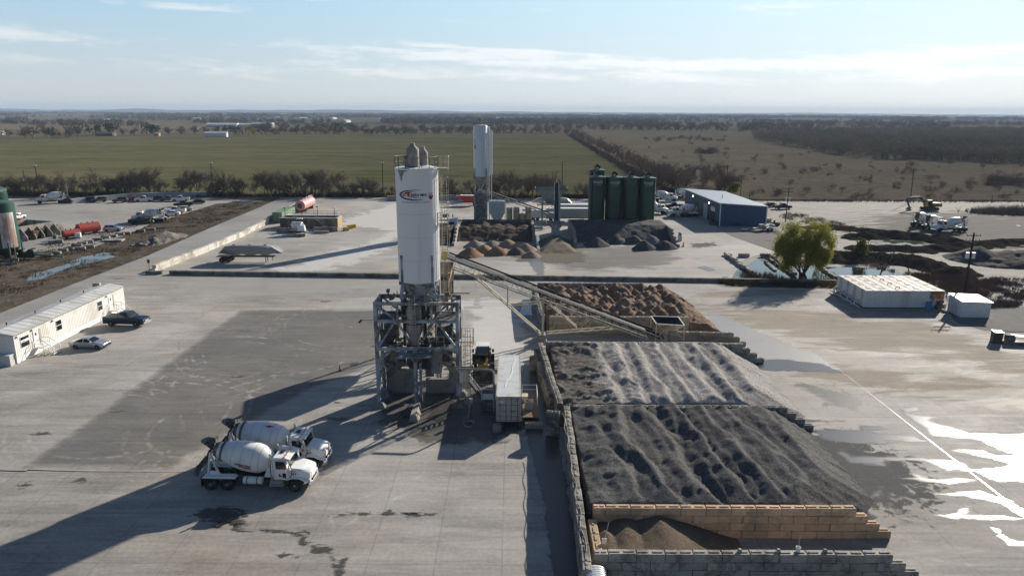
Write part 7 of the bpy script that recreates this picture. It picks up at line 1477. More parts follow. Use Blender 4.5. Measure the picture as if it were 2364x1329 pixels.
htank('faded pink red horizontal tank at the end of the green container', -64.4, 219, radians(90), 11.5, 1.55, M('faded_red', (.60,.30,.29), .55, 0, .1, .5), 'horizontal tanks')
htank('smaller red horizontal tank in the left lot, beside the white tote', G(160,551).x, G(160,551).y+1, radians(58), 3.6, .85, M('tank_red', (.40,.055,.04), .45, 0, .1, .5), 'horizontal tanks', .35)
htank('larger red horizontal tank in the left lot, behind the white tote', G(200,541).x, G(200,541).y+1, radians(58), 5.0, 1.2, M('tank_red', (.50,.07,.05)), 'horizontal tanks', .35)
t = thing('liquid_tote', 'white plastic liquid tote between the two red tanks', 'tote', G(181,549), .3); b = MB(); chamfer_box(b, -.6,.6,-.5,.5,.15,1.25,.08); b.build('bottle', m_white_p, t); b = MB(); b.box(-.62,.62,-.52,.52,0,.14)
for x in (-.6,0,.6): b.beam((x,-.53,.1),(x,-.53,1.25),.03)
b.build('cage', m_steel, t)
q = G(128,563); long_wall('low dark block kerb with a pump behind the smaller red tank', [G(112,562).xy, G(146,560).xy], .7, 1.2, m_conc); t = thing('pump', 'small grey pump standing on the block kerb left of the red tanks', 'pump', G(130,558)); b = MB(); b.box(-.4,.4,-.4,.4,.7,1.6); b.build('casing', m_grimed, t); b = MB(); b.cyl((0,0,1.6),(0,0,2.1),.12,n=8); b.build('motor', m_steel, t)
rb = random.Random(3); k = 0
for (xa, ya), (xb, yb), n in (((112,592),(148,580),3),((158,578),(208,572),3),((176,568),(240,551),5),((246,549),(292,540),4),((326,535),(366,528),3)):
    for i in range(n):
        q = G(xa+(xb-xa)*i/max(1,n-1), ya+(yb-ya)*i/max(1,n-1)); o = bpy.data.objects.new('concrete_block', block_mesh(2.1, m_blk if i % 3 else m_blk_d, i % 2 == 0)); COL.objects.link(o); o.location = q+Vector((rb.uniform(-.4,.4), rb.uniform(-.5,.5), -.04)); o.rotation_euler = (0,0,rb.uniform(-.25,.5)); tag(o, 'loose grey concrete block in the scattered rows along the edge of the left lot', 'concrete block', 'loose blocks along the left lot')
heap('rubble_heap', 'grey rubble heap beside the service road, nearer one', 'rubble heap', G(372,552).x-3.5, G(372,552).x+3.5, 158, 167, lambda x, y: 1.1-.32*hypot(x-G(372,552).x, (y-162.5)*.8)+.55*fbm(x, y, .8, 4, 2), heap_mat('rubble', (.24,.215,.19), (.16,.14,.12), 4, .4), .3)
heap('rubble_heap', 'smoother tan grey rubble heap beside the service road, farther one', 'rubble heap', G(402,540).x-5, G(402,540).x+5, 164, 175, lambda x, y: 1.5-.38*hypot((x-G(402,540).x)*.9, (y-169.5)*.8)+.3*fbm(x, y, .5, 4, 5), heap_mat('rubble_tan', (.27,.235,.195), (.2,.175,.15), 4, .3), .3)
o = MB(); chamfer_box(o, -2.2,2.2,-1.2,1.2,0,.35); o = o.build('concrete_slab', m_blk); o.location = G(262,556); o.rotation_euler = (0,0,.15); tag(o, 'flat concrete slab lying on the brown verge', 'concrete slab')
# ------------------------------------------------------------------ left edge: green silo, conveyor parts, buttressed bin
def left_silo():
    q = G(20,604); t = thing('green_silo', 'green silo with a rusty white panel at the left edge', 'silo', (q.x,q.y,0)); zt = A(20,466,q.y).z; r_ = 2.55; mg = M('left_green', (.015,.07,.05), .45, 0, .15, .6); b = MB(); b.lathe([(r_,3.0),(r_,zt-.25),(r_*.9,zt)], n=32); b.build('body', mg, t, True); b = MB(); b.lathe([(r_*.9,zt),(.3,zt+.35)], n=32); b.build('roof', m_gtop, t, True); b = MB(); b.lathe([(r_,3.0),(.5,.9)], n=20); b.build('cone', m_dgreen, t, True)
    rust = M('rusty_white', (.66,.65,.62), .8, 0, .1, .8, dirt=(.30,.11,.05), da=.45, ds=.55, streak=True); b = MB(); vs = []; n = 8
    for i in range(n+1):
        a = radians(-66+i*8.0)
        for z in (3.2, zt-2.0): vs.append(((r_+.02)*cos(a), (r_+.02)*sin(a), z))
    b.add(vs, [(2*i,2*i+2,2*i+3,2*i+1) for i in range(n)]); b.build('rusty_panel', rust, t)
    b = MB(); b.beam((.15,-r_-.1,2.2),(.15,-r_-.1,zt-1.2),.22); b.build('pipe', M('pale_green', (.22,.36,.30), .5), t)
    for sx in (-1,1):
        for sy in (-1,1): b = MB(); b.beam((sx*1.9,sy*1.9,0),(sx*1.9,sy*1.9,4.2),.22); b.build('leg', mg, t)
    b = MB(); b.cyl((2.0,-1.9,.0),(2.0,-1.9,3.6),.1); b.cyl((2.5,-1.2,0),(2.5,-1.2,3.8),.1); b.beam((-2.4,-2.4,.2),(2.6,-2.4,.2),.25); b.build('base_frame', m_frame, t)
    b = MB(); rr = random.Random(8)
    for i in range(16): b.obox((rr.uniform(-3,3), rr.uniform(-2.5,1.5), rr.uniform(.2,1.6)), (rr.uniform(.3,1.4), rr.uniform(.3,1), rr.uniform(.2,.8)), rr.uniform(0,3))
    b.build('machinery', m_grimed, t)
    t = thing('green_silo', 'top of another green silo just behind at the left edge', 'silo', (q.x-5.6,q.y+7,0)); b = MB(); b.lathe([(2.2,1.0),(2.2,zt+1.0),(.3,zt+1.5)], n=24); b.build('body', m_pgreen, t, True); b = MB(); b.prism([(-1.8,zt+1.2),(1.8,zt+1.2),(1.8,zt+1.8),(0,zt+2.4),(-1.8,zt+1.8)], 'y', -1.2, 1.2); b.build('filter_unit', m_gtop, t)
    q = G(72,597); t = thing('conveyor_frame', 'dark green conveyor frame with round guards on the ground', 'conveyor', (q.x,q.y,0), .15); b = MB(); b.box(-2.6,.8,-.7,.7,.3,1.3); b.build('body', m_dgreen, t); b = MB()
    for x in (-1.6,.4): b.cyl((x,-.8,1.4),(x,.8,1.4),.75,n=16)
    b.build('guard', m_dgreen, t); b = MB(); b.beam((.8,0,.9),(6.2,0,.25),.35,.3); b.build('arm', M('arm_green', (.05,.12,.09), .5), t)
left_silo()
def butt_bin():
    a = G(46,556); c = G(131,541); d = Vector((c.x-a.x, c.y-a.y, 0)); L_ = d.length; t = thing('storage_bay', 'concrete storage bay with triangular buttresses in the left lot', 'storage bay', (a.x,a.y,0), atan2(d.y,d.x)); b = MB(); b.box(0,L_,-.15,.15,0,3.3); b.box(L_-.3,L_,.15,9,0,3.3); b.box(0,L_,9,9.3,0,3.3); b.build('wall', m_blk, t)
    for i in range(5):
        x = .5+(L_-1.0)*i/4; b = MB(); b.prism([(-.15,0),(-2.0,0),(-2.0,.9),(-.15,2.9)], 'x', x-.1, x+.1); b.build('buttress', m_blk, t)
    b = MB(); b.prism([(L_+.02,0),(L_+1.9,0),(L_+1.9,1.9),(L_+1.2,2.5),(L_+.02,2.5)], 'y', -.15, .05); b.build('wing', m_blk_d, t)
    heap('soil_heap', 'dark soil heaped inside the buttressed storage bay', 'soil heap', a.x+.6, c.x-.6, a.y+1.5, a.y+8, lambda x, y: 2.0+.5*fbm(x, y, .5, 4, 3), heap_mat('bay_soil', (.08,.055,.045), (.12,.08,.06), 4, .3), .4)
butt_bin()
# ------------------------------------------------------------------ blue building
def building():
    p = G(1661,521); t = thing('blue_building', 'blue metal workshop with a pale blue sloping roof', 'building', (p.x,p.y,0), radians(1.5)); W_, L_, h0, h1 = 12.6, 36.5, 6.05, 5.2
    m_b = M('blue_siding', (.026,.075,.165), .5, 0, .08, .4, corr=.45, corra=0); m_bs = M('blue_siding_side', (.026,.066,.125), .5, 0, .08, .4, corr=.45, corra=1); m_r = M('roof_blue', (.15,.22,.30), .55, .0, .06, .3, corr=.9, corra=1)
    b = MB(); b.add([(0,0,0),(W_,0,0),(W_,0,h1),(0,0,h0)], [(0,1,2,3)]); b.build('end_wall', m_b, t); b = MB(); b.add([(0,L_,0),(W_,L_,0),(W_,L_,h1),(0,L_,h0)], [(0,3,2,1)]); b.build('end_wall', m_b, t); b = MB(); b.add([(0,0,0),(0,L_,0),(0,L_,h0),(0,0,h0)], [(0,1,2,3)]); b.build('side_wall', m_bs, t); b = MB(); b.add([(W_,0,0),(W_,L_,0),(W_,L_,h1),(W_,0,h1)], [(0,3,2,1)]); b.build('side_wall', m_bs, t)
    b = MB(); b.add([(-.3,-.3,h0+.02),(W_+.3,-.3,h1+.0),(W_+.3,L_+.3,h1+.0),(-.3,L_+.3,h0+.02),(-.3,-.3,h0+.22),(W_+.3,-.3,h1+.2),(W_+.3,L_+.3,h1+.2),(-.3,L_+.3,h0+.22)], [(0,3,2,1),(4,5,6,7),(0,1,5,4),(1,2,6,5),(2,3,7,6),(3,0,4,7)]); rf = b.build('roof', m_r, t); b = MB(); b.beam((-.36,-.3,h0+.1),(-.36,L_+.3,h0+.1),.16,.24); b.beam((-.3,-.36,h0+.12),(W_+.3,-.36,h1+.1),.12,.22); b.build('roof_trim', m_white_p, rf); b = MB(); b.cyl((4.4,13,h0),(4.4,13,h0+.9),.12); b.build('roof_vent', m_steel, rf)
    for x in (-.1, W_+.1): b = MB(); b.beam((x,-.14,0),(x,-.14,h0 if x < 1 else h1),.22); b.build('downpipe', m_white_p, t)
    for y0, y1, z1, mt, nm in ((4.8,8.6,4.3,m_black,'doorway'),(11.8,15.8,4.3,M('door_grey',(.42,.45,.47),.5,0,.05),'roller_door'),(21.5,25,4.2,m_black,'doorway')):
        b = MB(); b.box(-.06,-.01,y0,y1,.02,z1); d = b.build(nm, mt, t)
        if y0 < 6: b = MB(); b.box(-.09,-.05,y0,y1,z1-1.2,z1); b.build('raised_shutter', m_white_p, d)
    em = bpy.data.materials.new('lamp_glow'); em.use_nodes = True; tt = NT(em.node_tree); e = tt.n('ShaderNodeEmission', i={'Color': (1,.97,.88,1), 'Strength': 6.0}); tt.n('ShaderNodeOutputMaterial', i={0: e.outputs[0]})
    for y in (9.8, 26.5): b = MB(); b.box(-.35,-.01,y-.35,y+.35,4.75,5.3); l = b.build('wall_lamp', m_white_p, t); b = MB(); b.box(-.37,-.355,y-.28,y+.28,4.8,5.25); b.build('lamp_glass', em, l)
building()
def flatbed(label, X, Y, rz, L_=6.5):
    t = thing('flatbed_trailer', label, 'trailer', (X,Y,0), rz, 'trailers by the blue building'); b = MB(); b.box(-L_/2,L_/2,-1.1,1.1,.62,.78); b.beam((L_/2,-.6,.65),(L_/2+1.6,0,.55),.12); b.beam((L_/2,.6,.65),(L_/2+1.6,0,.55),.12); b.build('bed', m_frame, t)
    for x in (-L_*.2,-L_*.05):
        for s in (-1,1): wheel(t, x, s*1.2, .36, .22)
    return t
q = G(1768,534); t = flatbed('flatbed trailer loaded with grey machine parts before the blue building', q.x, q.y+1, radians(190)); b = MB(); rr = random.Random(6)
for i in range(9): b.obox((rr.uniform(-2.6,2.4), rr.uniform(-.6,.6), 1.1+rr.uniform(0,.3)), (rr.uniform(.5,1.3), rr.uniform(.4,1), rr.uniform(.4,.9)), rr.uniform(0,3))
b.build('load', M('machine_grey', (.34,.33,.32), .6, .2, .3, 1), t)
q = G(1678,520); t = flatbed('black empty trailer against the blue end wall', q.x+2.2, q.y+.5, radians(178), 4.6); t.children[0].data = t.children[0].data.copy(); t.children[0].data.materials[0] = m_black
for px, py, lb, c in ((1722,532,'white plastic sheeting over a low pallet by the flatbed trailer',(.6,.6,.6)),(1737,519,'dark red compressor in front of the blue end wall',(.12,.03,.03)),(1790,521,'dark crate at the right corner of the blue building',(.05,.05,.05)),(1771,512,'pale tank by the right corner of the blue building',(.4,.4,.36)),(1648,519,'dark drum by the left corner of the blue building',(.03,.03,.035))):
    q = G(px,py); t = thing('yard_equipment', lb, 'equipment', (q.x,q.y,0), rr.uniform(-.3,.3), 'equipment round the blue building'); b = MB(); chamfer_box(b, -1.2,1.0,-.6,.6,.1,1.0 if 'sheet' not in lb else .5,.15); b.cyl((-.4,0,.9),(-.4,0,1.5),.3,.2,n=10) if 'sheet' not in lb else b.obox((.8,.2,.6),(.8,.6,.3),.4); b.build('body', M('equip_%d' % px, c, .6, 0, .2, 2), t); b = MB(); b.box(-1.1,.9,-.55,.55,0,.1); b.build('pallet', m_dark, t)
# drums and cone at the end of the far bay wall
t = thing('water_drum', 'blue topped white drum at the end of the far bay wall', 'drum', G(1569,556)); b = MB(); b.lathe([(.55,0),(.55,1.3),(.5,1.35)], n=16); b.build('body', m_cream, t, True); b = MB(); b.lathe([(.42,1.35),(.42,2.0),(.2,2.1)], n=14); b.build('top', M('barrel_blue', (.02,.22,.45), .45), t)
def cone(label, q):
    t = thing('traffic_cone', label, 'traffic cone', q, 0, 'traffic cones'); b = MB(); b.lathe([(.17,.04),(.04,.85)], n=12); b.build('body', M('cone_orange', (.62,.10,.03), .5), t); b = MB(); b.box(-.22,.22,-.22,.22,0,.04); b.build('base', m_black, t); t.scale = (.9,.9,.9) if 'tower' in label else (1.3,1.3,1.3)
cone('orange traffic cone by the end of the far bay wall', G(1577,569)); cone('small orange cone beside the joint left of the tower', G(785,856)); cone('tiny orange cone on the verge behind the pale green car', G(421,495))
# ------------------------------------------------------------------ white tanks, shed, things at the right
def frac_tanks():
    x0, x1 = 55.8, 68.3; m_w = M('tank_white', (.70,.69,.67), .5, 0, .07, .6, dirt=(.42,.25,.12), da=.22, ds=.25, streak=True, corr=.42, corra=0); m_t = M('tank_top', (.40,.365,.345), .7, 0, .12, .5, dirt=(.34,.24,.19), da=.4, ds=.3); m_rust = PM('tank_rust', (.33,.15,.05), .9, .75, 1.0, 1.2, .3)
    lbs_ = ['white steel tank, nearest the camera of the four, rust at its right end', 'white steel tank, second of the four side by side', 'white steel tank, third of the four side by side', 'white steel tank, farthest of the four, beside the pond']
    for i in range(4):
        y0 = 107.7+i*2.72; dx = .12*i; t = thing('steel_tank', lbs_[i], 'tank', (x0+dx,y0,0), 0, 'white steel tanks by the pond'); L_ = x1-x0; H_ = 2.85; b = MB(); b.box(0,L_,0,2.6,.18,H_); b.build('shell', m_w, t); b = MB(); b.box(-.02,L_+.02,-.02,2.62,H_,H_+.05); tp = b.build('top', m_t, t); b = MB()
        for k in range(11): b.box(k*L_/10-.055,k*L_/10+.055,-.02,2.62,H_+.05,H_+.065)
        b.build('top_seam', M('seam_dark', (.07,.06,.055), .8), tp); b = MB()
        for x in (.7,2.9,8.3,11.2): b.box(x,x+.7,1.2,1.8,H_+.05,H_+.10)
        b.build('hatch', m_dark, tp); b = MB(); b.tube([Vector((5.4,1.4,H_+.05)),Vector((5.4,1.4,H_+.3)),Vector((6.0,1.4,H_+.3)),Vector((6.0,1.4,H_+.05))], .05, 5); b.build('vent_pipe', m_grimed, tp)
        b = MB(); b.box(.0,L_,.1,2.5,.02,.18); b.build('skid', m_dark, t); b = MB()
        for s in (.7,1.2): b.beam((-.12,s,.4),(-.12,s,H_+.2),.06)
        for k in range(7): b.beam((-.12,.7,.6+k*.35),(-.12,1.2,.6+k*.35),.05)
        b.build('ladder', m_cream, t); b = MB(); b.cyl((-.05,2.0,.6),(-.7,2.0,.6),.14,n=8); b.cyl((-.7,2.0,.6),(-.9,1.2,.25),.12,n=8); b.cyl((-.3,2.0,.6),(-.3,2.0,1.0),.2,n=8); b.build('valve', m_croof, t)
        if i == 0:
            for xa, xb in ((10.2,12.45),): b = MB(); b.add([(xa,-.012,.3),(xb,-.012,.3),(xb,-.012,2.8),(xa,-.012,2.8)],[(0,1,2,3)]); me = b.mesh('rust_streak', m_rust); at = me.attributes.new('edge','FLOAT','POINT'); at.data.foreach_set('value',[.3,.5,.9,.7]); o = bpy.data.objects.new('rust_streak', me); COL.objects.link(o); o.parent = t
    b = MB(); b.tube([Vector((55.2-.4*abs(sin(i)), 107.9+i*1.0, .12+.25*abs(sin(i*1.5)))) for i in range(11)], .11, 7); o = b.build('suction_hose', m_croof); tag(o, 'pale hose looping along the valve end of the white tanks', 'hose')
frac_tanks()
t = thing('blue_barrel', 'blue plastic barrel against the nearest white tank', 'barrel', (65.6,107.0,0)); b = MB(); b.lathe([(.40,0),(.44,.1),(.44,.45),(.42,.5),(.44,.55),(.44,1.1),(.38,1.25)], n=18); b.build('body', M('barrel_blue', (.02,.22,.45)), t, True); b = MB(); b.lathe([(.12,1.25),(.12,1.3),(.05,1.31)], n=10); b.build('cap', m_black, t)
t = thing('control_box', 'grey electrical box on a frame between the white tanks and the shed', 'electrical box', G(2190,708)); b = MB(); b.box(-.4,.4,-.2,.2,1.1,2.0); b.build('box', m_frame, t); b = MB(); b.beam((-.35,0,0),(-.35,0,1.2),.08); b.beam((.35,0,0),(.35,0,1.2),.08); b.build('stand', m_frame, t)
t = thing('pump_unit', 'small pump with a dark tarp beside the rusty end of the white tanks', 'pump', G(2168,712)); b = MB(); b.box(-.7,.7,-.5,.5,.1,.8); b.build('base', m_grimed, t); b = MB(); b.cyl((-.6,0,1.0),(.5,.1,1.15),.3,n=10); b.build('motor', m_black, t)
def shed():
    p = G(2216,732); t = thing('storage_shed', 'small white corrugated shed with a single slope roof', 'shed', (p.x,p.y,0), radians(-3)); W_, L_ = 4.3, 3.6; ms = M('shed_white', (.72,.73,.73), .5, 0, .05, .5, dirt=(.5,.46,.4), da=.3, ds=.4, corr=.3, corra=0); b = MB(); b.add([(0,0,0),(W_,0,0),(W_,0,2.35),(0,0,2.45),(0,L_,0),(W_,L_,0),(W_,L_,2.55),(0,L_,2.75)], [(0,1,2,3),(5,4,7,6),(1,5,6,2),(4,0,3,7)]); b.build('wall', ms, t); b = MB(); b.add([(-.2,-.2,2.45),(W_+.2,-.2,2.36),(W_+.2,L_+.2,2.6),(-.2,L_+.2,2.8),(-.2,-.2,2.52),(W_+.2,-.2,2.43),(W_+.2,L_+.2,2.67),(-.2,L_+.2,2.87)], [(0,3,2,1),(4,5,6,7),(0,1,5,4),(1,2,6,5),(2,3,7,6),(3,0,4,7)]); b.build('roof', M('shed_roof', (.55,.55,.54), .5), t); b = MB(); b.box(-.06,-.01,.9,2.5,.1,2.3); b.build('door', m_croof, t)
shed()
def right_gear():
    p = G(2300,790); t = thing('machine_skid', 'dark cabinet and motor skid on the concrete at the right edge', 'machine', (p.x,p.y,0), radians(-15)); b = MB(); b.box(-.6,.5,-.5,.6,0,1.5); b.build('cabinet', M('cabinet_brown', (.07,.055,.045), .6), t); b = MB(); b.box(-.65,.55,-.55,.65,1.5,1.56); b.build('lid', m_white_p, t); b = MB(); b.cyl((1.0,0,.7),(2.0,0,.7),.5,n=14); b.box(.6,5.5,-.7,.7,.1,.35); b.build('motor', m_grimed, t); b = MB(); b.obox((3.0,.4,1.0),(2.4,1.2,.1),.1,.05); b.build('cover', M('worn_panel', (.55,.47,.38), .6, 0, .15, 1), t); b = MB(); b.obox((4.2,-.1,.95),(1.6,1.2,.08),-.1); b.build('side_cover', m_white_p, t)
right_gear()
# ------------------------------------------------------------------ poles and lines
m_pole = M('pole_wood', (.045,.036,.030), .9, 0, .25, 2)
def pole(label, base, top, Y=None, arms=1, transf=False, lamp=False, lean=True, r_=.16):
    q = G(*base); Y = q.y; tp = A(*top, Y); h_ = tp.z; t = thing('utility_pole', label, 'utility pole', (q.x,q.y,-.1), 0, 'utility poles'); dx = tp.x-q.x; b = MB(); b.cyl((0,0,0),(dx,0,h_+.1),r_,r_*.7,n=8); b.build('pole', m_pole, t); 
    for k in range(arms): b = MB(); b.beam((dx-1.2,0,h_-.4-k*.9),(dx+1.2,0,h_-.4-k*.9),.11); [b.cyl((dx+s,0,h_-.35-k*.9),(dx+s,0,h_-.1-k*.9),.05,n=6) for s in (-1.1,-.5,.5,1.1)]; b.build('crossarm', m_pole, t)
    if transf: 
        for s in (-1,1): b = MB(); b.cyl((dx*.75+s*.5,0,h_*.7-1.0),(dx*.75+s*.5,0,h_*.7),.3,n=12); b.build('transformer', M('transformer_grey', (.55,.56,.56), .5), t)
    if lamp: b = MB(); b.box(dx-.5,dx-.1,-.25,.25,h_-.25,h_); b.box(dx+.1,dx+.5,-.25,.25,h_-.25,h_); b.build('floodlight', m_white_p, t)
    return t, Vector((q.x+dx, q.y, h_))
pole('dark leaning utility pole with white transformers behind the white tanks, right', (2225,683), (2249,537), arms=2, transf=True, r_=.2)
pole('utility pole with a white transformer at the far left, lower of two', (63,450), (53,394), arms=0, transf=True)
pole('utility pole with a white crossarm at the far left, taller of two', (91,447), (80,381), lamp=True)
pole('bare pole with floodlights between the parked cars and the diagonal road', (492,450), (486,374), arms=0, lamp=True)
pole('bare pole with a floodlight just left of the main silo', (884,450), (883,374), arms=0, lamp=True)
pole('bare dark pole behind the blue grey bin', (1299,460), (1298,374), arms=0)
pole('tall dark pole behind the blue building', (1678,448), (1680,381), arms=1)
pole('thinner dark pole behind the blue building, right of the green bush', (1709,452), (1713,403), arms=1, r_=.12)
pole('grey pole with two white transformers near the willow', (1813,511), (1822,432), arms=2, transf=True, r_=.13)
t_, e0 = pole('dark pole in the dry pasture behind the excavator', (2101,467), (2110,389), arms=1)
b = MB()
for dz, s in ((-.3,-1.1),(-.3,1.1),(-2.6,0)):
    p0 = e0+Vector((s,0,dz)); p1 = Vector((e0.x+120, e0.y-40, e0.z+dz+.5)); b.tube([p0.lerp(p1, i/14)+Vector((0,0,-2.2*4*(i/14)*(1-i/14))) for i in range(15)], .035, 3)
tag(b.build('power_line', M('wire_grey', (.35,.35,.35), .5)), 'thin power lines leading right from the pole behind the excavator', 'power line')
t = thing('road_sign', 'small sign post at the corner of the service road', 'sign', G(346,631)); b = MB(); b.cyl((0,0,0),(0,0,2.6),.05,n=6); b.build('post', m_dark, t); b = MB(); b.box(-.25,.25,-.04,.0,2.0,2.7); b.build('panel', m_dark, t)
for px, py in ((2195,466),(2289,468),(1730,460)): q = G(px,py); b = MB(); b.cyl((0,0,0),(0,0,2.4),.12,.1,n=6); o = b.build('fence_post', m_pole); o.location = q; tag(o, 'short weathered fence post at the edge of the dry pasture', 'fence post', 'fence posts')
# ------------------------------------------------------------------ ponds: walls, banks, brush heaps
def low_row(label, a, c, n, h_=.6, jit=.5, mat=None):
    t = thing('block_wall', label, 'block wall', a, 0, 'block rows in the pond'); d = c-a
    for i in range(n):
        o = bpy.data.objects.new('concrete_block', block_mesh(1.83, mat or m_blk, i % 2 == 0)); COL.objects.link(o); o.parent = t; q = d*((i+.5)/n); o.location = (q.x+RNG.uniform(-.1,.1), q.y, h_-.61+RNG.uniform(-.12,.08)); o.rotation_euler = (RNG.uniform(-.12,.12), RNG.uniform(-.08,.08), atan2(d.y,d.x)+RNG.uniform(-.1,.1))
low_row('tilted rows of blocks dividing the pond, left of the willow', G(1672,588), G(1738,634), 9, .75); low_row('second leaf of tilted blocks beside the left pond divider', G(1682,590), G(1722,622), 7, .55)
low_row('rubble topped block row in the pond just left of the willow', G(1772,592), G(1838,638), 9, .8, mat=m_blk_d); low_row('broken outer leaf of the middle pond divider', G(1766,604), G(1790,626), 4, .35, mat=m_blk_d)
low_row('pale plank edged block row right of the willow', G(1888,614), G(1928,642), 7, .5)
for px, lb in ((1717,'lone concrete block lying by the pond, nearer the blue building'),(1767,'lone concrete block lying by the pond, nearer the willow')): q = G(px,593); o = bpy.data.objects.new('concrete_block', block_mesh(2.1, m_blk, True)); COL.objects.link(o); o.location = q; o.scale = (1.1,1.2,1.2); tag(o, lb, 'concrete block', 'blocks by the pond')
def bank(label, pts, h_, wd, mat, seed, name='earth_bank', res=.5):
    P_ = [G(*p) for p in pts]; xs = [p.x for p in P_]; ys = [p.y for p in P_]
    def f(x, y):
        d = 1e9
        for a, c in zip(P_, P_[1:]):
            ab = Vector((c.x-a.x, c.y-a.y)); t_ = min(1, max(0, ((x-a.x)*ab.x+(y-a.y)*ab.y)/(ab.length_squared or 1))); d = min(d, hypot(x-a.x-ab.x*t_, y-a.y-ab.y*t_))
        return h_*(1-d/wd)+.45*h_*fbm(x, y, .35, 5, seed)-.02
    return heap(name, label, 'earth bank', min(xs)-wd-1, max(xs)+wd+1, min(ys)-wd-1, max(ys)+wd+1, f, mat, res, None, -.05)
bank('dark earth bank along the back of the pond, right of the willow', [(1905,598),(1985,597),(2060,602),(2130,612),(2200,628)], 1.7, 4.5, m_earth, 4); bank('muddy bank in front of the green pool', [(1990,574),(2060,576),(2140,577),(2200,575)], 1.0, 3.6, m_earth, 9); bank('muddy bank behind the green pool below the mixer trucks', [(1985,548),(2040,545),(2100,548),(2170,556),(2200,562)], 1.5, 4.5, m_earth, 14)
bank('low mud ridge running right from the green pool', [(2200,570),(2260,566),(2330,560),(2390,560)], 1.0, 4.0, m_earth, 17); bank('low dark ridge between the dry weeds and the gravel ground', [(1880,525),(1960,528),(2020,535),(2080,540)], .8, 3.5, m_earth, 21)
heap('gravel_heap', 'bluish grey gravel heap behind the leaning pole', 'gravel pile', G(2282,606).x-7, G(2282,606).x+7, G(2282,606).y-3, G(2282,606).y+11, lambda x, y: 3.0-.48*hypot(x-G(2282,606).x, (y-G(2282,606).y-3.5))+.2*fbm(x, y, .5, 4, 3), m_hdark, .4); heap('gravel_heap', 'dark earth heap at the right edge beside the bluish one', 'gravel pile', G(2350,612).x-9, G(2350,612).x+14, G(2350,612).y-3, G(2350,612).y+10, lambda x, y: 2.6-.30*hypot((x-G(2350,612).x-3)*.7, (y-G(2350,612).y-3.5))+.4*fbm(x, y, .4, 4, 6), heap_mat('edge_earth', (.075,.068,.062), (.10,.09,.08), 4, .3), .45)
brush('brush_pile', 'pile of cut dead branches on the gravel at the right edge', [G(2262,490).xy, G(2330,492).xy, G(2420,494).xy], 900, 3.0, 5, m_twig, None, 12, .09, 'brush pile')
# ------------------------------------------------------------------ small things on the front wall, cabin roof
t = thing('portable_cabin', 'white ridged roof of a small dark cabin at the bottom edge', 'portable toilet', (A(1376,1325,38.2).x,38.2,0)); b = MB(); b.box(-.55,.55,-.55,.55,0,2.1); b.build('cabin', M('cabin_dark', (.05,.055,.06), .5), t); b = MB(); n = 10; b.loft([[(.62*cos(pi*i/n)*-1, y, 2.08+.30*sin(pi*i/n)) for i in range(n+1)] for y in (-.62,-.4,-.2,0,.2,.4,.62)]); rf = b.build('roof', m_white_p, t, True); b = MB()
for y in (-.45,-.22,0,.22,.45): b.tube([Vector((-.63*cos(pi*i/n), y, 2.09+.315*sin(pi*i/n))) for i in range(n+1)], .02, 4)
b.build('roof_rib', m_white_p, rf); t = thing('yellow_sign', 'yellow sign plate on the wall corner beside the cabin roof', 'sign', (A(1349,1310,39.6).x,39.7,0)); b = MB(); b.box(-.14,.14,-.02,.02,1.7,2.4); b.build('panel', M('sign_yellow', (.55,.46,.08), .6), t); b = MB(); b.beam((0,.03,0),(0,.03,2.3),.06); b.build('post', m_dark, t)
for px, lb in ((1708,'small concrete cube on the front wall, nearest its middle'),(1797,'small concrete cube on the front wall, left of the white bucket'),(1905,'small concrete cube on the front wall, right of the white bucket')):
    q = A(px,1268,40.2); b = MB(); chamfer_box(b, -.11,.11,-.11,.11,0,.2); o = b.build('small_cube', m_blk); o.location = (q.x,40.2,2.44); tag(o, lb, 'concrete cube', 'cubes on the front wall')
t = thing('bucket', 'white bucket with a stick in it on top of the front wall', 'bucket', (A(1842,1272,40.2).x,40.2,2.44)); b = MB(); b.lathe([(.13,0),(.16,.36),(.14,.36),(.11,.03)], n=16); b.build('body', m_white_p, t); b = MB(); b.cyl((0,0,.1),(.05,.05,1.0),.025,n=5); b.build('stick', m_cream, t)
t = thing('shovel', 'white handled shovel leaning against the short wall of the little sand heap', 'shovel', (6.3,42.0,1.95)); b = MB(); b.cyl((0,0,.1),(.35,.6,1.1),.03,n=6); b.build('handle', m_cream, t); b = MB(); b.box(-.16,.16,-.04,.04,-.2,.2); b.build('blade', m_white_p, t)
b = MB(); b.tube([Vector((4.85+.1*sin(i*.9), 40+i*.55, 2.52)) for i in range(40)], .03, 4); tag(b.build('water_hose', m_dustc), 'thin hose lying along the top of the long front wall', 'hose')
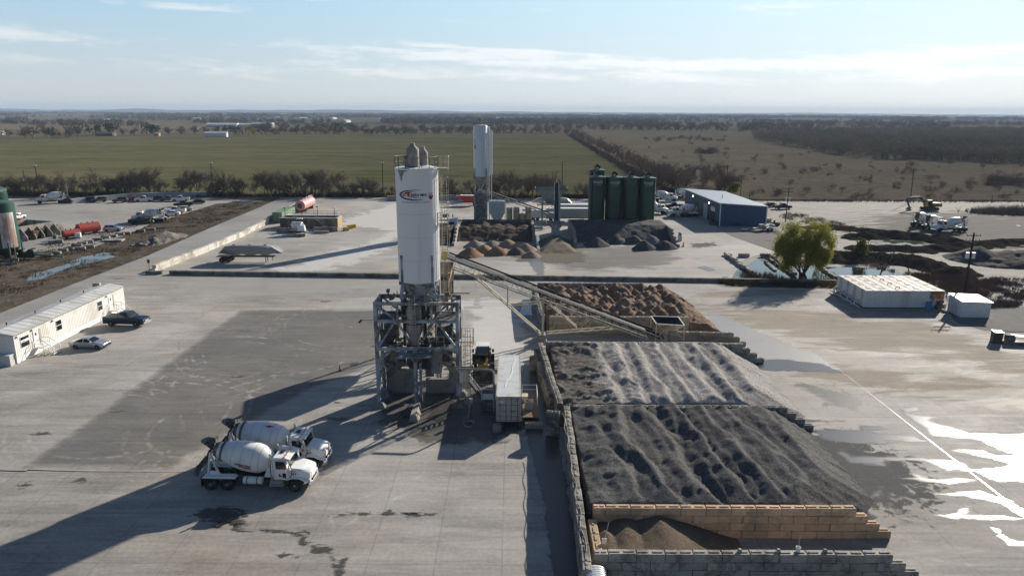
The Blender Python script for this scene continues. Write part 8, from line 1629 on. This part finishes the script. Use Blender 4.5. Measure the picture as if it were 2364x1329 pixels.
# ------------------------------------------------------------------ farm buildings and sheds far off
def farm(label, px, py, L_, W_, h_, col, rcol, rz=0.0):
    q = G(px,py); t = thing('farm_shed', label, 'shed', (q.x,q.y,-.1), rz, 'distant farm buildings'); b = MB(); b.box(-L_/2,L_/2,-W_/2,W_/2,0,h_); b.build('wall', M('farm_wall_%d' % px, col, .7), t); b = MB(); b.prism([(-W_/2-.4,h_),(W_/2+.4,h_),(0,h_+W_*.18)], 'x', -L_/2-.4, L_/2+.4); b.build('roof', M('farm_roof_%d' % px, rcol, .5), t)
farm('long white roofed shed at the distant farm, farther one', 515, 294, 55, 16, 5, (.5,.5,.5), (.78,.8,.82)); farm('second white roofed shed at the distant farm, smaller', 565, 294, 28, 14, 5, (.5,.5,.5), (.75,.77,.8)); farm('grey brick barn right of the yellow tree', 607, 296, 36, 20, 7, (.25,.2,.18), (.45,.5,.55)); farm('white barn beside the dark trees of the farm', 500, 316, 24, 10, 4.5, (.62,.63,.64), (.5,.53,.55), .2); farm('small red roofed house at the distant farm', 449, 300, 10, 8, 3, (.5,.45,.4), (.45,.2,.15)); farm('low brown house among the evergreens', 245, 314, 20, 10, 3.2, (.18,.14,.11), (.12,.1,.09)); farm('tiny white shed at the far left edge', 2, 312, 9, 7, 4, (.6,.6,.6), (.6,.62,.64)); farm('little orange shed by the farm', 363, 314, 6, 5, 3, (.5,.22,.15), (.4,.35,.3))
for i, (px, py) in enumerate([(455,277),(700,276),(770,275),(880,279),(910,281),(1155,276),(640,271),(1500,274),(1700,273),(1425,276),(240,281),(800,283),(590,272),(1000,273),(2050,272)]):
    q = G(px,py); t = thing('farm_shed', 'tiny pale farm building lost on the far plain', 'shed', (q.x,q.y,-.1), i*.7, 'tiny farm buildings on the plain'); b = MB(); L_ = 14+6*(i % 3)+q.y*.004; b.box(-L_/2,L_/2,-6,6,0,5); b.build('wall', M('tiny_wall', (.6,.6,.6), .6), t); b = MB(); b.prism([(-6.5,5),(6.5,5),(0,7)], 'x', -L_/2, L_/2); b.build('roof', M('tiny_roof', (.7,.72,.75), .5), t)
# ================================================================== the air
b = MB(); b.box(-15500,15500,-75,11500,-3,95); hz = b.build('haze', []) if False else None
me = b.mesh('haze', bpy.data.materials.new('haze_air')); hm = me.materials[0]; hm.use_nodes = True; ht_ = NT(hm.node_tree)
pv = ht_.n('ShaderNodeVolumePrincipled', i={'Color': (.60,.77,1.0,1), 'Density': 0.9e-4, 'Anisotropy': .0}); ho = ht_.n('ShaderNodeOutputMaterial', i={1: pv.outputs[0]})
ho_ = bpy.data.objects.new('haze', me); COL.objects.link(ho_); tag(ho_, kind='stuff')
